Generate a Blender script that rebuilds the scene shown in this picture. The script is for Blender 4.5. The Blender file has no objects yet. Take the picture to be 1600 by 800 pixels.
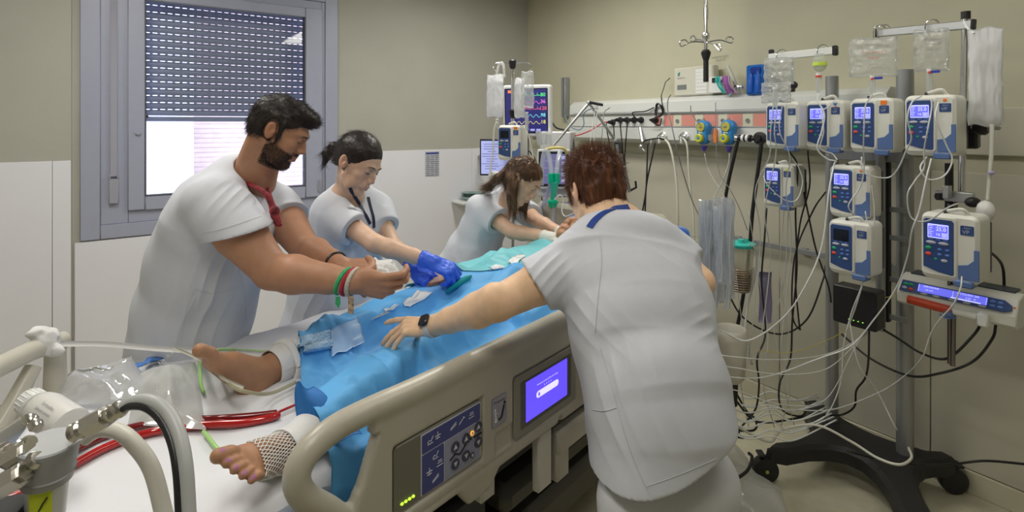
import bpy, bmesh, math, random
import numpy as np
from mathutils import Vector, Matrix
PI = math.pi
sc = bpy.context.scene
COL = sc.collection
random.seed(7); rng = np.random.default_rng(7)

# ---------------------------------------------------------------- camera, sky, lights, exposure
F_PX = 846.0; EYE = 1.65; HOR = 194.0
cam_d = bpy.data.cameras.new('camera'); cam = bpy.data.objects.new('camera', cam_d); COL.objects.link(cam)
cam.location = (0, 0, EYE); cam.rotation_euler = (PI/2, 0, 0)
cam_d.sensor_width = 36.0; cam_d.lens = 36.0*F_PX/1600.0
cam_d.shift_x = 0.0; cam_d.shift_y = -(400.0-HOR)/1600.0
cam_d.clip_start = 0.02; cam_d.clip_end = 200
sc.camera = cam
sc.view_settings.view_transform = 'Standard'; sc.view_settings.look = 'None'
sc.view_settings.gamma = 1.0; sc.view_settings.use_curve_mapping = False
sc.view_settings.exposure = -0.84

world = bpy.data.worlds.new('world'); sc.world = world; world.use_nodes = True
_wn = world.node_tree.nodes['Background']; _wn.inputs[0].default_value = (0.70, 0.77, 1.0, 1); _wn.inputs[1].default_value = 8.5

# the room: corner C between window wall and head wall; D2 along window wall (to the right), D1 along head wall (away)
C0 = np.array([.15, 5.15, 0.]); D2 = np.array([.8175, .576, 0.]); D1 = np.array([-.576, .8175, 0.])
D2 /= np.linalg.norm(D2); D1 /= np.linalg.norm(D1)
def W(t2, t1, z):            # room coordinates: t2 metres from head wall, t1 metres from window wall
    return C0 - D2*t2 - D1*t1 + np.array([0, 0, z])
ROOM_RZ = math.atan2(D2[1], D2[0])
CEIL = 2.9

def area(name, loc, size, size_y, power, color, rz=0.0, rot=None):
    d = bpy.data.lights.new(name, 'AREA'); d.shape = 'RECTANGLE'; d.size = size; d.size_y = size_y
    d.energy = power; d.color = color
    o = bpy.data.objects.new(name, d); COL.objects.link(o); o.location = loc
    o.rotation_euler = rot if rot else (0, 0, rz)
    return o
# four ceiling troffers, the lamps sit under the diffusers that are built with the ceiling
TROFFERS = [(1.15, 1.5), (1.15, 3.6), (3.2, 1.5), (3.2, 3.6)]
for _k, (_a, _b) in enumerate(TROFFERS):
    area('troffer_lamp', tuple(W(_a, _b, CEIL-.075)), .30, 1.18, (38, 9, 32, 19)[_k], (1.0, .965, .90), ROOM_RZ)
# daylight coming in through the glass below the shutter
area('window_daylight', tuple(W(2.53, -.32, 1.42)), 1.0, .5, 26, (.62, .74, 1.0), rot=(PI/2, 0, ROOM_RZ))

# ---------------------------------------------------------------- placing helpers
def P(px, py, d):
    return np.array([(px-800)/F_PX*d, d, EYE-(py-HOR)/F_PX*d])
BA = math.radians(39.6)
BU = np.array([math.sin(BA), math.cos(BA), 0.]); BV = np.array([math.cos(BA), -math.sin(BA), 0.])
B0 = np.array([-1.27, 1.56, 0.])
def B(u, v, z): return B0 + BU*u + BV*v + np.array([0, 0, z])     # bed coordinates
BED_RZ = math.atan2(BU[1], BU[0])
def nrm(a): a = np.asarray(a, float); return a/np.linalg.norm(a)
def arr(*a): return np.array(a, float)
ID3 = np.eye(3)
def frame(x, z):             # columns: x axis, y axis, z axis, z made orthogonal to x
    x = nrm(x); y = nrm(np.cross(z, x)); z = np.cross(x, y)
    return np.stack([x, y, z], 1)
def rotz(a): c, s = math.cos(a), math.sin(a); return np.array([[c, -s, 0], [s, c, 0], [0, 0, 1.]])
def rotax(ax, a):
    return np.array(Matrix.Rotation(a, 3, Vector(ax)))
def catmull(pts, n=8):
    p = np.asarray(pts, float)
    if len(p) < 3: return p
    q = np.vstack([2*p[0]-p[1], p, 2*p[-1]-p[-2]]); out = []
    for i in range(1, len(q)-2):
        for t in np.arange(n)/n:
            a, b, c, d = q[i-1], q[i], q[i+1], q[i+2]
            out.append(.5*((2*b)+(-a+c)*t+(2*a-5*b+4*c-d)*t*t+(-a+3*b-3*c+d)*t**3))
    out.append(p[-1]); return np.array(out)

# ---------------------------------------------------------------- materials
_M = {}
def mat(name, col=(.8, .8, .8), rough=.5, metal=0., noise=0., nscale=20., bump=0., bscale=60., trans=0., alpha=1., emit=None,
        estr=0., sss=0., attr=False, stretch=None, coat=0., ior=1.45, vor=False, bdist=.004):
    if name in _M: return _M[name]
    m = bpy.data.materials.new(name); m.use_nodes = True; nt = m.node_tree; N = nt.nodes; L = nt.links
    b = N['Principled BSDF']; b.inputs['Base Color'].default_value = (*col, 1); b.inputs['Roughness'].default_value = rough
    b.inputs['Metallic'].default_value = metal; b.inputs['IOR'].default_value = ior
    b.inputs['Transmission Weight'].default_value = trans; b.inputs['Alpha'].default_value = alpha
    b.inputs['Coat Weight'].default_value = coat
    if sss:
        b.inputs['Subsurface Weight'].default_value = sss; b.inputs['Subsurface Scale'].default_value = .006
        b.inputs['Subsurface Radius'].default_value = (1, .35, .2)
    if emit: b.inputs['Emission Color'].default_value = (*emit, 1); b.inputs['Emission Strength'].default_value = estr
    src = None
    tc = N.new('ShaderNodeTexCoord'); mp = N.new('ShaderNodeMapping'); L.new(tc.outputs['Object'], mp.inputs[0])
    if stretch: mp.inputs['Scale'].default_value = stretch
    if attr:
        a = N.new('ShaderNodeAttribute'); a.attribute_name = 'Col'; src = a.outputs['Color']
    if noise:
        n = N.new('ShaderNodeTexNoise'); n.inputs['Scale'].default_value = nscale; n.inputs['Detail'].default_value = 5
        L.new(mp.outputs[0], n.inputs['Vector'])
        r = N.new('ShaderNodeMapRange'); r.inputs[1].default_value = .25; r.inputs[2].default_value = .75
        r.inputs[3].default_value = 1-noise; r.inputs[4].default_value = 1+noise; L.new(n.outputs[0], r.inputs[0])
        v = N.new('ShaderNodeVectorMath'); v.operation = 'SCALE'
        if src: L.new(src, v.inputs[0])
        else: v.inputs[0].default_value = col
        L.new(r.outputs[0], v.inputs['Scale']); src = v.outputs[0]
    if src: L.new(src, b.inputs['Base Color'])
    if bump:
        n = N.new('ShaderNodeTexVoronoi' if vor else 'ShaderNodeTexNoise'); n.inputs['Scale'].default_value = bscale
        if not vor: n.inputs['Detail'].default_value = 6
        L.new(mp.outputs[0], n.inputs['Vector'])
        bp = N.new('ShaderNodeBump'); bp.inputs['Strength'].default_value = bump; bp.inputs['Distance'].default_value = bdist
        L.new(n.outputs[0], bp.inputs['Height']); L.new(bp.outputs[0], b.inputs['Normal'])
    _M[name] = m; return m
def mat_film(name, col=(1, 1, 1), opac=.25, gloss=.25, rough=.12, bump=.5, bscale=25., white=.0):
    """thin clear plastic: mostly see-through with glossy crinkles"""
    if name in _M: return _M[name]
    m = bpy.data.materials.new(name); m.use_nodes = True; nt = m.node_tree; N = nt.nodes; L = nt.links
    N.remove(N['Principled BSDF']); out = N['Material Output']
    tr = N.new('ShaderNodeBsdfTransparent'); tr.inputs[0].default_value = (*[1-.25*(1-c) for c in col], 1)
    gl = N.new('ShaderNodeBsdfGlossy'); gl.inputs['Roughness'].default_value = rough
    df = N.new('ShaderNodeBsdfDiffuse'); df.inputs[0].default_value = (*col, 1)
    tl = N.new('ShaderNodeBsdfTranslucent'); tl.inputs[0].default_value = (*col, 1)
    m0 = N.new('ShaderNodeMixShader'); m0.inputs[0].default_value = .5; L.new(df.outputs[0], m0.inputs[1]); L.new(tl.outputs[0], m0.inputs[2])
    m1 = N.new('ShaderNodeMixShader'); m1.inputs[0].default_value = opac; L.new(tr.outputs[0], m1.inputs[1]); L.new(m0.outputs[0], m1.inputs[2])
    lw = N.new('ShaderNodeLayerWeight'); lw.inputs[0].default_value = .35
    ad = N.new('ShaderNodeMath'); ad.operation = 'MULTIPLY_ADD'; L.new(lw.outputs['Fresnel'], ad.inputs[0]); ad.inputs[1].default_value = .16+.3*gloss; ad.inputs[2].default_value = .015
    m2 = N.new('ShaderNodeMixShader'); L.new(ad.outputs[0], m2.inputs[0]); L.new(m1.outputs[0], m2.inputs[1]); L.new(gl.outputs[0], m2.inputs[2])
    L.new(m2.outputs[0], out.inputs[0])
    tc = N.new('ShaderNodeTexCoord'); n = N.new('ShaderNodeTexNoise'); n.inputs['Scale'].default_value = bscale; n.inputs['Detail'].default_value = 3
    L.new(tc.outputs['Object'], n.inputs['Vector']); bp = N.new('ShaderNodeBump'); bp.inputs['Strength'].default_value = bump; bp.inputs['Distance'].default_value = .01
    L.new(n.outputs[0], bp.inputs['Height'])
    for s in (gl, df, tl): L.new(bp.outputs[0], s.inputs['Normal'])
    L.new(bp.outputs[0], lw.inputs['Normal'])
    _M[name] = m; return m

# ---------------------------------------------------------------- objects
def tag(o, label=None, cat=None, group=None, kind=None):
    if label: o['label'] = label
    if cat: o['category'] = cat
    if group: o['group'] = group
    if kind: o['kind'] = kind
    return o
def thing(name, label, cat, loc=(0, 0, 0), rz=0., group=None):
    o = bpy.data.objects.new(name, None); COL.objects.link(o); o.empty_display_size = .05
    o.location = tuple(loc); o.rotation_euler = (0, 0, rz); return tag(o, label, cat, group)
def copy_tree(o, parent=None):
    c = o.copy(); COL.objects.link(c); c.parent = parent
    for ch in list(o.children): copy_tree(ch, c)
    return c
def world_mat(o):
    if o is None: return np.eye(4)
    m = np.array(Matrix.LocRotScale(o.location, o.rotation_euler, o.scale))
    return world_mat(o.parent) @ m
def raw_obj(name, V, F, mats, parent=None, smooth=True, mi=None, world=True, colors=None, sharp=None):
    V = np.asarray(V, float)
    if world and parent is not None:
        Mi = np.linalg.inv(world_mat(parent)); V = V @ Mi[:3, :3].T + Mi[:3, 3]
    origin = None
    if parent is None and len(V):
        origin = np.array([V[:, 0].mean(), V[:, 1].mean(), V[:, 2].min()]); V = V-origin
    me = bpy.data.meshes.new(name)
    if isinstance(F, np.ndarray) and F.ndim == 2:
        k = F.shape[1]; me.vertices.add(len(V)); me.vertices.foreach_set('co', V.astype(np.float32).ravel())
        me.loops.add(F.size); me.loops.foreach_set('vertex_index', F.astype(np.int32).ravel())
        me.polygons.add(len(F)); me.polygons.foreach_set('loop_start', np.arange(len(F), dtype=np.int32)*k)
        me.polygons.foreach_set('loop_total', np.full(len(F), k, np.int32)); me.update(calc_edges=True)
    else: me.from_pydata([tuple(v) for v in V], [], [tuple(int(i) for i in f) for f in F]); me.update()
    if not isinstance(mats, (list, tuple)): mats = [mats]
    for m in mats: me.materials.append(m)
    if mi is not None: me.polygons.foreach_set('material_index', np.asarray(mi, np.int32))
    if smooth: me.polygons.foreach_set('use_smooth', np.ones(len(me.polygons), bool))
    if smooth == 'auto':
        try: me.set_sharp_from_angle(angle=math.radians(38))
        except Exception: pass
    if colors is not None:
        ca = me.color_attributes.new('Col', 'FLOAT_COLOR', 'POINT')
        c4 = np.ones((len(V), 4), np.float32); c4[:, :3] = colors; ca.data.foreach_set('color', c4.ravel())
    me.update(); o = bpy.data.objects.new(name, me); COL.objects.link(o); o.parent = parent
    if origin is not None: o.location = tuple(origin)
    return o

class MB:
    """collects shapes; build() links them as ONE mesh object"""
    def __init__(s): s.V = []; s.F = []; s.mi = []; s.n = 0; s.m = 0
    def add(s, V, F, m=None):
        V = np.asarray(V, float); s.V.append(V); k = s.n
        s.F += [tuple(int(i)+k for i in f) for f in F]; s.mi += [s.m if m is None else m]*len(F); s.n += len(V); return s
    def box(s, c, size, R=ID3, ch=0., m=None):
        c = np.asarray(c, float); h = np.asarray(size, float)/2; V = []; F = []
        sg = [(x, y, z) for x in (-1, 1) for y in (-1, 1) for z in (-1, 1)]
        if ch <= 0:
            V = np.array([(a*h[0], b*h[1], d*h[2]) for a, b, d in sg])
            F = [(0, 1, 3, 2), (4, 6, 7, 5), (0, 4, 5, 1), (2, 3, 7, 6), (0, 2, 6, 4), (1, 5, 7, 3)]
        else:
            ch = min(ch, h.min()*.9); idx = {}
            for q in sg:
                for ax in range(3):
                    p = [q[i]*(h[i]-(0 if i == ax else ch)) for i in range(3)]; idx[(q, ax)] = len(V); V.append(p)
            for ax in range(3):
                o = [i for i in range(3) if i != ax]
                for sgn in (-1, 1):
                    ring = []
                    for a, b in ((-1, -1), (1, -1), (1, 1), (-1, 1)):
                        q = [0, 0, 0]; q[ax] = sgn; q[o[0]] = a; q[o[1]] = b; ring.append(idx[(tuple(q), ax)])
                    F.append(ring)
            for ax in range(3):      # edges along ax
                o = [i for i in range(3) if i != ax]
                for a in (-1, 1):
                    for b in (-1, 1):
                        q1 = [0, 0, 0]; q1[ax] = -1; q1[o[0]] = a; q1[o[1]] = b; q2 = list(q1); q2[ax] = 1
                        q1 = tuple(q1); q2 = tuple(q2)
                        F.append([idx[(q1, o[0])], idx[(q2, o[0])], idx[(q2, o[1])], idx[(q1, o[1])]])
            for q in sg: F.append([idx[(q, 0)], idx[(q, 1)], idx[(q, 2)]])
            V = np.array(V, float)
            for k, f in enumerate(F):    # outward winding
                a, b, d = V[f[0]], V[f[1]], V[f[2]]
                if np.dot(np.cross(b-a, d-a), V[f].mean(0)) < 0: F[k] = f[::-1]
        return s.add(V @ np.asarray(R).T + c, F, m)
    def tube(s, pts, r, seg=8, cap=True, m=None, sm=0):
        p = catmull(pts, sm) if sm else np.asarray(pts, float)
        n = len(p); rr = np.interp(np.linspace(0, 1, n), np.linspace(0, 1, np.size(r)), np.atleast_1d(r)) if np.size(r) > 1 else np.full(n, float(np.atleast_1d(r)[0]))
        T = np.gradient(p, axis=0); T /= np.linalg.norm(T, axis=1)[:, None]+1e-12
        a = np.array([0, 0, 1.]) if abs(T[0][2]) < .9 else np.array([1., 0, 0]); nv = np.cross(T[0], a); nv /= np.linalg.norm(nv); V = []
        for i in range(n):
            nv = nv-T[i]*np.dot(nv, T[i]); nv /= np.linalg.norm(nv)+1e-12; bv = np.cross(T[i], nv)
            for k in range(seg):
                t = 2*PI*k/seg; V.append(p[i]+rr[i]*(math.cos(t)*nv+math.sin(t)*bv))
        F = [(i*seg+k, i*seg+(k+1) % seg, (i+1)*seg+(k+1) % seg, (i+1)*seg+k) for i in range(n-1) for k in range(seg)]
        if cap: F += [tuple(range(seg))[::-1], tuple((n-1)*seg+k for k in range(seg))]
        return s.add(V, F, m)
    def cyl(s, a, b, r, seg=20, r2=None, m=None): return s.tube([a, b], [r, r if r2 is None else r2], seg, m=m)
    def lathe(s, a, axis, prof, seg=20, m=None, sx=1., ref=None):      # prof: (dist along axis, radius)
        R = frame(axis, ref if ref is not None else ((0, 0, 1) if abs(nrm(axis)[2]) < .9 else (1, 0, 0))); V = []
        for h, r in prof:
            for k in range(seg):
                t = 2*PI*k/seg; V.append(np.asarray(a)+R @ np.array([h, r*math.cos(t)*sx, r*math.sin(t)]))
        n = len(prof)
        F = [(i*seg+k, i*seg+(k+1) % seg, (i+1)*seg+(k+1) % seg, (i+1)*seg+k) for i in range(n-1) for k in range(seg)]
        F += [tuple(range(seg))[::-1], tuple((n-1)*seg+k for k in range(seg))]
        return s.add(V, F, m)
    def ball(s, c, r, R=ID3, seg=14, m=None):
        r = np.broadcast_to(np.asarray(r, float), (3,)); n = seg//2; V = []
        for i in range(n+1):
            ph = PI*i/n
            for k in range(seg):
                t = 2*PI*k/seg; V.append(np.asarray(R) @ (r*np.array([math.sin(ph)*math.cos(t), math.sin(ph)*math.sin(t), -math.cos(ph)]))+np.asarray(c))
        return s.add(V, [(i*seg+k, i*seg+(k+1) % seg, (i+1)*seg+(k+1) % seg, (i+1)*seg+k) for i in range(n) for k in range(seg)], m)
    def prism(s, c, R, outline, depth, ch=0., m=None, inset=None):
        """outline (x,y) in the plane of R's first two axes, extruded +depth along the third; ch bevels the far face"""
        o = np.asarray(outline, float); n = len(o); R = np.asarray(R); c = np.asarray(c, float)
        lay = [(0, 0.), (depth-ch, 0.), (depth, ch)] if ch else [(0, 0.), (depth, 0.)]
        e1 = o-np.roll(o, 1, 0); e2 = np.roll(o, -1, 0)-o
        n1 = np.stack([-e1[:, 1], e1[:, 0]], 1); n2 = np.stack([-e2[:, 1], e2[:, 0]], 1)
        n1 /= np.linalg.norm(n1, axis=1)[:, None]+1e-9; n2 /= np.linalg.norm(n2, axis=1)[:, None]+1e-9
        nn = n1+n2; nn /= (np.linalg.norm(nn, axis=1)[:, None]+1e-9); sgn = 1. if sum(o[i][0]*o[(i+1) % n][1]-o[(i+1) % n][0]*o[i][1] for i in range(n)) > 0 else -1.
        V = []
        for z, ins in lay:
            q = o+nn*ins*sgn; V += [R @ np.array([x, y, z])+c for x, y in q]
        F = []
        for l in range(len(lay)-1):
            for k in range(n):
                f = (l*n+k, l*n+(k+1) % n, (l+1)*n+(k+1) % n, (l+1)*n+k); F.append(f if sgn > 0 else f[::-1])
        a = tuple(range(n)); t = tuple((len(lay)-1)*n+k for k in range(n))
        F += [a[::-1] if sgn > 0 else a, t if sgn > 0 else t[::-1]]
        return s.add(V, F, m)
    def plate(s, c, R, w, h, depth, rad=.0, ch=0., m=None, seg=4):
        return s.prism(c, R, rrect(w, h, rad, seg), depth, ch, m)
    def grid(s, Pg, m=None, flip=False):
        Pg = np.asarray(Pg, float); a, b = Pg.shape[:2]
        F = [(i*b+j, (i+1)*b+j, (i+1)*b+j+1, i*b+j+1) for i in range(a-1) for j in range(b-1)]
        if flip: F = [f[::-1] for f in F]
        return s.add(Pg.reshape(-1, 3), F, m)
    def text(s, txt, size, c, R, m=None, align='CENTER', ext=.0):
        cu = bpy.data.curves.new('t', 'FONT'); cu.body = txt; cu.size = size; cu.align_x = align; cu.align_y = 'CENTER'; cu.extrude = ext; cu.resolution_u = 2
        ob = bpy.data.objects.new('t', cu); me = bpy.data.meshes.new_from_object(ob)
        V = np.array([v.co[:] for v in me.vertices]) if len(me.vertices) else np.zeros((0, 3)); F = [tuple(p.vertices) for p in me.polygons]
        bpy.data.objects.remove(ob); bpy.data.curves.remove(cu); bpy.data.meshes.remove(me)
        if len(V): s.add(V @ np.asarray(R).T+np.asarray(c), F, m)
        return s
    def build(s, name, mats, parent=None, smooth='auto', world=True):
        if not s.V: return None
        return raw_obj(name, np.vstack(s.V), s.F, mats, parent, smooth, s.mi, world)
def rrect(w, h, rad=0., seg=4):
    if rad <= 0: return [(-w/2, -h/2), (w/2, -h/2), (w/2, h/2), (-w/2, h/2)]
    out = []
    for cx, cy, a0 in ((w/2-rad, -h/2+rad, -PI/2), (w/2-rad, h/2-rad, 0), (-w/2+rad, h/2-rad, PI/2), (-w/2+rad, -h/2+rad, PI)):
        for k in range(seg+1):
            a = a0+PI/2*k/seg; out.append((cx+rad*math.cos(a), cy+rad*math.sin(a)))
    return out
def solid_sheet(Pg, th, normal=None):
    """a grid of points thickened: returns an MB (top, bottom, rim)"""
    Pg = np.asarray(Pg, float); a, b = Pg.shape[:2]
    du = np.gradient(Pg, axis=0); dv = np.gradient(Pg, axis=1); n = np.cross(du, dv); n /= np.linalg.norm(n, axis=2)[..., None]+1e-12
    if normal is not None and (n.mean((0, 1)) @ np.asarray(normal)) < 0: n = -n
    V = np.concatenate([Pg.reshape(-1, 3), (Pg-n*th).reshape(-1, 3)]); k = a*b
    F = [(i*b+j, (i+1)*b+j, (i+1)*b+j+1, i*b+j+1) for i in range(a-1) for j in range(b-1)]
    F += [tuple(x+k for x in f[::-1]) for f in F[:]]
    ring = [i*b for i in range(a)]+[(a-1)*b+j for j in range(1, b)]+[i*b+b-1 for i in range(a-2, -1, -1)]+[j for j in range(b-2, 0, -1)]
    F += [(ring[i], ring[(i+1) % len(ring)], ring[(i+1) % len(ring)]+k, ring[i]+k) for i in range(len(ring))]
    m = MB(); m.add(V, F); return m

# ---------------------------------------------------------------- smooth numeric noise (value noise) for folds
_G = rng.random((32, 32, 32)).astype(np.float32)
def vnoise(p):
    p = np.asarray(p); i = np.floor(p).astype(int); f = p-i; f = f*f*(3-2*f); i &= 31; j = (i+1) & 31
    x0, y0, z0 = i[..., 0], i[..., 1], i[..., 2]; x1, y1, z1 = j[..., 0], j[..., 1], j[..., 2]; fx, fy, fz = f[..., 0], f[..., 1], f[..., 2]
    l = lambda a, b, t: a+(b-a)*t
    return l(l(l(_G[x0, y0, z0], _G[x1, y0, z0], fx), l(_G[x0, y1, z0], _G[x1, y1, z0], fx), fy),
             l(l(_G[x0, y0, z1], _G[x1, y0, z1], fx), l(_G[x0, y1, z1], _G[x1, y1, z1], fx), fy), fz)*2-1
def fbm(p, o=3):
    s = 0; a = 1.
    for k in range(o): s = s+a*vnoise(p*(2**k)+k*7.3); a *= .5
    return s
def ridge(p, o=2):
    s = 0; a = 1.
    for k in range(o): s = s+a*(1-np.abs(vnoise(p*(2**k)+k*5.1))*2); a *= .5
    return s

# ---------------------------------------------------------------- signed-distance modelling
def bb(pts, m): pts = np.asarray(pts, float); return pts.min(0)-m, pts.max(0)+m
def cap(a, b, ra, rb=None, k=.01, op='+'):
    a = np.asarray(a, float); b = np.asarray(b, float); rb = ra if rb is None else rb; ba = b-a; L2 = max(ba @ ba, 1e-12); M = max(ra, rb)
    def f(X, Y, Z):
        x = X-a[0]; y = Y-a[1]; z = Z-a[2]; h = np.clip((x*ba[0]+y*ba[1]+z*ba[2])/L2, 0, 1)
        return np.sqrt((x-ba[0]*h)**2+(y-ba[1]*h)**2+(z-ba[2]*h)**2)-(ra+(rb-ra)*h)
    lo, hi = bb([a, b], M); return (op, k, f, lo, hi)
def chain(pts, radii, k=.01, op='+'):
    return [cap(pts[i], pts[i+1], radii[i], radii[i+1], k, op) for i in range(len(pts)-1)]
def pline(pts, r, k=.01, op='+'):
    pts = [np.asarray(p, float) for p in pts]; rr = np.interp(np.linspace(0, 1, len(pts)), np.linspace(0, 1, np.size(r)), np.atleast_1d(r)) if np.size(r) > 1 else np.full(len(pts), float(r))
    fs = [cap(pts[i], pts[i+1], rr[i], rr[i+1])[2] for i in range(len(pts)-1)]
    def f(X, Y, Z):
        d = fs[0](X, Y, Z)
        for g in fs[1:]: d = np.minimum(d, g(X, Y, Z))
        return d
    lo, hi = bb(pts, rr.max()); return (op, k, f, lo, hi)
def ell(c, r, R=ID3, k=.01, op='+'):
    c = np.asarray(c, float); r = np.asarray(r, float); R = np.asarray(R, float)
    def f(X, Y, Z):
        x = X-c[0]; y = Y-c[1]; z = Z-c[2]; q = [x*R[0, i]+y*R[1, i]+z*R[2, i] for i in range(3)]
        k0 = np.sqrt((q[0]/r[0])**2+(q[1]/r[1])**2+(q[2]/r[2])**2); k1 = np.sqrt((q[0]/r[0]**2)**2+(q[1]/r[1]**2)**2+(q[2]/r[2]**2)**2)+1e-9
        return k0*(k0-1)/k1
    e = np.sqrt(((R*r[None, :])**2).sum(1)); return (op, k, f, c-e, c+e)
def rbox(c, h, R=ID3, rad=.005, k=.01, op='+'):
    c = np.asarray(c, float); h = np.asarray(h, float)-rad; R = np.asarray(R, float)
    def f(X, Y, Z):
        x = X-c[0]; y = Y-c[1]; z = Z-c[2]; q = [np.abs(x*R[0, i]+y*R[1, i]+z*R[2, i])-h[i] for i in range(3)]
        return np.sqrt(sum(np.maximum(a, 0)**2 for a in q))+np.minimum(np.maximum(q[0], np.maximum(q[1], q[2])), 0)-rad
    e = (np.abs(R)*(h+rad)[None, :]).sum(1); return (op, k, f, c-e, c+e)
def plane(p, n, k=.003, op='-', lo=None, hi=None, ext=.6):
    """removes (op '-') everything on the side n points to, within a box around p"""
    p = np.asarray(p, float); n = nrm(n)
    f = lambda X, Y, Z: -((X-p[0])*n[0]+(Y-p[1])*n[1]+(Z-p[2])*n[2])
    return (op, k, f, p-ext if lo is None else np.asarray(lo, float), p+ext if hi is None else np.asarray(hi, float))
def loft(st, k=.02, op='+', p=2.3):
    """st: (centre, lateral dir, forward dir, a, b) stations; elliptical column between stations"""
    out = []
    for i in range(len(st)-1):
        c0, l0, f0, a0, b0 = [np.asarray(x, float) for x in st[i]]; c1, l1, f1, a1, b1 = [np.asarray(x, float) for x in st[i+1]]
        def f(X, Y, Z, c0=c0, c1=c1, l0=nrm(l0), l1=nrm(l1), f0=nrm(f0), f1=nrm(f1), a0=a0, a1=a1, b0=b0, b1=b1):
            ax = c1-c0; L2 = ax @ ax; x = X-c0[0]; y = Y-c0[1]; z = Z-c0[2]; t0 = (x*ax[0]+y*ax[1]+z*ax[2])/L2; t = np.clip(t0, 0, 1)
            x = x-ax[0]*t; y = y-ax[1]*t; z = z-ax[2]*t; l = [l0[i]+(l1[i]-l0[i])*t for i in range(3)]; g = [f0[i]+(f1[i]-f0[i])*t for i in range(3)]
            a = a0+(a1-a0)*t; b = b0+(b1-b0)*t; u = np.abs(x*l[0]+y*l[1]+z*l[2])/a; v = np.abs(x*g[0]+y*g[1]+z*g[2])/b
            ex = np.abs(t0-t)*math.sqrt(L2)/np.minimum(a, b)
            return ((u**p+v**p+ex**2.3)**(1/p)-1)*np.minimum(a, b)*.9
        M = max(a0, a1, b0, b1); lo, hi = bb([c0, c1], float(M)); out.append((op, k, f, lo, hi))
    return out
def sdf_mesh(prims, h, noise=None):
    los = np.min([p[3] for p in prims if p[0] == '+'], 0)-4*h; his = np.max([p[4] for p in prims if p[0] == '+'], 0)+4*h
    n = np.ceil((his-los)/h).astype(int)+1; G = np.full(tuple(n), 1., np.float32)
    ax = [(los[i]+h*np.arange(n[i])).astype(np.float32) for i in range(3)]
    for op, k, f, lo, hi in prims:
        m = k+3*h; i0 = np.clip(np.floor((lo-m-los)/h).astype(int), 0, n-1); i1 = np.clip(np.ceil((hi+m-los)/h).astype(int)+1, 1, n)
        if (i1 <= i0).any(): continue
        sl = tuple(slice(i0[i], i1[i]) for i in range(3))
        d = f(ax[0][sl[0]][:, None, None], ax[1][sl[1]][None, :, None], ax[2][sl[2]][None, None, :]).astype(np.float32)
        g = G[sl]
        if op == '+':
            if k > 0: hh = np.clip(.5+.5*(g-d)/k, 0, 1); G[sl] = g+(d-g)*hh-k*hh*(1-hh)
            else: G[sl] = np.minimum(g, d)
        elif op == '-':
            d = -d
            if k > 0: hh = np.clip(.5-.5*(g-d)/k, 0, 1); G[sl] = g+(d-g)*hh+k*hh*(1-hh)
            else: G[sl] = np.maximum(g, d)
    # surface nets
    S = G < 0; keys = []; pos = []; quads = []
    n1 = np.array(G.shape); st = np.array([n1[1]*n1[2], n1[2], 1])
    for a in range(3):
        sa = [slice(None)]*3; sb = [slice(None)]*3; sa[a] = slice(0, -1); sb[a] = slice(1, None)
        idx = np.argwhere(S[tuple(sa)] != S[tuple(sb)])
        b, c = [(1, 2), (2, 0), (0, 1)][a]
        ok = (idx[:, b] > 0) & (idx[:, c] > 0) & (idx[:, b] < n1[b]-1) & (idx[:, c] < n1[c]-1); idx = idx[ok]
        if not len(idx): continue
        j = idx.copy(); j[:, a] += 1; g0 = G[idx[:, 0], idx[:, 1], idx[:, 2]]; g1 = G[j[:, 0], j[:, 1], j[:, 2]]
        t = g0/(g0-g1); p = idx.astype(float); p[:, a] += t; base = idx @ st; q = []
        for db, dc in ((0, 0), (-1, 0), (-1, -1), (0, -1)):
            kk = base+db*st[b]+dc*st[c]; keys.append(kk); pos.append(p); q.append(kk)
        q = np.stack(q, 1); flip = g0 < g1; q[~flip] = q[~flip][:, ::-1]; quads.append(q)
    keys = np.concatenate(keys); pos = np.concatenate(pos); quads = np.concatenate(quads)
    uq, inv = np.unique(keys, return_inverse=True); cnt = np.bincount(inv); V = np.stack([np.bincount(inv, pos[:, i])/cnt for i in range(3)], 1)
    Fq = np.searchsorted(uq, quads)
    # one light laplacian pass rounds voxel stair steps
    for _ in range(2):
        acc = np.zeros_like(V); c2 = np.zeros(len(V))
        for i in range(4):
            a, b = Fq[:, i], Fq[:, (i+1) % 4]
            for d in range(3): acc[:, d] += np.bincount(a, V[b, d], len(V))+np.bincount(b, V[a, d], len(V))
            c2 += np.bincount(a, minlength=len(V))+np.bincount(b, minlength=len(V))
        V = V*.5+.5*acc/np.maximum(c2, 1)[:, None]
    return V*h+los, Fq
def vnormals(V, F):
    n = np.cross(V[F[:, 2]]-V[F[:, 0]], V[F[:, 3]]-V[F[:, 1]]); N = np.zeros_like(V)
    for i in range(4):
        for d in range(3): N[:, d] += np.bincount(F[:, i], n[:, d], len(V))
    return N/(np.linalg.norm(N, axis=1)[:, None]+1e-12)
def sdf_obj(name, prims, h, mats, parent=None, paint=None, disp=None):
    V, F = sdf_mesh(prims, h); col = None
    if disp is not None: N = vnormals(V, F); V = V+N*disp(V, N)[:, None]
    if paint is not None: col = paint(V)
    return raw_obj(name, V, F, mats, parent, True, None, True, col)
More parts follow.
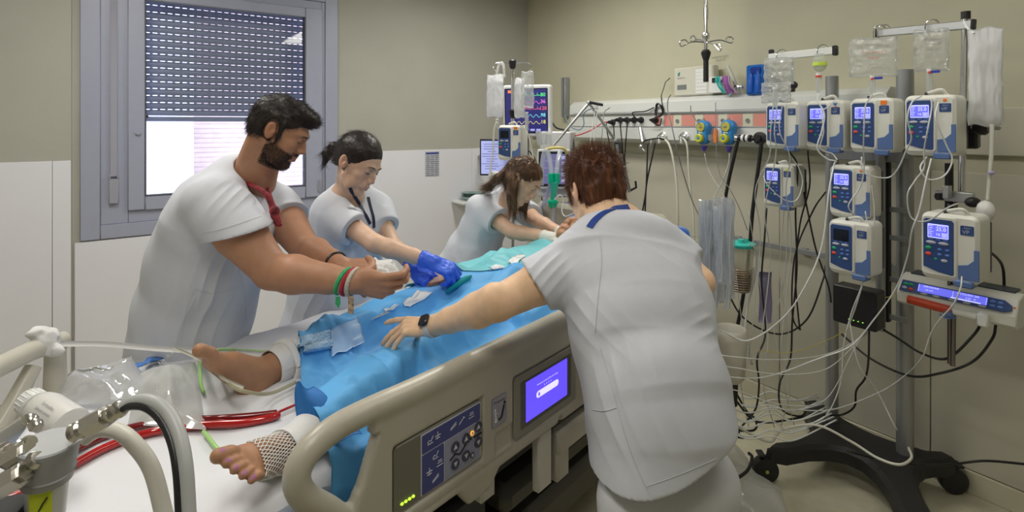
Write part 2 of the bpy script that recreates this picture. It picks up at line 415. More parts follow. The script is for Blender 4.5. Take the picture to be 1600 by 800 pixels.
# ================================================================ the room
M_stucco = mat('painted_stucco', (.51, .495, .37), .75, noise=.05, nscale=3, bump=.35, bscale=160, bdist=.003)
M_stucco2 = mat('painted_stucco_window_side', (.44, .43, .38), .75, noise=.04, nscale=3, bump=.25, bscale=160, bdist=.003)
M_panel_lit = mat('laminate_panel_lit', (.80, .80, .86), .38, noise=.02, nscale=2); M_panel_shade = mat('laminate_panel_shade', (.56, .54, .44), .38, noise=.02, nscale=2)  # one laminate: window side tinted as daylit, head wall copy dimmed for shade
M_floor = mat('vinyl_floor', (.60, .57, .42), .28, noise=.09, nscale=14, bump=.05, bscale=30)
M_ceil = mat('white_ceiling', (.8, .79, .75), .8)
M_base = mat('vinyl_baseboard', (.62, .59, .45), .35)
M_alu = mat('lavender_grey_aluminium', (.37, .39, .50), .38, noise=.02)
M_alu_d = mat('dark_rubber_gasket', (.07, .07, .09), .6)
M_sill = mat('grey_plastic', (.35, .35, .42), .5)
M_slat = mat('shutter_slat_plastic', (.37, .40, .54), .4)
M_white = mat('white_plastic', (.78, .79, .78), .35)
M_black = mat('black_plastic', (.018, .018, .02), .4)
M_chrome = mat('chrome', (.78, .79, .8), .16, 1.)
M_steel = mat('brushed_aluminium', (.55, .56, .57), .38, 1., noise=.03)
M_grey = mat('grey_metal_paint', (.32, .33, .34), .45, .3)
M_brick = mat('pale_brick', (.62, .50, .48), .9, noise=.12, nscale=6)
M_render = mat('white_render', (.86, .86, .88), .9)
M_diffuser = mat('lamp_diffuser', (1, 1, 1), .5, emit=(1, .96, .87), estr=9)

def struct(name, mb, m, parent=None, smooth='auto'):
    o = mb.build(name, m, parent, smooth)
    if parent is None: o['kind'] = 'structure'
    return o
RR = np.stack([D2, D1, [0, 0, 1]], 1)      # room axes as columns: x along window wall, y towards window wall, z up
WX, WY = 4.6, 6.2
def rbx(mb, a2, b2, a1, b1, z0, z1, ch=0., m=None):    # box by room coordinates (t2 from head wall, t1 from window wall)
    return mb.box(W((a2+b2)/2, (a1+b1)/2, (z0+z1)/2), (abs(b2-a2), abs(b1-a1), z1-z0), RR, ch, m)
struct('floor', rbx(MB(), -.1, WX+.1, -.1, WY+.1, -.1, 0), M_floor)
struct('ceiling', rbx(MB(), -.1, WX+.1, -.1, WY+.1, CEIL, CEIL+.1), M_ceil)
# window wall (far), with an opening 1.86..3.30 x 1.0..2.62
wt0, wt1, wz0, wz1 = 1.84, 3.30, .99, 2.60
mb = MB()
for a, b, z0, z1 in ((-.1, wt0, 0, CEIL), (wt1, WX+.1, 0, CEIL), (wt0, wt1, 0, wz0), (wt0, wt1, wz1, CEIL)): rbx(mb, a, b, 0, -.30, z0, z1)
wall_far = struct('wall_window', mb, M_stucco2)
mb = MB(); rbx(mb, 0, -.12, 0, WY, 0, CEIL); wall_head = struct('wall_head', mb, M_stucco)
mb = MB(); rbx(mb, WX, WX+.12, 0, WY, 0, CEIL); struct('wall_left', mb, M_stucco2)
mb = MB(); rbx(mb, -.1, WX+.1, WY, WY+.12, 0, CEIL); struct('wall_back', mb, M_stucco2)
# laminate wainscot sheets, each its own piece
def panel(parent, a2, b2, a1, b1, z0, z1): rbx(MB(), a2, b2, a1, b1, z0, z1, .002).build('panel', M_panel_shade if parent is wall_head else M_panel_lit, parent)
for a, b in ((.012, .62), (.623, 1.80)): panel(wall_far, a, b, 0, .012, .1, 1.435)
for a, b in ((1.803, 2.60), (2.603, 3.36)): panel(wall_far, a, b, 0, .012, .1, .945)
ts = [0, 1.25, 2.45, 3.175, 4.35, 5.5, WY]
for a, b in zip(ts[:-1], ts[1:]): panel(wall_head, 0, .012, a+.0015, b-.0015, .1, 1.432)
# pilaster left of the window with its own sheets
mb = MB(); rbx(mb, 3.372, WX, 0, .05, 0, CEIL); pil = struct('wall_pilaster', mb, M_stucco2)
for a, b in ((3.374, 3.455), (3.458, 4.1), (4.103, 4.59)): rbx(MB(), a, b, .05, .062, .1, 1.437, .002).build('panel', M_panel_lit, pil)
for nm, args in (('baseboard_window', (.012, 3.37, .012, .026)), ('baseboard_head', (0.012, .026, .026, WY)), ('baseboard_left', (WX-.012, WX, .05, WY))):
    mb = MB(); rbx(mb, *args, 0, .10, .003); struct(nm, mb, M_base)
# flat white band that carries on beyond the supply rail
mb = MB(); rbx(mb, 0, .022, 2.52, WY-.01, 1.512, 1.722, .004); struct('trim_1', mb, M_panel_shade)

# ceiling lamps
for k, (a, b) in enumerate(TROFFERS):
    t = thing('ceiling_lamp', 'white rectangular ceiling lamp number %s from the head wall window corner' % ('one', 'two', 'three', 'four')[k], 'ceiling lamp', W(a, b, CEIL-.07), ROOM_RZ, 'ceiling lamps')
    mb = MB()
    for dx, sx, sy in ((-.17, .02, 1.26), (.17, .02, 1.26)): mb.box((dx, 0, .035), (sx, sy, .07), ch=.003)
    for dy in (-.62, .62): mb.box((0, dy, .035), (.36, .02, .07), ch=.003)
    mb.box((0, 0, .066), (.34, 1.24, .008)); mb.build('lamp_housing', M_white, t, world=False)
    MB().box((0, 0, .03), (.32, 1.22, .012)).build('lamp_diffuser', M_diffuser, t, world=False)

# ---- window
win = thing('window_1', None, None, W(2.57, 0, .951)); win['kind'] = 'structure'
mb = MB(); o0, o1, oz0, oz1 = 1.806, 3.335, .953, 2.64
for a, b, z0, z1 in ((o0, 1.90, oz0, oz1), (3.238, o1, oz0, oz1), (1.90, 3.238, oz0, 1.038), (1.90, 3.238, 2.56, oz1)): rbx(mb, a, b, -.07, .018, z0, z1, .004)
mb.build('window_frame', M_alu, win)
mb = MB()
for a, b, z0, z1 in ((1.90, 1.925, 1.038, 2.56), (3.10, 3.238, 1.038, 2.56), (1.925, 3.10, 1.038, 1.112), (1.925, 3.10, 2.50, 2.56)): rbx(mb, a, b, -.05, .008, z0, z1, .003)
mb.build('inner_frame', M_alu, win)
mb = MB()
for a, b, z0, z1 in ((1.922, 2.045, 1.114, 2.502), (3.014, 3.104, 1.114, 2.502), (2.045, 3.014, 1.110, 1.197), (2.045, 3.014, 2.43, 2.5)): rbx(mb, a, b, -.045, .03, z0, z1, .006)
sash = mb.build('window_sash', M_alu, win)
mb = MB()
for a, b, z0, z1 in ((2.045, 2.052, 1.197, 2.43), (3.007, 3.014, 1.197, 2.43), (2.052, 3.007, 1.197, 1.204)): rbx(mb, a, b, -.03, .027, z0, z1)
mb.build('gasket', M_alu_d, win)
# thin pane with a real reflection
def mat_pane():
    m = bpy.data.materials.new('window_glass'); m.use_nodes = True; N = m.node_tree.nodes; L = m.node_tree.links; N.remove(N['Principled BSDF'])
    tr = N.new('ShaderNodeBsdfTransparent'); tr.inputs[0].default_value = (.97, .98, .98, 1); gl = N.new('ShaderNodeBsdfGlossy'); gl.inputs['Roughness'].default_value = .02
    fr = N.new('ShaderNodeFresnel'); fr.inputs[0].default_value = 1.5; mx = N.new('ShaderNodeMixShader')
    L.new(fr.outputs[0], mx.inputs[0]); L.new(tr.outputs[0], mx.inputs[1]); L.new(gl.outputs[0], mx.inputs[2]); L.new(mx.outputs[0], N['Material Output'].inputs[0]); return m
M_glass = mat_pane()
rbx(MB(), 2.045, 3.014, -.010, -.016, 1.197, 2.43).build('window_pane', M_glass, win)
# strap channel with winder box, hinge, handle rosette
mb = MB(); rbx(mb, 3.155, 3.19, .018, .024, 1.33, 2.56, .001); mb.build('shutter_strap', mat('grey_strap', (.36, .36, .44), .8), win)
mb = MB(); rbx(mb, 3.148, 3.196, .008, .034, 1.165, 1.315, .004); rbx(mb, 3.148, 3.156, .008, .034, 1.315, 1.345, .002); rbx(mb, 3.188, 3.196, .008, .034, 1.315, 1.345, .002)
mb.build('strap_winder', M_sill, win)
mb = MB(); mb.tube([W(1.945, .036, 1.15), W(1.945, .036, 1.24)], .007, 10); rbx(mb, 1.93, 1.96, .03, .036, 1.155, 1.235, .001); mb.build('hinge', M_sill, win)
mb = MB(); mb.cyl(W(3.05, .03, 1.60), W(3.05, .045, 1.60), .016, 16); mb.build('handle_rosette', M_alu, win)

# ---- roller shutter: every slat is a piece; light shows through the punched slots between them
sh = thing('roller_shutter', 'grey roller shutter half lowered behind the window glass', 'shutter', W(2.53, -.16, 1.67))
pitch = .0458; sx0, sx1 = 1.99, 3.07
def slat_local():
    mb = MB(); w = sx1-sx0; n = 6; prof = []
    for k in range(n+1):
        a = -1.15+2.3*k/n; prof.append((-.008+.011*math.cos(a)*.9, .0185*math.sin(a)/math.sin(1.15)))
    bk = [(x-.006, z) for x, z in prof[::-1]]; o = prof+bk
    mb.prism((-w/2, 0, 0), np.stack([[0, -1, 0], [0, 0, 1], [1, 0, 0]], 1), o, w)
    gap = .042; k = 0
    x = -w/2
    while x < w/2:          # webs between slots
        mb.box((x+.0085, -.004, .0185+.0045), (.017, .003, .0095)); x += gap
    mb.box((0, -.0015, .0185+.0004), (w, .008, .0022)); mb.box((0, -.0015, .0185+.0084), (w, .008, .0018))
    return mb
first = None
for i in range(17):
    z = 1.725+pitch*i
    if first is None:
        first = slat_local().build('slat', M_slat, None, world=False); first.parent = sh; o = first
        me = o.data; off = Vector(first.location); me.transform(Matrix.Translation(off)); first.location = (0, 0, 0)
    else: o = first.copy(); COL.objects.link(o); o.parent = sh
    o.rotation_euler = (0, 0, ROOM_RZ); o.location = (0, 0, z-1.67)
mb = MB(); rbx(mb, sx0, sx1, -.155, -.170, 1.668, 1.700, .004); mb.build('bottom_bar', M_slat, sh)
mb = MB(); mb.cyl(W(3.0, -.155, 1.70), W(3.0, -.145, 1.70), .008); mb.build('stop_plug', M_black, sh)

# ---- the building across the way
mb = MB(); mb.box(W(-.2, -7.2, 3), (8.2, .5, 9), RR); bld = mb.build('building', M_brick)
tag(bld, 'pale pinkish brick building seen through the right of the window pane', 'building')
mb = MB(); mb.box(W(5.33, -6.0, 3), (6.1, .6, 9), RR); b2 = mb.build('building', M_render)
tag(b2, 'overexposed white rendered building seen through the left of the window pane', 'building')
mb = MB(); mb.box(W(2, -6, -2.0), (30, 11, .3), RR); g = mb.build('ground_outside', mat('asphalt', (.3, .3, .31), .9)); g['kind'] = 'structure'
# brick courses in relief on the brick building
mb = MB()
for i in range(60):
    mb.box(W(-.2, -6.945, -.6+i*.085), (8.2, .012, .066), RR)
o = mb.build('brick_courses', M_brick, bld); o['kind'] = 'stuff'
# ================================================================ people
SK = {}
def mat_skin(name, rough=.5):
    return mat(name, (.6, .4, .3), rough, noise=.07, nscale=45, bump=.12, bscale=260, sss=.12, attr=True, bdist=.001)
M_skin = mat_skin('skin')
M_tunic = mat('white_tunic_cotton', (.63, .65, .71), .82, noise=.015, nscale=60, bump=.10, bscale=500, bdist=.001)
M_trouser = mat('white_trouser_cotton', (.64, .65, .68), .85, bump=.1, bscale=500, bdist=.001)
M_seam = mat('tunic_seam', (.60, .62, .66), .9)
M_lash = mat('eyelash_black', (.015, .01, .008), .6)

def hair_mat(name, col, rough=.5, nz=.45): return mat(name, col, rough, noise=nz, nscale=60, stretch=(1, 1, .25), bump=.3, bscale=150)

class Head:
    def __init__(s, anchor, px, f, u=(0, 0, 1), sc=1.):
        s.R = np.stack([nrm(f), nrm(np.cross(u, f)), [0, 0, 0]], 1); s.R[:, 2] = np.cross(s.R[:, 0], s.R[:, 1]); s.s = sc
        s.c = P(*px)-s.R @ (np.array(anchor)*sc)
    def T(s, x, y, z): return s.c+s.R @ (np.array([x, y, z])*s.s)
    def L(s, V): return (V-s.c) @ s.R/s.s
    def e(s, c, r, k=.01, op='+', R=ID3): return ell(s.T(*c), np.array(r)*s.s, s.R @ R, k, op)
    def ch(s, pts, rad, k=.008, op='+'): return chain([s.T(*p) for p in pts], [r*s.s for r in rad], k, op)
    def prims(s, female=False, ears=True):
        p = [s.e((-.010, 0, .028), (.096, .075, .086), 0), s.e((.022, 0, -.005), (.064, .064, .088), .02),
             s.e((.034, 0, -.062), (.046, .046, .048), .02)]
        jw = .050 if female else .056; jr = .013 if female else .017
        for y in (-1, 1):
            p += s.ch([(.0, y*jw, -.058), (.035, y*jw*.72, -.090), (.066, y*.014, -.104)], [jr, jr, jr], .02)
            p += [s.e((.056, y*.040, -.026), (.022, .02, .019), .016), s.e((.046, y*.034, -.058), (.028, .020, .028), .016)]
        p += [s.e((.070, 0, -.101), (.017, .019, .015), .012)]
        br = .008 if female else .0105
        p += s.ch([(.070, -.040, .020), (.082, -.026, .021), (.085, 0, .016), (.082, .026, .021), (.070, .040, .020)], [br]*5, .012)
        for y in (-1, 1):
            p += [s.e((.093, y*.031, .0), (.017, .018, .012), .010, '-'), s.e((.0735, y*.031, .001), (.0138, .015, .0135), .003)]
        p += s.ch([(.076, 0, .012), (.084, 0, -.014), (.090, 0, -.036)], [.011, .013, .015], .006)+s.ch([(.086, 0, .010), (.097, 0, -.014), (.1025 if female else .1065, 0, -.033)], [.0068, .0078, .0082 if female else .0095], .008)
        for y in (-1, 1): p += [s.e((.0965, y*.0118, -.037), (.011, .0068, .008), .004)]
        p += [s.e((.082, 0, -.064), (.013, .026, .019), .012)]
        p += s.ch([(.085, -.023, -.067), (.0945, -.006, -.0635), (.0945, .006, -.0635), (.085, .023, -.067)], [.0022, .0047, .0047, .0022], .003)
        p += s.ch([(.085, -.020, -.0695), (.0935, 0, -.0745), (.085, .020, -.0695)], [.002, .006, .002], .003)
        if ears:
            for y in (-1, 1):
                Re = rotz(-y*.35) @ np.array(Matrix.Rotation(-.22, 3, 'Y'))
                p += [s.e((-.014, y*.079, -.008), (.0185, .0075, .031), .004, '+', Re), s.e((-.008, y*.0875, -.001), (.0125, .0085, .0205), .002, '-', Re),
                      s.e((-.004, y*.080, -.012), (.005, .006, .008), .004)]
        return p
    def eyes(s, parent, brow_m, wide=.0, brow_r=.0026, body=None, brow_z=(.018, .026)):
        for y in (-1, 1):
            c = np.array([.0735, y*.031, .001]); pts = []
            for t in np.linspace(-1, 1, 9):
                a = math.radians(52*t); el = math.radians(-22-wide+14*(1-t*t)*-1)
                pts.append(s.T(*(c+np.array([.0138*math.cos(a)*math.cos(el), .0152*math.sin(a), .0138*math.sin(el)])*1.04)))
            MB().tube(pts, np.array([.0006, .0015, .0019, .0016, .0007])*s.s, 6).build('eyelashes', M_lash, parent)
            if body is None: continue
            pts = []; z0, z1 = brow_z
            for t in np.linspace(0, 1, 9):
                yy = y*(.011+.034*t); zz = z0+(z1-z0)*math.sin(t*2.2)-.004*t*t; o_ = s.T(.25, yy, zz); h, n, k, d = body.ray_cast(Vector(o_), Vector(-s.R[:, 0]), .5)
                if h is not None and abs(s.L(np.array(h)[None])[0, 0]) > .05: pts.append(np.array(h)+np.array(n)*.0006*(1 if np.array(n) @ s.R[:, 0] > 0 else -1))
            if len(pts) > 3: MB().tube(pts, np.array([.6, 1, 1, .8, .25])*brow_r*s.s, 6).build('eyebrow', brow_m, parent)

def paint_fn(base, head=None, lips=(.52, .26, .22), beard=None, scalp=None, extra=None, flush=(.55, .25, .2)):
    base = np.array(base)
    def f(V):
        c = np.tile(base, (len(V), 1)); n = vnoise(V*28)[:, None]; c = c*(1+.05*n)
        if head is not None:
            q = head.L(V); x, y, z = q.T; near = (np.abs(q) < .16).all(1)
            def mixc(mask, col, w=1.):
                nonlocal c
                w = (np.clip(mask, 0, 1)*w)[:, None]; c = c*(1-w)+np.array(col)*w
            sm = lambda v, a, b: np.clip((v-a)/(b-a), 0, 1)
            blush = np.exp(-(((x-.07)/.03)**2+((np.abs(y)-.042)/.02)**2+((z+.035)/.02)**2)); mixc(blush*near, flush, .22)
            nose = np.exp(-(((x-.105)/.015)**2+(y/.014)**2+((z+.035)/.014)**2)); mixc(nose*near, flush, .2)
            ear = sm(np.abs(y), .072, .08)*(np.abs(x+.014) < .03)*(np.abs(z+.008) < .04); mixc(ear, flush, .25)
            lip = (x > .081)*(np.abs(y) < .0205)*(z < -.0602-.0*y+(-.12*np.abs(y)))*(z > -.0795+.3*np.abs(y)); mixc(lip.astype(float), lips, .7)
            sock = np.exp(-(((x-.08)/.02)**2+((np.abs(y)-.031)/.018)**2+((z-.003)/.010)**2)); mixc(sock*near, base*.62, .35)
            if scalp is not None:
                sc_ = sm(z-.8*(.055-x)*0, .0, .01)*0
                line = z > np.where(x > .0, .030+(x)*.55, -.045+.0*x); sc_ = (line & near & (np.abs(y) < .0785)).astype(float)
                mixc(sc_, scalp, .85)
            if beard is not None:
                edge = -.040-(x-.0)*.18
                b = sm(edge-z, -.006, .006)*(x > -.012)*near*(z > -.135)*sm(x, -.012, .0)
                b *= 1-((x > .078)*(np.abs(y) < .024)*(z > -.0815)*(z < -.0585)).astype(float)
                cheek = (x > .055)*(z > -.062)*(np.abs(y) > .012)*(np.abs(y) < .06)*(z > -.050-.0*x); b = b*(1-.85*cheek)
                b = np.maximum(b, ((x > .076)*(np.abs(y) < .026)*(z < -.047)*(z > -.060)).astype(float)*.8)
                mixc(b, beard, .78)
        if extra: c = extra(V, c)
        return np.clip(c, 0, 1)
    return f

FING = [((.092, .030), (.045, .027, .022), .0092), ((.096, .010), (.050, .030, .023), .0094), ((.090, -.010), (.046, .028, .023), .009), ((.080, -.028), (.036, .021, .020), .0080)]
def hand_prims(w, d, back, side=1, curl=((35, 45, 25),)*4, spread=(8, 2, -4, -10), thumb=(30, 20, 10), sc=1., fat=1., k=.003, tips=None):
    """w wrist, d towards the fingers, back the dorsal normal, side +1 right hand, -1 left hand"""
    R = frame(d, back); x = R[:, 0]; z = R[:, 2]; y = nrm(np.cross(z, x))*side; R = np.stack([x, y, z], 1)
    T = lambda a, b, c: np.asarray(w)+R @ (np.array([a, b, c])*sc)
    rr = lambda v: v*sc*fat
    p = [ell(T(.052, .001, -.004), np.array([.052, .038*fat, .0155*fat])*sc, R, .012), ell(T(.012, 0, -.002), np.array([.026, .026*fat, .018*fat])*sc, R, .015),
         ell(T(.035, .026, -.010), np.array([.032, .016, .015])*sc, R, .012)]
    for (mx, my), ln, r in FING: p.append(cap(T(.018, my*.6, 0), T(mx, my, 0), rr(.012), rr(.0105), .008))
    for i, ((mx, my), ln, r) in enumerate(FING):
        cu = curl[i] if i < len(curl) else curl[-1]; a = math.radians(spread[i]); pos = T(mx, my, -.001); ang = 0.; pts = [pos]
        for L_, c_ in zip(ln, cu):
            ang += math.radians(c_); dv = math.cos(ang)*(math.cos(a)*x+math.sin(a)*y)-math.sin(ang)*z
            pos = pos+dv*L_*sc; pts.append(pos)
        p += chain(pts, [rr(r*1.08), rr(r), rr(r*.92), rr(r*.80)], k)
        if tips is not None: tips.append((pts[-1], dv, nrm(np.cross(dv, np.cross(z, dv)))))
    ab, fl, fl2 = [math.radians(v) for v in thumb]; pos = T(.022, .022, -.010); pts = [pos]
    for L_, aa, ff in ((.042, ab, fl), (.031, ab*.85, fl+fl2), (.026, ab*.7, fl+2*fl2)):
        dv = math.cos(ff)*(math.cos(aa)*x+math.sin(aa)*y)-math.sin(ff)*z; pos = pos+dv*L_*sc; pts.append(pos)
    p += chain(pts, [rr(.015), rr(.0125), rr(.0108), rr(.0088)], .004)
    return p
def arm_prims(sh, el, wr, ru=.048, re=.040, rf=.043, rw=.026, k=.012, bulge=None):
    sh, el, wr = map(np.asarray, (sh, el, wr)); m1 = sh+(el-sh)*.45; m2 = el+(wr-el)*.28; m3 = el+(wr-el)*.7
    return chain([sh, m1, el], [ru*1.08, ru, re], k)+chain([el, m2, m3, wr], [re, rf, (rf+rw)/2*.92, rw], k)
def sleeve_prims(sh, el, frac, r0, r1, ra, k=.012, cutn=None):
    """short sleeve: cone from shoulder to cuff, cut flat at the cuff and hollowed round the arm"""
    sh, el = np.asarray(sh, float), np.asarray(el, float); d = nrm(el-sh); L_ = np.linalg.norm(el-sh); c = sh+d*L_*frac; n = nrm(cutn) if cutn is not None else d
    p = chain([sh, sh+d*L_*frac*.5, c+d*.05], [r0, (r0+r1)/2, r1], k)
    lo, hi = bb([c+n*.10], r1*1.5); lo = np.minimum(lo, c-r1*1.5); hi = np.maximum(hi, c+r1*1.5+.05)
    p.append(plane(c, n, .002, '-', lo, hi))
    p.append(cap(c-d*.04, c+d*.06, r1*.50, r1*.86, .002, '-'))
    return p
def cloth_disp(amp=.004, fr=7., vert=.35, seed=0., fine=.0012, focus=()):
    def f(V, N):
        q = V.copy(); q[:, 2] *= vert; q = q+fbm(V*3.1+seed, 2)[:, None]*.07
        d = amp*(ridge(q*fr+seed, 2)-.75)+amp*.8*fbm(V*5+seed, 2)+fine*ridge(q*fr*3.2+seed, 1)
        for (a_, b_, wd, am, lam) in focus:          # drag folds that run along a segment
            a_ = np.asarray(a_, float); ab = np.asarray(b_)-a_; L_ = np.linalg.norm(ab); ab = ab/L_; w = V-a_; t = w @ ab; pr_ = w-t[:, None]*ab; r = np.linalg.norm(pr_, axis=1)
            sd = nrm(np.cross(ab, nrm(a_-arr(0, 0, EYE)))); x = w @ sd+.012*np.sin(t*14)
            d += am*(1-2*np.abs(np.sin(x*PI/lam))**.7)*np.exp(-(r/wd)**2)*np.clip((t+.03)/.05, 0, 1)*np.clip((L_+.04-t)/.08, 0, 1)
        return d
    return f
def strands(n, sample, flow, length, r=.0009, pts=5, jitter=.25, lift=.0, droop=0.):
    """many thin tapered hairs in one mesh. sample(n)->points, normals; flow(p, n)->direction"""
    Pn, Nn = sample(n); p = Pn.copy(); D = flow(Pn, Nn); D = D+rng.normal(0, jitter, D.shape); D /= np.linalg.norm(D, axis=1)[:, None]
    Ls = length*(.6+.8*rng.random(len(p))); P_ = [p]; 
    for k in range(1, pts):
        D2_ = D+Nn*lift*(1-k/pts)+np.array([0, 0, -droop])*k/pts; D2_ /= np.linalg.norm(D2_, axis=1)[:, None]; p = p+D2_*(Ls/(pts-1))[:, None]; P_.append(p)
    P_ = np.stack(P_, 1); Tn = np.gradient(P_, axis=1); Tn /= np.linalg.norm(Tn, axis=2)[..., None]+1e-9
    a = np.cross(Tn, Nn[:, None, :]+.01); a /= np.linalg.norm(a, axis=2)[..., None]+1e-9; b = np.cross(Tn, a)
    rad = r*np.linspace(1, .25, pts)[None, :, None]; V = []
    for k in range(3): t = 2*PI*k/3; V.append(P_+rad*(math.cos(t)*a+math.sin(t)*b))
    V = np.stack(V, 2); m = len(P_); idx = np.arange(m*pts*3).reshape(m, pts, 3); F = []
    for k in range(3):
        F.append(np.stack([idx[:, :-1, k], idx[:, :-1, (k+1) % 3], idx[:, 1:, (k+1) % 3], idx[:, 1:, k]], -1).reshape(-1, 4))
    return V.reshape(-1, 3), np.concatenate(F)
def mesh_sample(V, F, mask=None):
    N = vnormals(V, F); ok = np.arange(len(V)) if mask is None else np.nonzero(mask(V))[0]
    def f(n):
        i = rng.choice(ok, n); j = V[i]+rng.normal(0, .0015, (n, 3)); return j, N[i]
    return f
def hair_obj(parent, prims, h, m, disp, nst, flow, length, r=.0008, lift=.1, droop=0., jitter=.22, mask=None, sink=.002):
    V, F = sdf_mesh(prims, h); N = vnormals(V, F)
    if disp is not None: V = V+N*disp(V, N)[:, None]
    Vs, Fs = strands(nst, mesh_sample(V-N*sink, F, mask), flow, length, r, 5, jitter, lift, droop)
    return raw_obj('hair', np.vstack([V, Vs]), np.vstack([F, Fs+len(V)]), m, parent, True)
def legs_prims(hipc, l, f, hw, feetc, r0=.095, r1=.07, splay=.09, top=None):
    hipc = np.asarray(hipc); feetc = np.asarray(feetc); out = []
    for s_ in (-1, 1):
        a = hipc+np.asarray(l)*s_*hw*.5; b = feetc+np.asarray(l)*s_*splay; kn = (a+b)/2+np.asarray(f)*.03
        out += chain([a, kn, b+np.array([0, 0, .07])], [r0, (r0+r1)/2*.95, r1], .03)
    out += [ell(hipc, (hw*1.0, .115, .11), np.stack([nrm(l), nrm(f), [0, 0, 1]], 1), .03)]
    return out
def shoes(parent, feetc, l, f, splay=.09):
    M_sh = mat('white_clog', (.7, .7, .7), .4)
    for s_ in (-1, 1):
        c = np.asarray(feetc)+np.asarray(l)*s_*splay; R = np.stack([nrm(f), nrm(l), [0, 0, 1]], 1)
        p = [ell(c+R[:, 0]*.07+np.array([0, 0, .035]), (.085, .047, .042), R, .02), ell(c-R[:, 0]*.02+np.array([0, 0, .04]), (.065, .038, .05), R, .02),
             plane(c+np.array([0, 0, .002]), (0, 0, -1), .003, '-')]
        sdf_obj('shoe', p, .006, M_sh, parent)
from mathutils.bvhtree import BVHTree
def bvh_of(o):
    me = o.data; M = np.array(world_mat(o)); V = np.empty(len(me.vertices)*3, np.float32); me.vertices.foreach_get('co', V); V = V.reshape(-1, 3) @ M[:3, :3].T+M[:3, 3]
    return BVHTree.FromPolygons([tuple(v) for v in V.tolist()], [tuple(p.vertices) for p in me.polygons])
def bvh_multi(obs):
    VV = []; FF = []; k = 0
    for o in obs:
        me = o.data; M = np.array(world_mat(o)); V = np.empty(len(me.vertices)*3, np.float32); me.vertices.foreach_get('co', V); V = V.reshape(-1, 3) @ M[:3, :3].T+M[:3, 3]
        VV += [tuple(v) for v in V.tolist()]; FF += [tuple(i+k for i in p.vertices) for p in me.polygons]; k = len(VV)
    return BVHTree.FromPolygons(VV, FF)
def cast_px(b, px, py, lift=.002):
    """the point of a surface that one looks at along a given line of sight, lifted off along its normal"""
    r = nrm([(px-800)/F_PX, 1., -(py-HOR)/F_PX]); h, n, i, d = b.ray_cast(Vector((0, 0, EYE)), Vector(r))
    if h is None: return None, None
    n = np.array(n); n = -n if n @ r > 0 else n; return np.array(h)+n*lift, n
def seam(b, pix, name, m, parent, r=.0012, lift=.0008, n=30):
    pp = catmull(np.array([(x, y, 0) for x, y in pix], float), 6); L_ = [cast_px(b, q[0], q[1], lift)[0] for q in pp]; L_ = [q for q in L_ if q is not None]
    if len(L_) > 2: MB().tube(L_, r, 5).build(name, m, parent)
def band_on(b, pix, w, name, m, parent, th=.0015, lift=.003, nseg=6, normal_side=None):
    """a flat ribbon lying on a surface"""
    pp = catmull(np.array([(x, y, 0) for x, y in pix], float), nseg); A = [cast_px(b, q[0], q[1], lift) for q in pp]; A = [a for a in A if a[0] is not None]
    pts = np.array([a[0] for a in A]); nn = np.array([a[1] for a in A]); t = np.gradient(pts, axis=0); sd = np.cross(nn, t); sd /= np.linalg.norm(sd, axis=1)[:, None]+1e-9
    G_ = np.stack([pts-sd*w/2, pts, pts+sd*w/2], 1); return solid_sheet(G_, th, nn.mean(0)).build(name, m, parent)
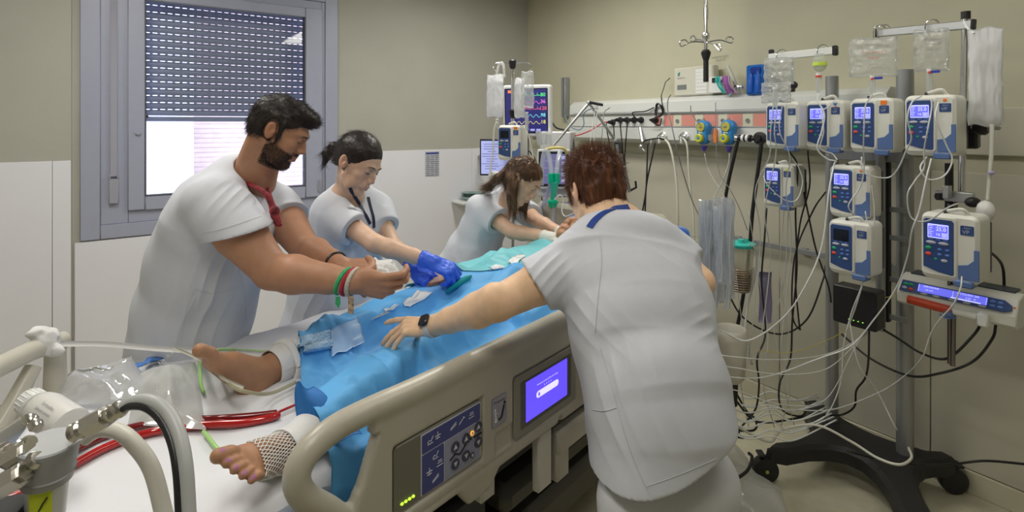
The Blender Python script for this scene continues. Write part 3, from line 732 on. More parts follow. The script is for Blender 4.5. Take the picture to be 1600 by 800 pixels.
# ---------------------------------------------------------------- the bearded man
def build_man():
    t = thing('person', 'bearded man in white tunic with bracelets on his wrist, holding gauze over the legs', 'person', (-1.15, 1.98, 0))
    H = Head((.080, -.031, 0), (468, 220, 1.78), (.86, .20, -.49), (.5, .1, .86), .93)
    skin = (.46, .235, .14)
    shR, elR, wrR = P(337, 320, 1.72), P(425, 424, 1.66), P(552, 441, 1.60)
    shL, elL, wrL = P(430, 322, 2.04), P(478, 390, 1.90), P(532, 416, 1.74)
    nb = P(388, 282, 1.86)
    neck = [cap(H.T(-.035, 0, -.03), nb, .051, .060, .02), cap(H.T(.0, 0, -.07), nb+arr(.05, -.01, -.01), .041, .046, .025)]
    lat = nrm((.1, .95, 0)); fw = nrm((.95, -.1, -.25))
    torso = loft([(P(376, 290, 1.87), lat, fw, .09, .06), (P(354, 335, 1.88), lat, fw, .15, .11), (P(326, 400, 1.90), lat, fw, .17, .14), (P(299, 490, 1.93), lat, fw, .16, .13)], .03)
    arms = arm_prims(shR, elR, wrR, .074, .054, .058, .035)+arm_prims(shL, elL, wrL, .066, .050, .054, .032)
    arms.append(ell(shR+(elR-shR)*.5+arr(.01, -.01, .02), (.05, .05, .08), frame(np.cross(elR-shR, (0, 1, 0)), elR-shR), .03))
    hR = hand_prims(wrR+nrm(wrR-elR)*.005, (.98, -.12, -.10), (.12, -.93, -.25), 1, ((20, 62, 30), (34, 62, 32), (50, 62, 35), (58, 55, 35)), thumb=(-12, 80, 30), sc=1.04, fat=1.12)
    hL = hand_prims(wrL, (.95, -.25, .05), (.1, -.35, .93), -1, ((30, 40, 20),)*4, thumb=(25, 25, 10), sc=1.02, fat=1.1)
    V, F = sdf_mesh(H.prims()+neck+torso+arms+hR+hL, .003)
    fn = paint_fn(skin, H, lips=(.42, .17, .14), beard=(.045, .026, .018), scalp=(.05, .03, .022), flush=(.55, .2, .1))
    body = raw_obj('body', V, F, M_skin, t, True, None, True, fn(V))
    mh = hair_mat('hair_dark_brown', (.022, .015, .012)); H.eyes(t, mh, 6, .0034, bvh_of(body), (.014, .022))
    # beard: short hairs where the jaw is dark
    def bm(Vv):
        q = H.L(Vv); x, y, z = q.T; edge = -.042-(x)*.18
        return (z < edge) & (x > -.008) & (z > -.125) & (np.abs(y) < .075) & ~((x > .076) & (np.abs(y) < .026) & (z > -.083)) & ~((x > .05) & (z > -.052)) | ((x > .08) & (np.abs(y) < .024) & (z < -.047) & (z > -.058))
    Vs, Fs = strands(4200, mesh_sample(V, F, bm), lambda p, n: n*.35+H.R @ arr(.15, 0, -.8), .0055, .0004, 3, .25)
    raw_obj('beard', Vs, Fs, mh, t, True)
    hp = [H.e((-.012, 0, .036), (.100, .079, .084), 0), H.e((.030, 0, .076), (.062, .060, .036), .02), H.e((.060, 0, .084), (.040, .048, .022), .015), H.e((.080, -.010, .076), (.024, .034, .017), .012),
          H.e((-.05, 0, -.01), (.056, .070, .06), .02),
          H.e((.085, 0, -.02), (.075, .12, .072), .008, '-'), H.e((.02, 0, -.125), (.16, .13, .092), .008, '-')]
    for y in (-1, 1): hp.append(H.e((-.016, y*.085, -.012), (.026, .030, .040), .006, '-'))
    for y in (-1, 1): hp += H.ch([(.012, y*.074, .03), (.016, y*.073, -.012), (.018, y*.070, -.035)], [.010, .007, .005], .006)
    def flow(p, n):
        q = H.L(p); d = np.stack([np.full(len(q), .8), q[:, 1]*2, .25+0*q[:, 0]], 1); d[q[:, 2] < .05] = (-.15, 0, -.9); d = d @ H.R.T; return d-n*(d*n).sum(1)[:, None]*.6+n*.15
    hair_obj(t, hp, .003, mh, lambda V_, N_: .0045*fbm(V_*30, 3), 9000, flow, .017, .00045, .10, 0, .22)
    # tunic
    sl = sleeve_prims(shR, elR, .42, .094, .106, .07, cutn=nrm((.25, 0.05, -.95)))+sleeve_prims(shL, elL, .38, .085, .09, .066)
    tp = [cap(nb+arr(-.035, 0, .02), shR+arr(-.01, .02, .0), .062, .085, .03), cap(nb+arr(-.035, 0, .01), shL+arr(0, -.02, 0), .060, .080, .03)]+loft([(P(366, 268, 1.87), lat, fw, .085, .055), (P(364, 300, 1.87), lat, fw, .165, .095), (P(353, 338, 1.88), lat, fw, .205, .155), (P(332, 400, 1.90), lat, fw, .205, .172), (P(310, 480, 1.93), nrm((.1, .95, 0)), nrm((1, -.1, -.1)), .205, .168), (P(296, 545, 1.95), nrm((.1, .95, 0)), (1, -.1, 0), .205, .155), (P(283, 620, 1.95), nrm((.1, .95, 0)), (1, -.1, 0), .20, .165)], .03)
    cut = [cap(H.T(-.03, 0, -.06), nb+arr(.01, 0, 0), .062, .064, .006, '-'), cap(nb+arr(.045, -.02, .02), P(424, 338, 1.74), .056, .014, .006, '-'),
           plane(P(283, 608, 1.95), (0, 0, -1), .003, '-')]
    tun = sdf_obj('tunic', sl+tp+cut, .0042, M_tunic, t, None, cloth_disp(.0034, 5, .35, 1.3, .0007, [(P(375, 372, 1.7), P(330, 470, 1.75), .07, .004, .035), (P(372, 300, 1.7), P(338, 345, 1.65), .05, .0035, .028), (P(300, 300, 1.8), P(262, 380, 1.85), .06, .004, .04), (P(330, 470, 1.75), P(300, 560, 1.75), .10, .004, .05), (P(240, 440, 1.9), P(235, 540, 1.9), .07, .005, .05)]))
    b = bvh_of(tun)
    seam(b, [(304, 452), (335, 458), (380, 446)], 'pocket_edge', M_seam, t, .0010)
    seam(b, [(304, 452), (290, 490), (284, 530)], 'pocket_seam', M_seam, t, .0007)
    seam(b, [(316, 364), (350, 357), (408, 338)], 'cuff_stitching', M_seam, t, .0008)
    seam(b, [(368, 400), (382, 460), (385, 500)], 'front_seam', M_seam, t, .0007)
    # red patterned neck scarf cord
    mr = mat('red_black_print', (.20, .015, .022), .7, noise=1., nscale=45)
    mb = MB(); pts = [nb+arr(-.045, -.03, .05), nb+arr(.02, -.055, .0), P(412, 300, 1.72), P(424, 318, 1.70), P(430, 345, 1.69)]
    mb.tube(pts, [.007, .008, .009, .010, .012], 8, sm=6); mb.build('neck_cord', mr, t); MB().ball(P(429, 330, 1.685), (.016, .014, .018)).build('cord_knot', mr, t); MB().tube([P(429, 330, 1.685), P(434, 348, 1.68), P(440, 352, 1.68)], [.010, .012, .004], 8, sm=4).build('cord_end', mr, t); MB().tube([nb+arr(.04, .04, .0), P(420, 300, 1.80), P(428, 325, 1.70)], .007, 8, sm=4).build('neck_cord', mr, t)
    # trousers and shoes
    l0 = nrm((.1, .95, 0)); f0 = nrm((.95, -.1, 0))
    sdf_obj('trousers', legs_prims(P(284, 560, 1.95), l0, f0, .17, arr(-1.18, 1.97, 0), .1, .075), .008, M_trouser, t)
    shoes(t, arr(-1.18, 1.97, 0), l0, f0)
    # bracelets on the near wrist, band on the far one
    d = nrm(wrR-elR)
    for k, (o, col, nm) in enumerate(((-.032, (.05, .42, .16), 'green_bracelet'), (-.014, (.45, .03, .05), 'red_bracelet'), (.000, (.55, .5, .42), 'pale_bracelet'))):
        c = wrR+d*o; R = frame(d+arr(0, 0, (-.35, -.25, -.15)[k]), (0, 0, 1)); mb = MB(); ring = [c+R @ arr(0, .0385*math.cos(a), .0385*math.sin(a)) for a in np.linspace(0, 2*PI, 25)]
        mb.tube(ring, .0068, 6, cap=False); mb.build('bracelet', mat(nm, col, .8, noise=.3, nscale=200), t)['label'] = nm.replace('_', ' ')
    mb = MB(); c = wrR+d*-.03+arr(-.012, -.02, -.04); mb.prism(c, frame((1, 0, 0), (0, -1, 0)), [(-.006, 0), (.006, 0), (.008, -.018), (.003, -.034), (-.007, -.022)], .002); mb.build('bracelet_tail', mat('green_bracelet'), t)
    mb = MB(); c = wrR+d*.004+arr(-.004, -.022, -.034); mb.prism(c, frame((1, 0, 0), (0, -1, 0)), [(-.008, 0), (.008, 0), (.008, -.05), (-.008, -.05)], .002); mb.build('badge_ribbon', mat('badge_ribbon', (.45, .32, .2), .7, noise=.8, nscale=90), t)
    d = nrm(wrL-elL); R = frame(d, (0, 0, 1)); c = wrL-d*.03; mb = MB(); mb.tube([c+R @ arr(0, .0365*math.cos(a), .0365*math.sin(a)) for a in np.linspace(0, 2*PI, 25)], .005, 6, cap=False); mb.build('wristband', M_black, t)
    return t
man = build_man()
# ---------------------------------------------------------------- woman with ponytail and blue gloves
M_blueglove = mat('blue_nitrile', (.05, .15, .82), .38, noise=.1, nscale=50, bump=.5, bscale=70, bdist=.003)
M_whiteglove = mat('white_latex_glove', (.72, .72, .66), .45, bump=.4, bscale=70)
def glove(t, prims, wr, d, m, r=.032):
    g = []
    for op, k, f, lo, hi in prims: g.append((op, k, (lambda X, Y, Z, f=f: f(X, Y, Z)-.0022), lo-.003, hi+.003))
    g = chain([np.asarray(wr)-d*.03, np.asarray(wr)+d*.015], [r+.006, r+.001], .01)+g
    g.append(cap(np.asarray(wr)-d*.05, np.asarray(wr)-d*.02, r+.003, r, .002, '-'))
    return sdf_obj('glove', g, .0028, m, t, None, lambda V, N: .0014*ridge(V*55, 1)-.001)
def build_ponytail():
    t = thing('person', 'woman with dark hair tied in a ponytail, white tunic, dark lanyard and blue gloves', 'person', (-.80, 2.42, 0))
    H = Head((.085, 0, 0), (583, 270, 2.18), (.815, -.335, -.469), (.1, .1, 1), .98)
    skin = (.68, .45, .32)
    shR, elR, wrR = P(516, 330, 2.28), P(586, 381, 2.13), P(672, 408, 2.10)
    shL, elL, wrL = P(588, 325, 2.46), P(612, 382, 2.32), P(648, 417, 2.20)
    nb = P(543, 305, 2.33); lat = nrm((.53, .85, 0)); fw = nrm((.82, -.5, -.25))
    neck = [cap(H.T(-.035, 0, -.03), nb, .045, .050, .02), cap(H.T(.0, 0, -.07), nb+arr(.03, -.02, -.01), .036, .04, .02)]
    torso = loft([(nb, lat, fw, .10, .06), (P(545, 350, 2.35), lat, fw, .14, .10), (P(530, 420, 2.37), lat, fw, .13, .10)], .03)
    arms = arm_prims(shR, elR, wrR, .042, .036, .037, .025)+arm_prims(shL, elL, wrL, .041, .035, .036, .025)
    dR, dL = nrm(wrR-elR), nrm(wrL-elL)
    hR = hand_prims(wrR, nrm(dR+arr(.1, 0, -.15)), (.2, -.45, .85), 1, ((45, 60, 30), (50, 60, 30), (55, 60, 30), (55, 55, 30)), thumb=(15, 40, 15), sc=.96)
    hL = hand_prims(wrL, nrm(dL+arr(.2, 0, -.1)), (-.1, -.6, .75), -1, ((40, 50, 30),)*4, thumb=(20, 30, 15), sc=.94)
    V, F = sdf_mesh(H.prims(True)+neck+torso+arms+hR+hL, .003)
    fn = paint_fn(skin, H, lips=(.58, .30, .26), scalp=(.05, .03, .025), flush=(.7, .28, .2))
    body = raw_obj('body', V, F, M_skin, t, True, None, True, fn(V))
    mh = hair_mat('hair_black_brown', (.020, .013, .012), .42); H.eyes(t, mh, 4, .0022, bvh_of(body))
    hp = [H.e((-.016, 0, .036), (.101, .083, .090), 0), H.e((-.06, 0, .0), (.045, .065, .07), .02), H.e((.105, 0, -.03), (.085, .12, .092), .006, '-'), H.e((.02, 0, -.13), (.16, .13, .095), .008, '-')]
    for y in (-1, 1): hp.append(H.e((-.006, y*.090, -.02), (.022, .022, .030), .005, '-'))
    hp += H.ch([(-.10, 0, .018), (-.128, -.012, .0), (-.138, -.018, -.035), (-.128, -.018, -.072)], [.016, .024, .022, .008], .008)
    def flow(p, n):
        q = H.L(p); d = arr(-.14, 0, .01)[None]-q; d[q[:, 0] < -.108] = (0, 0, -.1); d = d @ H.R.T; d /= np.linalg.norm(d, axis=1)[:, None]; return d-n*(d*n).sum(1)[:, None]*.95
    hair_obj(t, hp, .003, mh, lambda V_, N_: .0012*fbm(V_*60, 2), 6000, flow, .045, .0004, .0, 0, .015, sink=.003)
    MB().lathe(H.T(-.104, 0, .018), H.R[:, 0], [(-.006, .012), (-.004, .018), (.004, .018), (.006, .012)], 14).build('hair_tie', M_black, t)
    glove(t, hR, wrR, dR, M_blueglove, .027); glove(t, hL, wrL, dL, M_blueglove, .027)
    sl = sleeve_prims(shR, elR, .60, .070, .074, .042)+sleeve_prims(shL, elL, .55, .066, .070, .041)
    tp = [cap(nb+arr(-.01, .01, -.005), shR, .048, .066, .03), cap(nb+arr(-.01, .01, -.005), shL, .048, .066, .03)]+loft([(P(546, 296, 2.34), lat, fw, .075, .05), (P(546, 318, 2.35), lat, fw, .145, .08), (P(543, 350, 2.36), lat, fw, .165, .14), (P(534, 400, 2.38), lat, fw, .165, .155), (P(522, 455, 2.40), lat, nrm((.85, -.5, 0)), .18, .170), (P(508, 530, 2.40), lat, nrm((.85, -.5, 0)), .19, .185), (P(503, 590, 2.40), lat, nrm((.85, -.5, 0)), .19, .185)], .03)
    cut = [cap(H.T(-.03, 0, -.06), nb, .056, .060, .006, '-'), cap(nb+arr(.03, -.03, .01), P(570, 326, 2.22), .044, .016, .010, '-'), plane(P(503, 590, 2.40), (0, 0, -1), .003, '-')]
    tun = sdf_obj('tunic', sl+tp+cut, .0046, M_tunic, t, None, cloth_disp(.0042, 6.5, .35, 4.1, .001, [(P(560, 345, 2.25), P(520, 420, 2.25), .06, .004, .03), (P(525, 440, 2.3), P(480, 540, 2.3), .10, .005, .05)]))
    b = bvh_of(tun)
    seam(b, [(520, 374), (555, 368), (585, 356)], 'cuff_stitching', M_seam, t, .0008)
    seam(b, [(470, 480), (480, 500), (478, 520)], 'pocket_seam', M_seam, t, .001)
    ml = mat('navy_lanyard', (.012, .016, .05), .6)
    cb = bvh_multi([body, tun])
    band_on(cb, [(547, 293), (550, 300), (556, 310), (568, 330), (578, 350)], .014, 'lanyard', ml, t); band_on(cb, [(575, 308), (579, 325), (583, 340), (584, 356)], .014, 'lanyard', ml, t)
    l0 = nrm((.53, .85, 0)); f0 = nrm((.85, -.53, 0)); sdf_obj('trousers', legs_prims(P(505, 545, 2.40), l0, f0, .16, arr(-.83, 2.42, 0), .09, .065), .009, M_trouser, t); shoes(t, arr(-.83, 2.42, 0), l0, f0)
build_ponytail()
# ---------------------------------------------------------------- woman with long brown hair at the patient's head
def build_longhair():
    t = thing('person', 'woman with long brown hair bending over the patient in white tunic and pale gloves', 'person', (-.25, 3.2, 0))
    H = Head((.085, 0, 0), (836, 297, 2.82), (.72, -.30, -.60), (.3, .1, .9), 1.0)
    skin = (.68, .44, .31)
    shR, elR, wrR = P(748, 324, 3.02), P(800, 362, 2.84), P(858, 371, 2.70)
    shL, elL, wrL = P(822, 332, 3.16), P(840, 345, 2.98), P(880, 366, 2.84)
    nb = P(797, 318, 3.0); lat = nrm((.4, .9, 0)); fw = nrm((.80, -.35, -.5))
    neck = [cap(H.T(-.035, 0, -.03), nb, .045, .050, .02), cap(H.T(.0, 0, -.07), nb+arr(.03, -.02, -.01), .036, .04, .02)]
    torso = loft([(nb, lat, fw, .10, .06), (P(768, 345, 3.10), lat, fw, .09, .06), (P(748, 390, 3.16), lat, fw, .07, .05)], .03)
    arms = arm_prims(shR, elR, wrR, .043, .037, .038, .026)+arm_prims(shL, elL, wrL, .042, .036, .037, .026); dR, dL = nrm(wrR-elR), nrm(wrL-elL)
    hR = hand_prims(wrR, nrm(dR+arr(.3, 0, 0)), (.1, -.5, .8), 1, ((35, 50, 30),)*4, thumb=(20, 30, 15), sc=.95)
    hL = hand_prims(wrL, nrm(dL+arr(.2, 0, 0)), (.0, -.2, .95), -1, ((35, 50, 30),)*4, thumb=(20, 30, 15), sc=.95)
    V, F = sdf_mesh(H.prims(True)+neck+torso+arms+hR+hL, .0035)
    fn = paint_fn(skin, H, lips=(.55, .28, .24), scalp=(.08, .045, .03), flush=(.7, .28, .2))
    body = raw_obj('body', V, F, M_skin, t, True, None, True, fn(V))
    mh = hair_mat('hair_brown', (.115, .058, .028), .36, .7); H.eyes(t, mh, 2, .0024, bvh_of(body))
    hp = [H.e((-.014, 0, .032), (.099, .081, .086), 0), H.e((-.055, 0, -.01), (.052, .074, .080), .02), H.e((.105, .02, -.03), (.082, .13, .092), .006, '-'), H.e((.03, 0, -.13), (.10, .045, .095), .008, '-')]
    nbs = nb
    for i in range(13):         # locks falling straight down past the near cheek and over the shoulder
        a = i/12; base = H.T(-.085+.060*a, -.072, .015-.03*a); 
        mid = base+arr(.005*math.sin(i*2.1), -.022-.01*a, -.085-.012*math.sin(i*1.7)); end = mid+arr(-.012+.02*a, .0, -.085-.02*math.sin(i*2.9))
        hp += chain([base, (base+mid)/2+arr(0, -.010, 0), mid, end], [.017, .016, .012, .003], .008)
    for i in range(7):
        a = i/6; base = H.T(-.085, -.05+.08*a, -.0); hp += chain([base, base+arr(-.05, .0, -.045), base+arr(-.085-.01*a, .01, -.07), P(762+6*a, 295+2*a, 3.0)], [.022, .020, .012, .003], .008)
    for i in range(5): a = i/4; base = H.T(-.05+.05*a, .078, .0); hp += chain([base, base+arr(.0, .01, -.09), base+arr(.0, 0, -.17)], [.018, .017, .005], .008)
    def flow(p, n):
        q = H.L(p); d = np.tile(arr(-.02, 0, -1.), (len(p), 1)); top = q[:, 2] > .02; d[top] = (np.stack([-.4+0*q[top, 0], np.sign(q[top, 1])*.8, -.3+0*q[top, 0]], 1) @ H.R.T); m_ = p[:, 0] < P(790, 300, 2.95)[0]-.02; d[m_] = (-.8, .1, -.45)
        return d-n*(d*n).sum(1)[:, None]*.9
    hair_obj(t, hp, .0038, mh, lambda V_, N_: .0035*ridge(V_*arr(60, 60, 14), 2)-.002, 7500, flow, .06, .0005, .0, .15, .03, sink=.004)
    MB().tube([H.T(-.012, -.083, -.04)+arr(.007*math.cos(a), 0, .007*math.sin(a)-.006) for a in np.linspace(0, 2*PI, 15)], .001, 5).build('earring', M_chrome, t)
    glove(t, hR, wrR, dR, M_whiteglove, .028); glove(t, hL, wrL, dL, M_whiteglove, .028)
    sl = sleeve_prims(shR, elR, .62, .074, .078, .045)+sleeve_prims(shL, elL, .45, .068, .072, .043)
    tp = [cap(nb+arr(-.01, .01, -.005), shR, .048, .066, .03), cap(nb+arr(-.01, .01, -.005), shL, .048, .066, .03)]+loft([(P(785, 306, 3.03), lat, fw, .08, .05), (P(772, 322, 3.07), lat, fw, .14, .075), (P(758, 350, 3.10), lat, fw, .16, .115), (P(738, 395, 3.13), lat, fw, .165, .14), (P(722, 440, 3.14), lat, nrm((.9, -.4, 0)), .185, .17), (P(715, 490, 3.14), lat, nrm((.9, -.4, 0)), .19, .18)], .03)
    cut = [cap(H.T(-.03, 0, -.06), nb, .056, .060, .006, '-'), cap(nb+arr(.03, -.03, .01), P(822, 352, 2.95), .05, .012, .006, '-'), plane(P(715, 480, 3.14), (0, 0, -1), .003, '-')]
    tun = sdf_obj('tunic', sl+tp+cut, .005, M_tunic, t, None, cloth_disp(.0048, 6, .35, 8.7, .001))
    b = bvh_of(tun); seam(b, [(752, 372), (770, 362), (788, 348)], 'cuff_stitching', M_seam, t, .0008)
    l0 = nrm((.4, .9, 0)); f0 = nrm((.9, -.4, 0)); sdf_obj('trousers', legs_prims(P(717, 470, 3.14), l0, f0, .16, arr(-.32, 3.2, 0), .09, .065), .010, M_trouser, t); shoes(t, arr(-.32, 3.2, 0), l0, f0)
build_longhair()
# ---------------------------------------------------------------- nurse seen from behind
def build_back():
    t = thing('person', 'nurse seen from behind with short spiky auburn hair in a long white tunic', 'person', (.40, 1.27, 0))
    H = Head((-.012, .083, -.008), (897, 300, 1.66), (-.40, .83, -.36), (-.05, .1, 1), 1.0)
    skin = (.88, .59, .38)
    shL, elL, wrL = P(892, 418, 1.52), P(778, 474, 1.40), P(675, 510, 1.56)
    shR, elR, wrR = P(1048, 402, 1.62), P(1092, 440, 1.56), arr(.36, 1.86, 1.12)
    nb = P(955, 355, 1.63); lat = nrm((-.93, -.37, 0)); fw = nrm((-.33, .83, -.42))
    neck = [cap(H.T(-.04, 0, -.03), nb, .052, .060, .02), cap(H.T(.0, 0, -.07), nb+arr(-.01, .04, -.01), .042, .05, .02)]
    torso = loft([(nb, lat, fw, .11, .06), (P(985, 420, 1.55), lat, fw, .16, .10), (P(1005, 520, 1.45), lat, fw, .14, .10)], .03)
    arms = arm_prims(shL, elL, wrL, .056, .044, .045, .029)+arm_prims(shR, elR, wrR, .050, .043, .042, .027)
    arms += [cap(elL+arr(-.01, -.01, .02), elL+(wrL-elL)*.4+arr(0, 0, .006), .036, .032, .015)]
    dL = nrm(wrL-elL); dR = nrm(wrR-elR)
    tips = []
    hL = hand_prims(wrL+dL*.004, nrm(arr(-.88, .20, -.06)), (-.10, -.42, .9), -1, ((10, 10, 6), (24, 12, 8), (26, 12, 8), (30, 14, 8)), spread=(6, -24, -33, -42), thumb=(10, 45, 10), sc=.90, fat=1.02, tips=tips)
    hR = hand_prims(wrR, dR, (0, 0, 1), 1, ((35, 45, 25),)*4, sc=1.)
    V, F = sdf_mesh(H.prims(True)+neck+torso+arms+hL+hR, .003)
    def ex(V_, c):
        for p_, d_, n_ in tips:
            q = V_-(p_-d_*.004+n_*.006); m_ = (np.linalg.norm(q, axis=1) < .0055); c[m_] = (.68, .42, .34)
        return c
    fn = paint_fn(skin, H, lips=(.55, .28, .24), scalp=(.12, .055, .03), flush=(.75, .3, .22), extra=ex)
    body = raw_obj('body', V, F, M_skin, t, True, None, True, fn(V))
    mh = hair_mat('hair_auburn', (.135, .048, .020), .42, .75); H.eyes(t, mh)
    hp = [H.e((-.018, 0, .038), (.102, .084, .090), 0), H.e((-.048, 0, -.022), (.060, .070, .064), .02), H.e((.095, 0, -.03), (.075, .12, .085), .006, '-'), H.e((.02, 0, -.142), (.16, .13, .075), .006, '-')]
    for y in (-1, 1): hp.append(H.e((.000, y*.094, -.020), (.030, .030, .042), .005, '-')); hp += H.ch([(.030, y*.074, .02), (.036, y*.070, -.02)], [.009, .005], .006)
    def flow(p, n):
        q = H.L(p); d = np.tile(arr(-.1, 0, -1.), (len(p), 1)) @ H.R.T; w = np.clip((q[:, 2]-.02+.03*vnoise(p*40))/.06, 0, 1)[:, None]
        d = d-n*(d*n).sum(1)[:, None]*.95; up = n*.45+(arr(.5, 0, .3) @ H.R.T)*.7+rng.normal(0, .3, p.shape); return d*(1-w)+up*w
    hair_obj(t, hp, .003, mh, lambda V_, N_: .004*ridge(V_*arr(26, 26, 18), 2)-.003, 12000, flow, .026, .0006, .06, 0, .15)
    MB().tube([H.T(-.012, .086, -.050)+arr(.010*math.cos(a), .004*math.cos(a), .012*math.sin(a)-.012) for a in np.linspace(0, 2*PI, 17)], .0011, 5).build('earring', M_chrome, t)
    sl = sleeve_prims(shL, elL, .50, .078, .076, .05, cutn=nrm((-.75, -.12, -.45)))+sleeve_prims(shR, elR, .52, .072, .074, .05)
    tp = [cap(nb+arr(0, .01, -.03), shR+arr(-.03, .02, -.01), .045, .056, .03), cap(nb+arr(0, .01, -.03), shL, .045, .056, .03)]+loft([(P(968, 366, 1.62), lat, fw, .10, .05), (P(974, 380, 1.61), lat, fw, .135, .07), (P(978, 410, 1.57), lat, fw, .205, .125), (P(1000, 480, 1.48), lat, fw, .195, .135), (P(1008, 540, 1.42), lat, nrm((-.35, .9, -.25)), .180, .135), (P(1026, 620, 1.35), lat, nrm((-.37, .93, -.1)), .170, .145),
               (P(1036, 690, 1.31), lat, nrm((-.37, .93, 0)), .166, .145), (P(1036, 760, 1.28), lat, nrm((-.37, .93, 0)), .155, .140), (P(1036, 830, 1.27), lat, nrm((-.37, .93, 0)), .155, .140)], .035)
    sideL = P(975, 700, 1.24)
    cut = [cap(H.T(-.04, 0, -.06), nb+arr(0, 0, .01), .064, .070, .006, '-'), plane(arr(.33, 1.16, .872), nrm((.30, .05, -.94)), .003, '-'),
           ]
    tun = sdf_obj('tunic', sl+tp+cut, .0040, M_tunic, t, None, cloth_disp(.0030, 4.5, .22, 12.2, .0009, [(P(905, 478, 1.4), P(990, 560, 1.32), .06, .004, .035), (P(955, 560, 1.25), P(1010, 700, 1.2), .09, .004, .045), (P(1100, 500, 1.4), P(1030, 560, 1.35), .06, .004, .035), (P(870, 400, 1.45), P(835, 450, 1.4), .05, .003, .025)]))
    b = bvh_of(tun)
    seam(b, [(937, 372), (940, 410), (934, 470), (930, 520)], 'back_seam', M_seam, t, .0009)
    seam(b, [(938, 545), (955, 600), (968, 650), (990, 720), (1020, 784)], 'slit_edge', M_seam, t, .0016)
    seam(b, [(812, 434), (835, 455), (868, 486)], 'cuff_stitching', M_seam, t, .001)
    seam(b, [(1010, 760), (1060, 742), (1120, 716)], 'hem_stitching', M_seam, t, .0007)
    seam(b, [(926, 640), (945, 642), (966, 636)], 'pocket_edge', M_seam, t, .001)
    # lanyard across the nape, with pale lettering
    cb = bvh_multi([body, tun]); lan = band_on(cb, [(921, 356), (930, 344), (944, 333), (960, 327), (982, 324)], .019, 'lanyard', mat('blue_lanyard', (.018, .06, .30), .55), t)
    q0, n0 = cast_px(cb, 951, 330, .0065); q1, _ = cast_px(cb, 966, 325, .0065); x = nrm(q1-q0); n0 = nrm(n0-x*np.dot(n0, x)); mb = MB(); mb.text('VISITA', .014, q0, np.stack([x, np.cross(n0, x), n0], 1)); mb.build('lanyard_lettering', M_white, lan)
    # wristwatch with pale strap
    R = frame(dL, (-.1, -.5, .85)); c = wrL+dL*-.004; ring = [c+R @ arr(0, .0335*math.cos(a), .0315*math.sin(a)) for a in np.linspace(0, 2*PI, 29)]
    G_ = np.array([[q-dL*.010, q+dL*.010] for q in ring]); mb = MB(); m2 = solid_sheet(G_, .0022); mb.add(np.vstack(m2.V), m2.F); mb.build('watch_strap', mat('pale_pink_strap', (.72, .68, .68), .5), t)
    fz = R @ arr(0, .22, .97); mb = MB(); mb.plate(c+fz*.0315, frame(dL, fz), .036, .034, .009, .009, .002); w = mb.build('watch_case', mat('dark_watch', (.03, .03, .035), .15), t)
    l0 = lat; f0 = nrm((-.37, .93, 0)); hc = P(1046, 770, 1.30)
    sdf_obj('trousers', legs_prims(hc, l0, f0, .17, arr(.40, 1.25, 0), .098, .075), .006, M_trouser, t, None, lambda V_, N_: .004*ridge(V_*arr(14, 14, 3), 1)-.002); shoes(t, arr(.40, 1.25, 0), l0, f0)
build_back()
# ================================================================ the hospital bed (bed coordinates: u from foot to head, v from far side to near side)
M_cream = mat('cream_bed_plastic', (.47, .44, .36), .32, noise=.03, nscale=8)
M_cream_d = mat('dark_cream_plastic', (.27, .255, .205), .4)
M_cream_w = mat('pale_cream_plastic', (.62, .60, .52), .3)
M_dark = mat('dark_bed_chassis', (.045, .042, .038), .5)
M_sheet = mat('white_bed_sheet', (.76, .77, .81), .8, bump=.15, bscale=9, bdist=.02)
RB = np.stack([BU, -BV, [0, 0, 1]], 1)       # columns: u, -v, up (right-handed)
RP = np.stack([BU, [0, 0, 1], BV], 1)        # rail plane: x along the bed, y up, z outwards to the near side
assert np.linalg.det(RP) > 0
def bbx(mb, u0, u1, v0, v1, z0, z1, ch=0., m=None): return mb.box(B((u0+u1)/2, (v0+v1)/2, (z0+z1)/2), (u1-u0, v1-v0, z1-z0), RB, ch, m)
bed = thing('hospital_bed', 'cream intensive care bed with moulded side rail, screen and control panel', 'bed', B(1.05, .45, 0))
mb = MB(); bbx(mb, .05, 2.15, .06, .84, .52, .66, .02); bbx(mb, .2, 2.0, .2, .7, .3, .52, .03); mb.build('bed_deck', M_dark, bed)
mb = MB(); bbx(mb, .15, 2.05, .1, .80, .14, .26, .03); bbx(mb, .3, .55, .25, .65, .26, .5, .02); bbx(mb, 1.6, 1.85, .25, .65, .26, .5, .02); mb.build('chassis', M_cream_d, bed)
# diagonal grey covers under the rail, seen below it
mb = MB(); pts = [B(.7, .80, .50), B(1.15, .83, .40), B(1.9, .83, .46)]
bbx(mb, .75, 2.05, .74, .86, .20, .34, .03); bbx(mb, .9, 2.05, .76, .88, .40, .50, .03); mb.build('side_cover', mat('grey_brown_cover', (.10, .092, .075), .45), bed)
mb = MB(); bbx(mb, .58, .80, .70, .90, .36, .60, .02); cb = mb.build('pump_box', M_black, bed)
mb = MB(); mb.box(B(.69, .902, .495), (.15, .006, .020), RB, .002); mb.build('blue_strip', mat('blue_label', (.10, .14, .36), .5), bed)
for u in (.2, 1.95):
    for v in (.1, .8):
        mb = MB(); c = B(u, v, .075); mb.lathe(c-BV*.02, BV, [(0, .05), (.006, .072), (.034, .072), (.04, .05)], 20); w = mb.build('caster', M_black, bed)
        mb = MB(); mb.cyl(B(u, v, .10), B(u, v, .2), .02); mb.build('caster_stem', M_steel, bed)
def mat_z(u): return .78+.0*u+(max(u-1.15, 0)*.17)
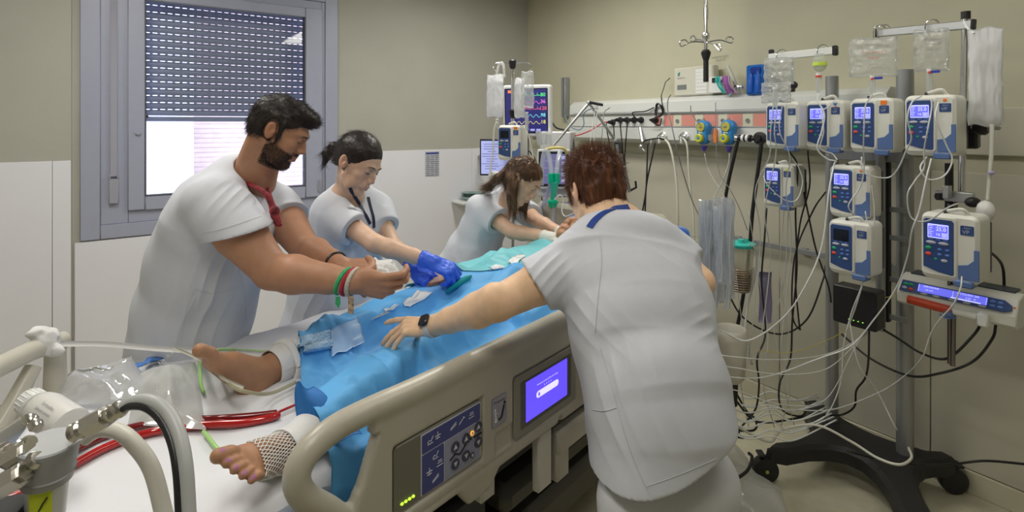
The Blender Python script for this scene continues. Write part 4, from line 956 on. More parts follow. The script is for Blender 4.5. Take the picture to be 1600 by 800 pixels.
# mattress: soft slab following the raised head section
prs = [cap(B(-.02,.08,.80), B(-.42,.86,.80), .05, .05, .05), cap(B(.2,.08,.80), B(-.1,.86,.80), .05, .05, .3)]+loft([(B(-.12, .50, .79), nrm(BV+.0*BU), (0, 0, 1), .40, .085), (B(.1, .45, .79), BV, (0, 0, 1), .45, .085), (B(1.15, .45, .79), BV, (0, 0, 1), .45, .085), (B(2.12, .45, .83), BV, (0, 0, 1), .45, .085)], .03, p=6)
sdf_obj('mattress', prs, .012, mat('blue_grey_mattress', (.30, .34, .42), .6), bed)
# side rail plate (near side), modelled as a rounded solid with a handle opening
VR = .973
def RPt(s, z, o=0.): return B(s, VR+o, z)
from functools import reduce
def poly_prim(poly, o0, o1, rad, k, op='+'):
    """extruded polygon in the rail plane with rounded edges"""
    Pp = np.array(poly, float); half = (o1-o0)/2; mid = (o0+o1)/2
    O = B(0, VR+mid, 0)
    def f(X, Y, Z):
        x = X-O[0]; y = Y-O[1]; s_ = x*BU[0]+y*BU[1]; o_ = x*BV[0]+y*BV[1]; z = Z+0*s_; s_ = s_+0*z; 
        d = np.full(np.broadcast(s_, z).shape, 9., np.float32); inside = np.zeros(d.shape, bool); n = len(Pp)
        for i in range(n):
            a = Pp[i]; b = Pp[(i+1) % n]; e = b-a; wx = s_-a[0]; wy = z-a[1]; t = np.clip((wx*e[0]+wy*e[1])/(e @ e), 0, 1)
            d = np.minimum(d, (wx-e[0]*t)**2+(wy-e[1]*t)**2)
            c = (a[1] > z) != (b[1] > z); 
            if e[1] != 0: inside ^= c & (s_ < (z-a[1])*e[0]/e[1]+a[0])
        d = np.sqrt(d)*np.where(inside, -1, 1)
        qx = d+rad; qy = np.abs(o_)-half+rad
        return np.sqrt(np.maximum(qx, 0)**2+np.maximum(qy, 0)**2)+np.minimum(np.maximum(qx, qy), 0)-rad
    c = [B(q[0], VR+o, q[1]) for q in poly for o in (o0, o1)]; lo, hi = bb(c, .004); return (op, k, f, lo, hi)
body = [(.335, 1.035), (1.42, 1.035), (1.55, .99), (1.58, .90), (1.55, .80), (1.42, .66), (1.24, .66), (1.20, .70), (.74, .70), (.70, .66), (.62, .66), (.58, .71), (.30, .71), (.235, .76), (.30, .9)]
pr = [poly_prim(body, -.012, .022, .010, 0)]
# fat tubular upper edge and handle loop
tube = [RPt(1.56, .985, .0), RPt(1.40, 1.015, 0), RPt(.95, 1.018, 0), RPt(.50, 1.018, 0), RPt(.33, 1.022, 0), RPt(.235, 1.018, 0), RPt(.175, .995, 0), RPt(.155, .96, 0), RPt(.17, .915, 0), RPt(.225, .855, 0), RPt(.28, .79, 0)]
tube = catmull(tube, 4); pr.append(pline(tube, .027, .012))
pr.append(poly_prim([(.335, .972), (.265, .968), (.205, .945), (.20, .925), (.235, .890), (.268, .868), (.290, .870), (.300, .89)], -.08, .08, .001, .008, '-'))
# recesses for the panels
pr.append(poly_prim([(.372, .925), (.672, .925), (.672, .758), (.372, .758)], .012, .06, .004, .004, '-'))
pr.append(poly_prim([(.795, .930), (1.125, .930), (1.125, .738), (.795, .738)], .014, .06, .004, .004, '-'))
pr.append(poly_prim([(.72, .80), (.80, .80), (.80, .745), (.72, .745)], .016, .06, .004, .004, '-'))
pr.append(poly_prim([(.30, .735), (1.5, .735), (1.5, .728), (.30, .728)], .0195, .06, .002, .003, '-'))
pr.append(poly_prim([(1.02, .72), (1.045, .72), (1.045, .60), (1.02, .60)], .010, .06, .002, .003, '-'))
rail = sdf_obj('side_rail', pr, .0045, M_cream, bed)
# raised frames round the two panels
mb = MB()
for (s0, s1, z0, z1) in ((.372, .672, .758, .925), (.795, 1.125, .738, .930)):
    R = RP; cx, cz = (s0+s1)/2, (z0+z1)/2
mb.plate(RPt(.522, .842, .010), RP, .288, .155, .008, .012, .003); mb.build('panel_bezel', M_cream_d, rail)
MB().plate(RPt(.96, .834, .012), RP, .318, .178, .010, .012, .003).build('panel_bezel', M_cream_d, rail)
M_purple = mat('violet_blue_panel', (.060, .068, .24), .4); M_palep = mat('pale_grey_violet_panel', (.30, .31, .42), .4); M_line = mat('pale_print', (.62, .62, .68), .5)
M_btn = mat('dark_grey_button', (.06, .06, .10), .4); M_olive = mat('olive_grey_panel', (.17, .165, .12), .4)
cp = MB(); cp.plate(RPt(.415, .842, .0185), RP, .078, .148, .001, .004); cpo = cp.build('control_panel', M_olive, rail)
cp = MB(); cp.plate(RPt(.558, .842, .0185), RP, .206, .146, .0015, .004); cp.build('panel_border', M_line, rail)
cp = MB(); cp.plate(RPt(.558, .890, .0202), RP, .200, .044, .0008, .003); cp.plate(RPt(.493, .818, .0202), RP, .070, .094, .0008, .003); cp.build('violet_field', M_purple, rail)
cp = MB(); cp.plate(RPt(.5945, .818, .0202), RP, .127, .094, .0008, .003); cp.build('pale_field', M_palep, rail)
def ringbtn(s, z, r=.0125, tri=0, col=M_btn):
    m = MB(); m.lathe(RPt(s, z, .021), BV, [(0, r), (.003, r), (.003, r*.82), (.002, r*.8)], 20); o = m.build('button', col, rail)
    m = MB()
    if tri: m.prism(RPt(s, z, .023), RP, [(-.0065, -.005*tri), (.0065, -.005*tri), (0, .0065*tri)][::tri], .001)
    else: m.lathe(RPt(s, z, .023), BV, [(0, .004), (.001, .004)], 12)
    m.build('symbol', M_line, o)
for s, z, t_ in ((.566, .838, 1), (.604, .842, 1), (.650, .853, 1), (.566, .795, -1), (.604, .798, -1), (.650, .812, -1)): ringbtn(s, z, .0135, t_)
ringbtn(.627, .789, .007, 0); ringbtn(.627, .846, .006, 0, mat('amber_lamp', (.9, .4, .05), .4, emit=(1, .45, .05), estr=1.6))
m = MB()         # lying figure drawing between the arrows
for (a, b) in (((.548, .812), (.566, .820)), ((.566, .820), (.583, .812)), ((.583, .812), (.605, .828)), ((.605, .828), (.617, .830))): m.tube([RPt(*a, .0215), RPt(*b, .0215)], .0022, 6)
m.ball(RPt(.622, .834, .0215), .0038, seg=8); m.tube([RPt(.634, .832, .0215), RPt(.662, .832, .0215)], .003, 6); m.build('patient_symbol', M_black, rail)
def icon(s, z, kind):
    m = MB(); q = lambda a, b: RPt(s+a, z+b, .0215); r_ = .0011
    P2 = {0: [[(-.009, -.006), (-.003, 0), (.002, -.005), (.009, .006)], [(-.008, -.009), (.008, -.009)]], 1: [[(-.009, 0), (.009, 0)], [(0, -.009), (0, .009)], [(-.007, -.006), (.007, -.006)]],
          2: [[(-.01, -.004), (.01, .006)], [(-.01, -.007), (.01, .001)]], 3: [[(-.01, -.005), (.009, .008)], [(.004, .009), (.010, .004)]], 4: [[(-.01, -.005), (.01, -.005)], [(-.008, .002), (.008, .002)], [(-.006, .007), (.006, .007)]]}[kind]
    for l in P2: m.tube([q(*a) for a in l], r_, 5)
    m.build('symbol', M_line, rail)
for s, z, k in ((.483, .893, 0), (.507, .893, 1), (.560, .893, 2), (.590, .893, 3), (.625, .893, 4), (.500, .850, 0), (.514, .823, 4), (.480, .818, 1), (.500, .793, 2)): icon(s, z, k)
M_led = mat('yellow_green_led', (.5, .8, .05), .4, emit=(.55, .95, .05), estr=2.2)
for k in range(4): MB().ball(RPt(.398+.011*k, .785, .0205), (.0045, .0045, .003), seg=8).build('indicator_light', M_led, rail)
# touch screen
MB().plate(RPt(.96, .834, .0205), RP, .262, .138, .002, .004).build('screen_surround', mat('dark_grey_bezel', (.10, .10, .09), .35), rail)
M_scr = mat('violet_screen', (.1, .06, .5), .25, emit=(.085, .052, .80), estr=2.6)
so = MB().plate(RPt(.960, .836, .0222), RP, .215, .118, .001, .002).build('touch_screen', M_scr, rail)
M_scw = mat('screen_white', (.8, .8, 1), .4, emit=(.55, .5, 1), estr=2.4)
MB().plate(RPt(.960, .838, .0236), RP, .115, .020, .0005, .0095).build('slider', M_scw, so)
m = MB(); m.text('Pulmonary positions follow the settings', .0068, RPt(.960, .868, .0238), RP); m.text('8    8    8    8', .007, RPt(.96, .856, .0238), RP); m.build('screen_writing', M_scw, so)
m = MB(); m.plate(RPt(.915, .838, .0243), RP, .008, .010, .0004, .002); m.build('slider_mark', M_scr, so)
# pictogram label
lb = MB().plate(RPt(.733, .862, .0225), RP, .062, .082, .0008, .006).build('label_plate', mat('violet_grey_label', (.25, .24, .30), .5), rail)
m = MB(); m.plate(RPt(.733, .862, .0236), RP, .057, .077, .0003, .005); m.build('label_face', mat('label_face', (.36, .35, .40), .5), lb)
m = MB(); m.text('Progressa', .0115, RPt(.733, .889, .0242), RP); m.build('label_lettering', M_black, lb)
m = MB(); m.tube([RPt(.730, .838, .0245), RPt(.741, .842, .0245), RPt(.752, .872, .0245)], .003, 6); m.ball(RPt(.754, .878, .0245), .004, seg=8); m.build('label_chair', M_black, lb)
m = MB(); m.tube([RPt(.716, .836, .0245), RPt(.718, .850, .0245), RPt(.714, .864, .0245)], .0022, 6); m.tube([RPt(.722, .836, .0245), RPt(.718, .850, .0245)], .0018, 6); m.tube([RPt(.716, .862, .0245), RPt(.726, .856, .0245)], .0014, 6); m.ball(RPt(.715, .869, .0245), .0032, seg=8); m.build('label_figure', mat('label_white', (.75, .75, .7), .5), lb)
# brackets hanging below the rail
for q in ((.93, 1.0, .955, .985, .52, .70), (.70, .76, .93, .96, .60, .72)): bbx(MB(), *q, .006).build('rail_bracket', M_cream_w, bed)
m = MB(); bbx(m, 1.03, 1.42, .95, .99, .585, .665, .01); bbx(m, 1.03, 1.10, .945, .985, .50, .60, .008); m.build('rail_arm', M_cream, bed)
# far side rail lies lowered; head end rail and bumper on the near side
m = MB(); pp = catmull([B(1.70, 1.02, .44), B(1.70, 1.04, .66), B(1.76, 1.06, .76), B(1.92, 1.07, .78), B(2.06, 1.07, .765), B(2.11, 1.07, .68), B(2.10, 1.05, .46)], 6); m.tube(pp, .026, 14); bbx(m, 1.78, 2.04, 1.03, 1.055, .48, .66, .01); bbx(m, 1.85, 1.95, .85, 1.04, .46, .52, .01); m.build('head_side_rail', M_cream_w, bed)
m = MB(); m.lathe(B(2.17, 1.16, .47), (0, 0, 1), [(0, .045), (.02, .060), (.18, .072), (.23, .073), (.242, .066), (.23, .056), (.12, .05)], 24); m.cyl(B(2.1, .9, .5), B(2.17, 1.16, .5), .03); m.build('corner_bumper', M_cream_w, bed)
m = MB(); m.lathe(B(2.17, 1.16, .36), (0, 0, 1), [(0, .028), (.12, .033)], 16); m.build('bumper_foot', M_black, bed)
m = MB(); bbx(m, 2.14, 2.20, .05, .86, .7, 1.20, .03); m.build('headboard', M_cream, bed)
# footboard: bowed rail with posts and a lower shell
def FB(v, z, o=0.): return B(-.02-1.25*max(v, 0)+.65*max(v,0)**2-.0-o, v, z)
vs = np.linspace(.0, .90, 15); m = MB(); m.tube([FB(v, 1.045-.25*max(0, .05-v)) for v in vs], .026, 14)
for v in (.015, .885): m.tube([FB(v, 1.04), FB(v, .90), FB(v, .70)], [.024, .028, .03], 12, sm=4)
m.tube([FB(.06, 1.0), FB(.10, .93), FB(.16, .84), FB(.18, .74)], [.020, .022, .026, .03], 12, sm=4); m.tube([FB(.84, 1.0), FB(.80, .93), FB(.74, .84), FB(.72, .74)], [.020, .022, .026, .03], 12, sm=4)
m.build('footboard_rail', M_cream_w, bed)
G_ = np.array([[FB(v, z, -.01) for z in (.62, .72, .82, .90, .925 if .2 < v < .7 else .90)] for v in vs]); solid_sheet(G_, .025).build('footboard_shell', M_cream_w, bed)
m = MB(); c = FB(.22, .93, .012); R = frame(nrm(FB(.26, .93)-FB(.18, .93)), nrm((.3, -1, .4))); R = np.stack([R[:, 0], np.cross(R[:, 2], R[:, 0]), R[:, 2]], 1); m.plate(c+R[:, 2]*.01, R, .06, .08, .001, .004); m.build('warning_label', M_white, bed)
# sheet on the mattress with tucked, rumpled surface
def sheet_z(u, v):
    z = .885+max(u-1.15, 0)*.05; return z
us = np.linspace(0., 1., 130); vs2 = np.linspace(-.03, .935, 60); G_ = np.zeros((len(us), len(vs2), 3))
for i, u in enumerate(us):
    for j, v in enumerate(vs2):
        ua = -.03-.52*v; u = ua+(2.1-ua)*us[i]
        z = sheet_z(u, v); e = max(0, .0-v, v-.905)/.03; z -= .10*min(e, 1)**1.5*1.2
        z += .006*float(ridge(np.array([u*2.2+v*1.6+4, v*3-u*1.5, 1.3]), 2))+.0045*float(ridge(np.array([u*5+v*2, v*7-u*3, .3]), 2))+.004*float(fbm(np.array([u*9, v*9, 2.2]), 2)); G_[i, j] = B(u, v, z)
sh_ = solid_sheet(G_, .004, (0, 0, 1)).build('bed_sheet', M_sheet, smooth=True); tag(sh_, 'rumpled white sheet stretched over the bed mattress', 'sheet')
# pillow
pl = sdf_obj('pillow', [ell(B(1.97, .45, .985), (.19, .30, .055), RB, .02), rbox(B(1.97, .45, .98), (.15, .25, .035), RB, .03, .03)], .008, M_sheet, None, None, cloth_disp(.004, 8, 1., 3)); tag(pl, 'white pillow under the patient head', 'pillow')

# ================================================================ the patient
pat = thing('person', 'patient lying in the bed under blue drape, bare brown feet with bandaged ankles', 'person', B(1.0, .45, .88))
PSK = (.42, .22, .12)
def foot_prims(heel, x, z, med, sc=1., toes_c=(18,)*5):
    """x heel->toe, z towards the instep, med +1 when the big toe lies on z cross x side"""
    x = nrm(x); y = nrm(np.cross(z, x)); z = np.cross(x, y); y = y*med; R = np.stack([x, y, z], 1); T = lambda a, b, c: np.asarray(heel)+R @ (np.array([a, b, c])*sc)
    S = sc; p = [ell(T(.012, 0, .008), np.array([.034, .031, .034])*S, R, .02), cap(T(.03, 0, .045), T(.0, 0, .085), .034*S, .037*S, .03)]
    p += [cap(T(.03, 0, .045), T(.125, .008, .028), .034*S, .023*S, .02), cap(T(.01, -.006, .008), T(.155, -.022, .004), .026*S, .019*S, .02), cap(T(.06, .014, .022), T(.165, .022, .008), .023*S, .021*S, .02), cap(T(.08, -.002, .02), T(.16, 0, .008), .02*S, .018*S, .02)]
    tl = [(.165, .026, .236, .030, .0150), (.168, .006, .226, .008, .0098), (.164, -.010, .217, -.011, .0092), (.156, -.025, .203, -.028, .0088), (.146, -.038, .187, -.043, .0086)]; nails = []
    for a, b, c, d, r in tl:
        m1 = T((a+c)/2, (b+d)/2, .012); p += chain([T(a, b, .007), m1, T(c-.008, d, .004)], [r*S*1.0, r*S*.95, r*S*1.05], .003); nails.append((T(c-.006, d, .004+r*.95), R))
    return p, R, nails, T
# near (left) foot and far (right) foot
hN = P(452, 718, 1.215); xN = (-.24, -.84, .44); zN = (.62, .25, .75)
pN, RN, nailN, TN = foot_prims(hN, xN, zN, -1, .92)
hF = P(398, 618, 1.555); xF = (-.36, -.50, .70); zF = (.46, .61, .635)
pF, RF, nailF, TF = foot_prims(hF, xF, zF, 1, 1.12)
kneeN, kneeF = B(.80, .64, .945), B(.85, .34, .94); hipN, hipF = B(1.22, .57, .94), B(1.22, .35, .935)
anN, anF = TN(.0, 0, .085), TF(.0, 0, .085)
tors = loft([(B(1.16, .46, .94), BV, (0, 0, 1), .17, .075), (B(1.40, .46, .945), BV, (0, 0, 1), .155, .075), (B(1.62, .46, .965), BV, (.0, 0, 1), .18, .080), (B(1.78, .46, .985), BV, (0, 0, 1), .15, .055)], .04)
leg = chain([anN, anN+(kneeN-anN)*.45, kneeN], [.036, .045, .046], .02)+chain([kneeN, hipN], [.052, .075], .03)+chain([anF, anF+(kneeF-anF)*.45, kneeF], [.038, .048, .050], .02)+chain([kneeF, hipF], [.052, .075], .03)
PH = Head((0, 0, 0), (898, 368, 2.74), (-.25, -.25, .93), BU+arr(0, 0, .12), .98)
necks = [cap(PH.T(-.03, 0, -.05), B(1.76, .46, 1.0), .048, .055, .02)]
shP = B(1.66, .29, .97); elP = B(1.34, .20, .95); wrP = P(704, 436, 2.19)
arm = arm_prims(shP, elP, wrP, .042, .036, .036, .025)+arm_prims(B(1.66, .66, .97), B(1.4, .76, .94), B(1.18, .74, .94), .042, .036, .036, .025)
hnd = hand_prims(wrP, nrm(P(672, 437, 2.16)-wrP), (0, -.4, 1), 1, ((60, 70, 30),)*4, sc=.95)
_hv, _hf = sdf_mesh(leg+tors+arm_prims(B(1.66, .66, .97), B(1.4, .76, .94), B(1.18, .74, .94), .042, .036, .036, .025)+[cap(B(1.66, .29, .97), B(1.34, .20, .95), .044, .04)], .012); _hb = BVHTree.FromPolygons([tuple(v) for v in _hv.tolist()], _hf.tolist())
V, F = sdf_mesh(pN+pF+leg+tors+necks+PH.prims(True)+arm+hnd, .0042 if False else .0036)
def pext(V_, c):
    for n_, R_ in nailN:
        q = np.abs((V_-n_) @ R_); m_ = (q[:, 0] < .0045) & (q[:, 1] < .0042) & (q[:, 2] < .008); c[m_] = (.38, .13, .30)
    for n_, R_ in nailF:
        q = np.abs((V_-n_) @ R_); m_ = (q[:, 0] < .006) & (q[:, 1] < .005) & (q[:, 2] < .006); c[m_] = (.45, .28, .2)
    for T_ in (TN, TF):
        dd = np.linalg.norm(V_-T_(.17, .0, -.03), axis=1); w = np.clip(1-dd/.09, 0, 1)[:, None]*.35; c = c*(1-w)+np.array((.55, .27, .16))*w
    return c
pb = raw_obj('body', V, F, M_skin, pat, True, None, True, paint_fn(PSK, PH, extra=pext)(V)); PH.eyes(pat, M_lash)
pbv = bvh_of(pb)
cp_ = sdf_obj('surgical_cap', [PH.e((-.02, 0, .055), (.105, .09, .085), .01), PH.e((.1, 0, -.03), (.08, .12, .075), .01, '-')], .005, mat('blue_cap', (.05, .18, .55), .7), pat, None, cloth_disp(.005, 20, 1, 2))
# dressings: shells thrown round the ankles, found by casting from outside towards the leg axis
def wrap_pts(a, b, t0, t1, nt, na, lift, ref=(0, 0, 1), rad=.12, wob=.0, seed=0):
    a, b = np.asarray(a), np.asarray(b); ax = nrm(b-a); e1 = nrm(np.cross(ax, ref)); e2 = np.cross(ax, e1); G_ = np.zeros((nt, na+1, 3)); 
    for i in range(nt):
        t = t0+(t1-t0)*i/(nt-1); c = a+(b-a)*t
        for j in range(na+1):
            th = 2*PI*(j % na)/na; dr = math.cos(th)*e1+math.sin(th)*e2; h, n_, k_, d_ = pbv.ray_cast(Vector(c+dr*rad), Vector(-dr), rad)
            r_ = rad-d_ if h is not None else .03
            r_ += lift+wob*(float(vnoise(np.array([t*9+seed, th*1.6 if j < na else 0, seed+.5]))) + 0)
            G_[i, j] = c+dr*r_
    return G_
M_band = mat('white_gauze_bandage', (.80, .80, .80), .9, bump=.5, bscale=350, bdist=.002)
G1 = wrap_pts(anN+(anN-kneeN)*.03, kneeN, -.09, .16, 12, 34, .005, wob=.002); solid_sheet(G1, .003).build('ankle_bandage', M_band, pat)['label'] = 'white bandage round the near ankle'
G2 = wrap_pts(anF, kneeF, -.05, .30, 18, 34, .007, wob=.007, seed=3); solid_sheet(G2, .004).build('ankle_bandage', M_band, pat)['label'] = 'thick white bandage round the far ankle'
mb = MB(); kn_ = wrap_pts(anF, kneeF, .02, .09, 3, 34, .018, wob=.012, seed=6)
mb.tube(np.vstack([kn_[1, :, :]]), [.010, .014, .009, .013, .010], 8); mb.build('bandage_knot', M_band, pat)
# tubular net over the near foot
a_, b_ = TN(.145, -.004, .012), TN(.0, .0, .065); n_t, n_a = 22, 44; Gn = wrap_pts(a_, b_, .0, 1.08, n_t, n_a, .0022, ref=zN, rad=.10)
mb = MB(); 
for dirn in (1, -1):
    for k in range(0, n_a, 2):
        mb.tube([Gn[i, (k+dirn*i) % n_a] for i in range(n_t)], .0011, 4, cap=False)
mb.build('net_dressing', mat('white_elastic_net', (.85, .85, .83), .8), pat)

# ================================================================ drapes
M_blue = mat('blue_surgical_drape', (.11, .41, .80), .58, noise=.06, nscale=6, bump=.25, bscale=60, bdist=.003)
M_teal = mat('pale_teal_drape', (.17, .54, .60), .5, noise=.06, nscale=8, bump=.25, bscale=60, bdist=.003)
M_teal_d = mat('dark_teal_drape', (.0, .30, .33), .5)
HU, HV = np.arange(-.1, 2.2, .02), np.arange(-.1, 1.2, .02); HG = np.zeros((len(HU), len(HV)))
for i, u in enumerate(HU):
    for j, v in enumerate(HV):
        h_, n_, k_, d_ = _hb.ray_cast(Vector(B(u, v, 2.)), Vector((0, 0, -1)), 1.4); HG[i, j] = max((h_[2]-sheet_z(u, v)), 0) if h_ is not None else 0
def _blur(A, n):
    for _ in range(n):
        A = np.pad(A, 1, mode='edge'); A = (A[:-2, 1:-1]+A[2:, 1:-1]+A[1:-1, :-2]+A[1:-1, 2:]+2*A[1:-1, 1:-1])/6
    return A
_D = HG.copy()
for _ in range(1): _p = np.pad(_D, 1, mode='edge'); _D = np.max([_p[a:a+_D.shape[0], b:b+_D.shape[1]] for a in range(3) for b in range(3)], 0)
HS = np.maximum(_blur(_D, 12), _blur(_D, 2))
def lowh(u, v):
    a = min(max((u-HU[0])/.02, 0), len(HU)-1.001); b = min(max((v-HV[0])/.02, 0), len(HV)-1.001); i, j = int(a), int(b); fa, fb = a-i, b-j; A = _L
    return (A[i, j]*(1-fa)+A[i+1, j]*fa)*(1-fb)+(A[i, j+1]*(1-fa)+A[i+1, j+1]*fa)*fb
_L = np.minimum(_D, _blur(_D, 1)+.01)
def body_h(u, v):
    """height of the covered body above the bed, smooth"""
    a = min(max((u-HU[0])/.02, 0), len(HU)-1.001); b = min(max((v-HV[0])/.02, 0), len(HV)-1.001); i, j = int(a), int(b); fa, fb = a-i, b-j
    return sheet_z(u, v), (HS[i, j]*(1-fa)+HS[i+1, j]*fa)*(1-fb)+(HS[i, j+1]*(1-fa)+HS[i+1, j+1]*fa)*fb
# square creases left by folding: facets between crease lines
def facet(u, v, seed, cell=.19):
    a, b = u/cell+.13*seed, v/cell+.37*seed; i, j = math.floor(a), math.floor(b); fa, fb = a-i, b-j; hsh = lambda i, j: (math.sin(i*12.9+j*78.2+seed*3.1)*43758.5) % 1
    return ((hsh(i, j)*(1-fa)+hsh(i+1, j)*fa)*(1-fb)+(hsh(i, j+1)*(1-fa)+hsh(i+1, j+1)*fa)*fb)-.5
def crumple(u, v, seed):
    s_ = 0
    for k, (a, c, am) in enumerate(((.5, .23, .016), (1.35, .31, .018), (2.2, .17, .010), (2.9, .37, .02), (.95, .13, .006))):
        a += seed*.7; x = (u*math.cos(a)+v*math.sin(a))/c+seed*k+.35*math.sin((u*math.sin(a)-v*math.cos(a))*5+k); w = .5+.5*math.sin(u*7*math.cos(k*2.)+v*6*math.sin(k*1.3+1)+k*2+seed); s_ += am*w*(1-4*abs(x-math.floor(x+.5)))
    return s_
def crease(u, v, seed):
    s_ = 0
    for a, c in ((.31+seed, .21), (.31+seed+PI/2, .23), (1.2+seed, .37), (2.1+seed, .53)):
        x = (u*math.cos(a)+v*math.sin(a))/c+.3*math.sin((u*math.sin(a)-v*math.cos(a))*2.1+a)*.12; k = x-math.floor(x+.5); s_ += (1 if math.floor(x+.5) % 2 else -.8)*.008*math.exp(-(k*c/.008)**2)
    return s_
def drape(name, m, u0f, u1f, v0, v1, nu, nv, off, seed, hang=.10, fac=.075, edge_curl=.0):
    G_ = np.zeros((nu, nv, 3))
    for j in range(nv):
        s = v0+(v1-v0)*j/(nv-1)
        for i in range(nu):
            t = i/(nu-1); u = u0f(s)+(u1f(s)-u0f(s))*t; v = s; z, h = body_h(u, min(max(v, 0.), .93)); 
            dz = 0
            if v > .915: dz = -(v-.915)*1.0; v = .915+min((v-.915)*.25, .02)
            if v < .03: dz = -(.03-v)*1.2; v = .03-min((.03-v)*.35, .03)
            f_ = facet(u+.25*v, v-.2*u, seed)*fac*1.0+facet(u*1.0-.6*v, v+.7*u, seed+3, .26)*fac*.8
            low = z+lowh(u, min(max(v, 0.), .93))+.008+(.012 if u < .50 else 0)+dz; zz = z+h+off+abs(f_)*.35+.004*float(ridge(np.array([u*6, v*6, seed]), 2)-.7)+dz+crease(u, v, seed)+1.25*crumple(u, v, seed)-.008
            G_[i, j] = B(u, v, max(zz, z+.012+dz+.5*h+.2*crumple(u, v, seed), low+off*.4))
    o = solid_sheet(G_, .0012, (0, 0, 1)).build(name, m, smooth=True); return o, G_
bl, Gb = drape('surgical_drape', M_blue, lambda v: .73-.70*v+.14*v*v-.012*math.sin(v*9)+.45*max(v-.77, 0)-.3*max(v-.95, 0)+1.35*min(max(.27-v, 0), .25), lambda v: 1.50-.1*v, -.03, 1.10, 190, 150, .009, 1.)
fL = [(463, 598), (460, 622), (464, 650), (478, 678), (491, 692)]; fR = [(490, 606), (512, 622), (534, 646), (552, 668), (566, 680)]
_l = catmull(np.array([P(x, y, 1.245-.01*k) for k, (x, y) in enumerate(fL)]), 5); _r = catmull(np.array([P(x, y, 1.27-.012*k) for k, (x, y) in enumerate(fR)]), 5)
Gc = np.array([[_l[i]*(1-w)+_r[i]*w+arr(.2, -1, .5)*.022*math.sin(w*PI)+arr(0, 0, .006*math.sin(w*7+i*.4)) for w in np.linspace(0, 1, 12)] for i in range(len(_l))])
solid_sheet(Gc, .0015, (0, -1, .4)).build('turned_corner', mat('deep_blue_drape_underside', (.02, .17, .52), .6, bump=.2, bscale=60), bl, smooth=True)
tag(bl, 'large creased blue surgical drape over the legs and hips', 'drape')
tl, Gt = drape('surgical_drape', M_teal, lambda v: 1.20+.30*(v-.1)+.05*math.sin(v*14), lambda v: 1.86+.05*v, .02, .93, 90, 110, .020, 2.6, fac=.07)
tag(tl, 'pale teal surgical drape over the patient chest', 'drape')
# ================================================================ supply rail on the head wall and what hangs there
def HWt(px, off):       # metres along the head wall (from the window corner) where a line of sight meets the plane off metres in front of it
    r = nrm([(px-800)/F_PX, 1., 0]); p0 = W(off, 0, 0); t = (p0 @ D2)/(r @ D2); return -(r*t-p0) @ D1
RH = np.stack([-D1, [0, 0, 1], -D2], 1)      # head wall plane: x to the right, y up, z into the room
def HP(t1, z, off): return W(off, t1, z)
def HPx(px, py, off):
    r = np.array([(px-800)/F_PX, 1., -(py-HOR)/F_PX]); p0 = W(off, 0, 0); t = (p0 @ D2)/(r @ D2); p = r*t; p[2] += EYE; return p
M_rail = mat('white_supply_rail', (.66, .68, .66), .32)
M_coral = mat('coral_insert', (.72, .30, .25), .4); M_creamw = mat('cream_insert', (.66, .64, .50), .4)
sr = thing('supply_rail', 'long white medical supply rail with coral inserts on the head wall', 'medical rail', HP(1.9, 1.51, .07))
mb = MB(); prof = [(0, 1.515), (.10, 1.515), (.14, 1.545), (.14, 1.625), (.125, 1.632), (.125, 1.722), (.14, 1.730), (.135, 1.80), (.09, 1.832), (0, 1.832)]
mb.prism(HP(3.04, 0, 0), np.stack([-D2, [0, 0, 1], D1], 1), prof, 2.28); mb.build('rail_housing', M_rail, sr)
for z in (1.727, 1.628): MB().box(HP(1.9, z, .135), (2.28, .012, .006), RH).build('groove_strip', M_steel, sr)
for x0, x1 in ((1038, 1052), (1066, 1086), (1100, 1122), (1138, 1160), (1178, 1197), (1024, 1032)):
    a, b = HWt(x0, .125), HWt(x1, .125); MB().plate(HP((a+b)/2, 1.675, .124), RH, b-a, .072, .004, .002).build('coral_insert', M_coral, sr)
for x0, x1 in ((1053, 1065), (1087, 1099), (1123, 1137), (1161, 1177)):
    a, b = HWt(x0, .125), HWt(x1, .125); o = MB().plate(HP((a+b)/2, 1.675, .124), RH, b-a, .072, .004, .002).build('socket_plate', M_creamw, sr)
    MB().lathe(HP((a+b)/2, 1.672, .128), -D2, [(0, .013), (.008, .012), (.008, .006), (.003, .005)], 14).build('earth_socket', M_grey, o)
for z in (1.78,): 
    for a, b in ((.80, 1.45), (2.12, 2.98)): MB().box(HP((a+b)/2, 1.737, .139), (b-a, .003, .004), RH).build('cover_joint', M_grey, sr)
# black plugs with cables that droop behind the nurse
plugs = ((958.7, 191), (970, 187.5), (980.7, 187.5), (991.5, 187.5), (1002.7, 187.5), (1025.7, 187.5))
ends = ((955, 245), (963, 262), (974, 250), (975, 262), (1026, 165), (1026, 190))
for k, ((x, y), (ex, ey)) in enumerate(zip(plugs, ends)):
    t = thing('power_plug', 'black power plug in the supply rail, %s from the left of its row' % ('first', 'second', 'third', 'fourth', 'fifth', 'sixth')[k], 'plug', HPx(x, y, .13), 0, 'black power plugs in the supply rail')
    c = HPx(x, y, .125); mb = MB(); mb.lathe(c, -D2, [(0, .022), (.012, .022), (.018, .016), (.05, .012)], 16); mb.build('plug_body', M_black, t)
    e = HPx(ex, ey, .16)
    if k < 4: pts = [c-D2*.045, c-D2*.075+arr(0, 0, -.03), e, e+arr(-.01, 0, -.2), e+arr(.02, .02, -.55)]
    elif k == 4: pts = [c-D2*.045, c-D2*.08+arr(-.01, 0, .05), HPx(1008, 174, .16), HPx(1022, 168, .15)]
    else: pts = [c-D2*.045, c-D2*.07, HPx(1030, 196, .16), HPx(1034, 185, .15)]
    MB().tube(pts, .0042, 7, sm=8).build('cable', M_black, t)
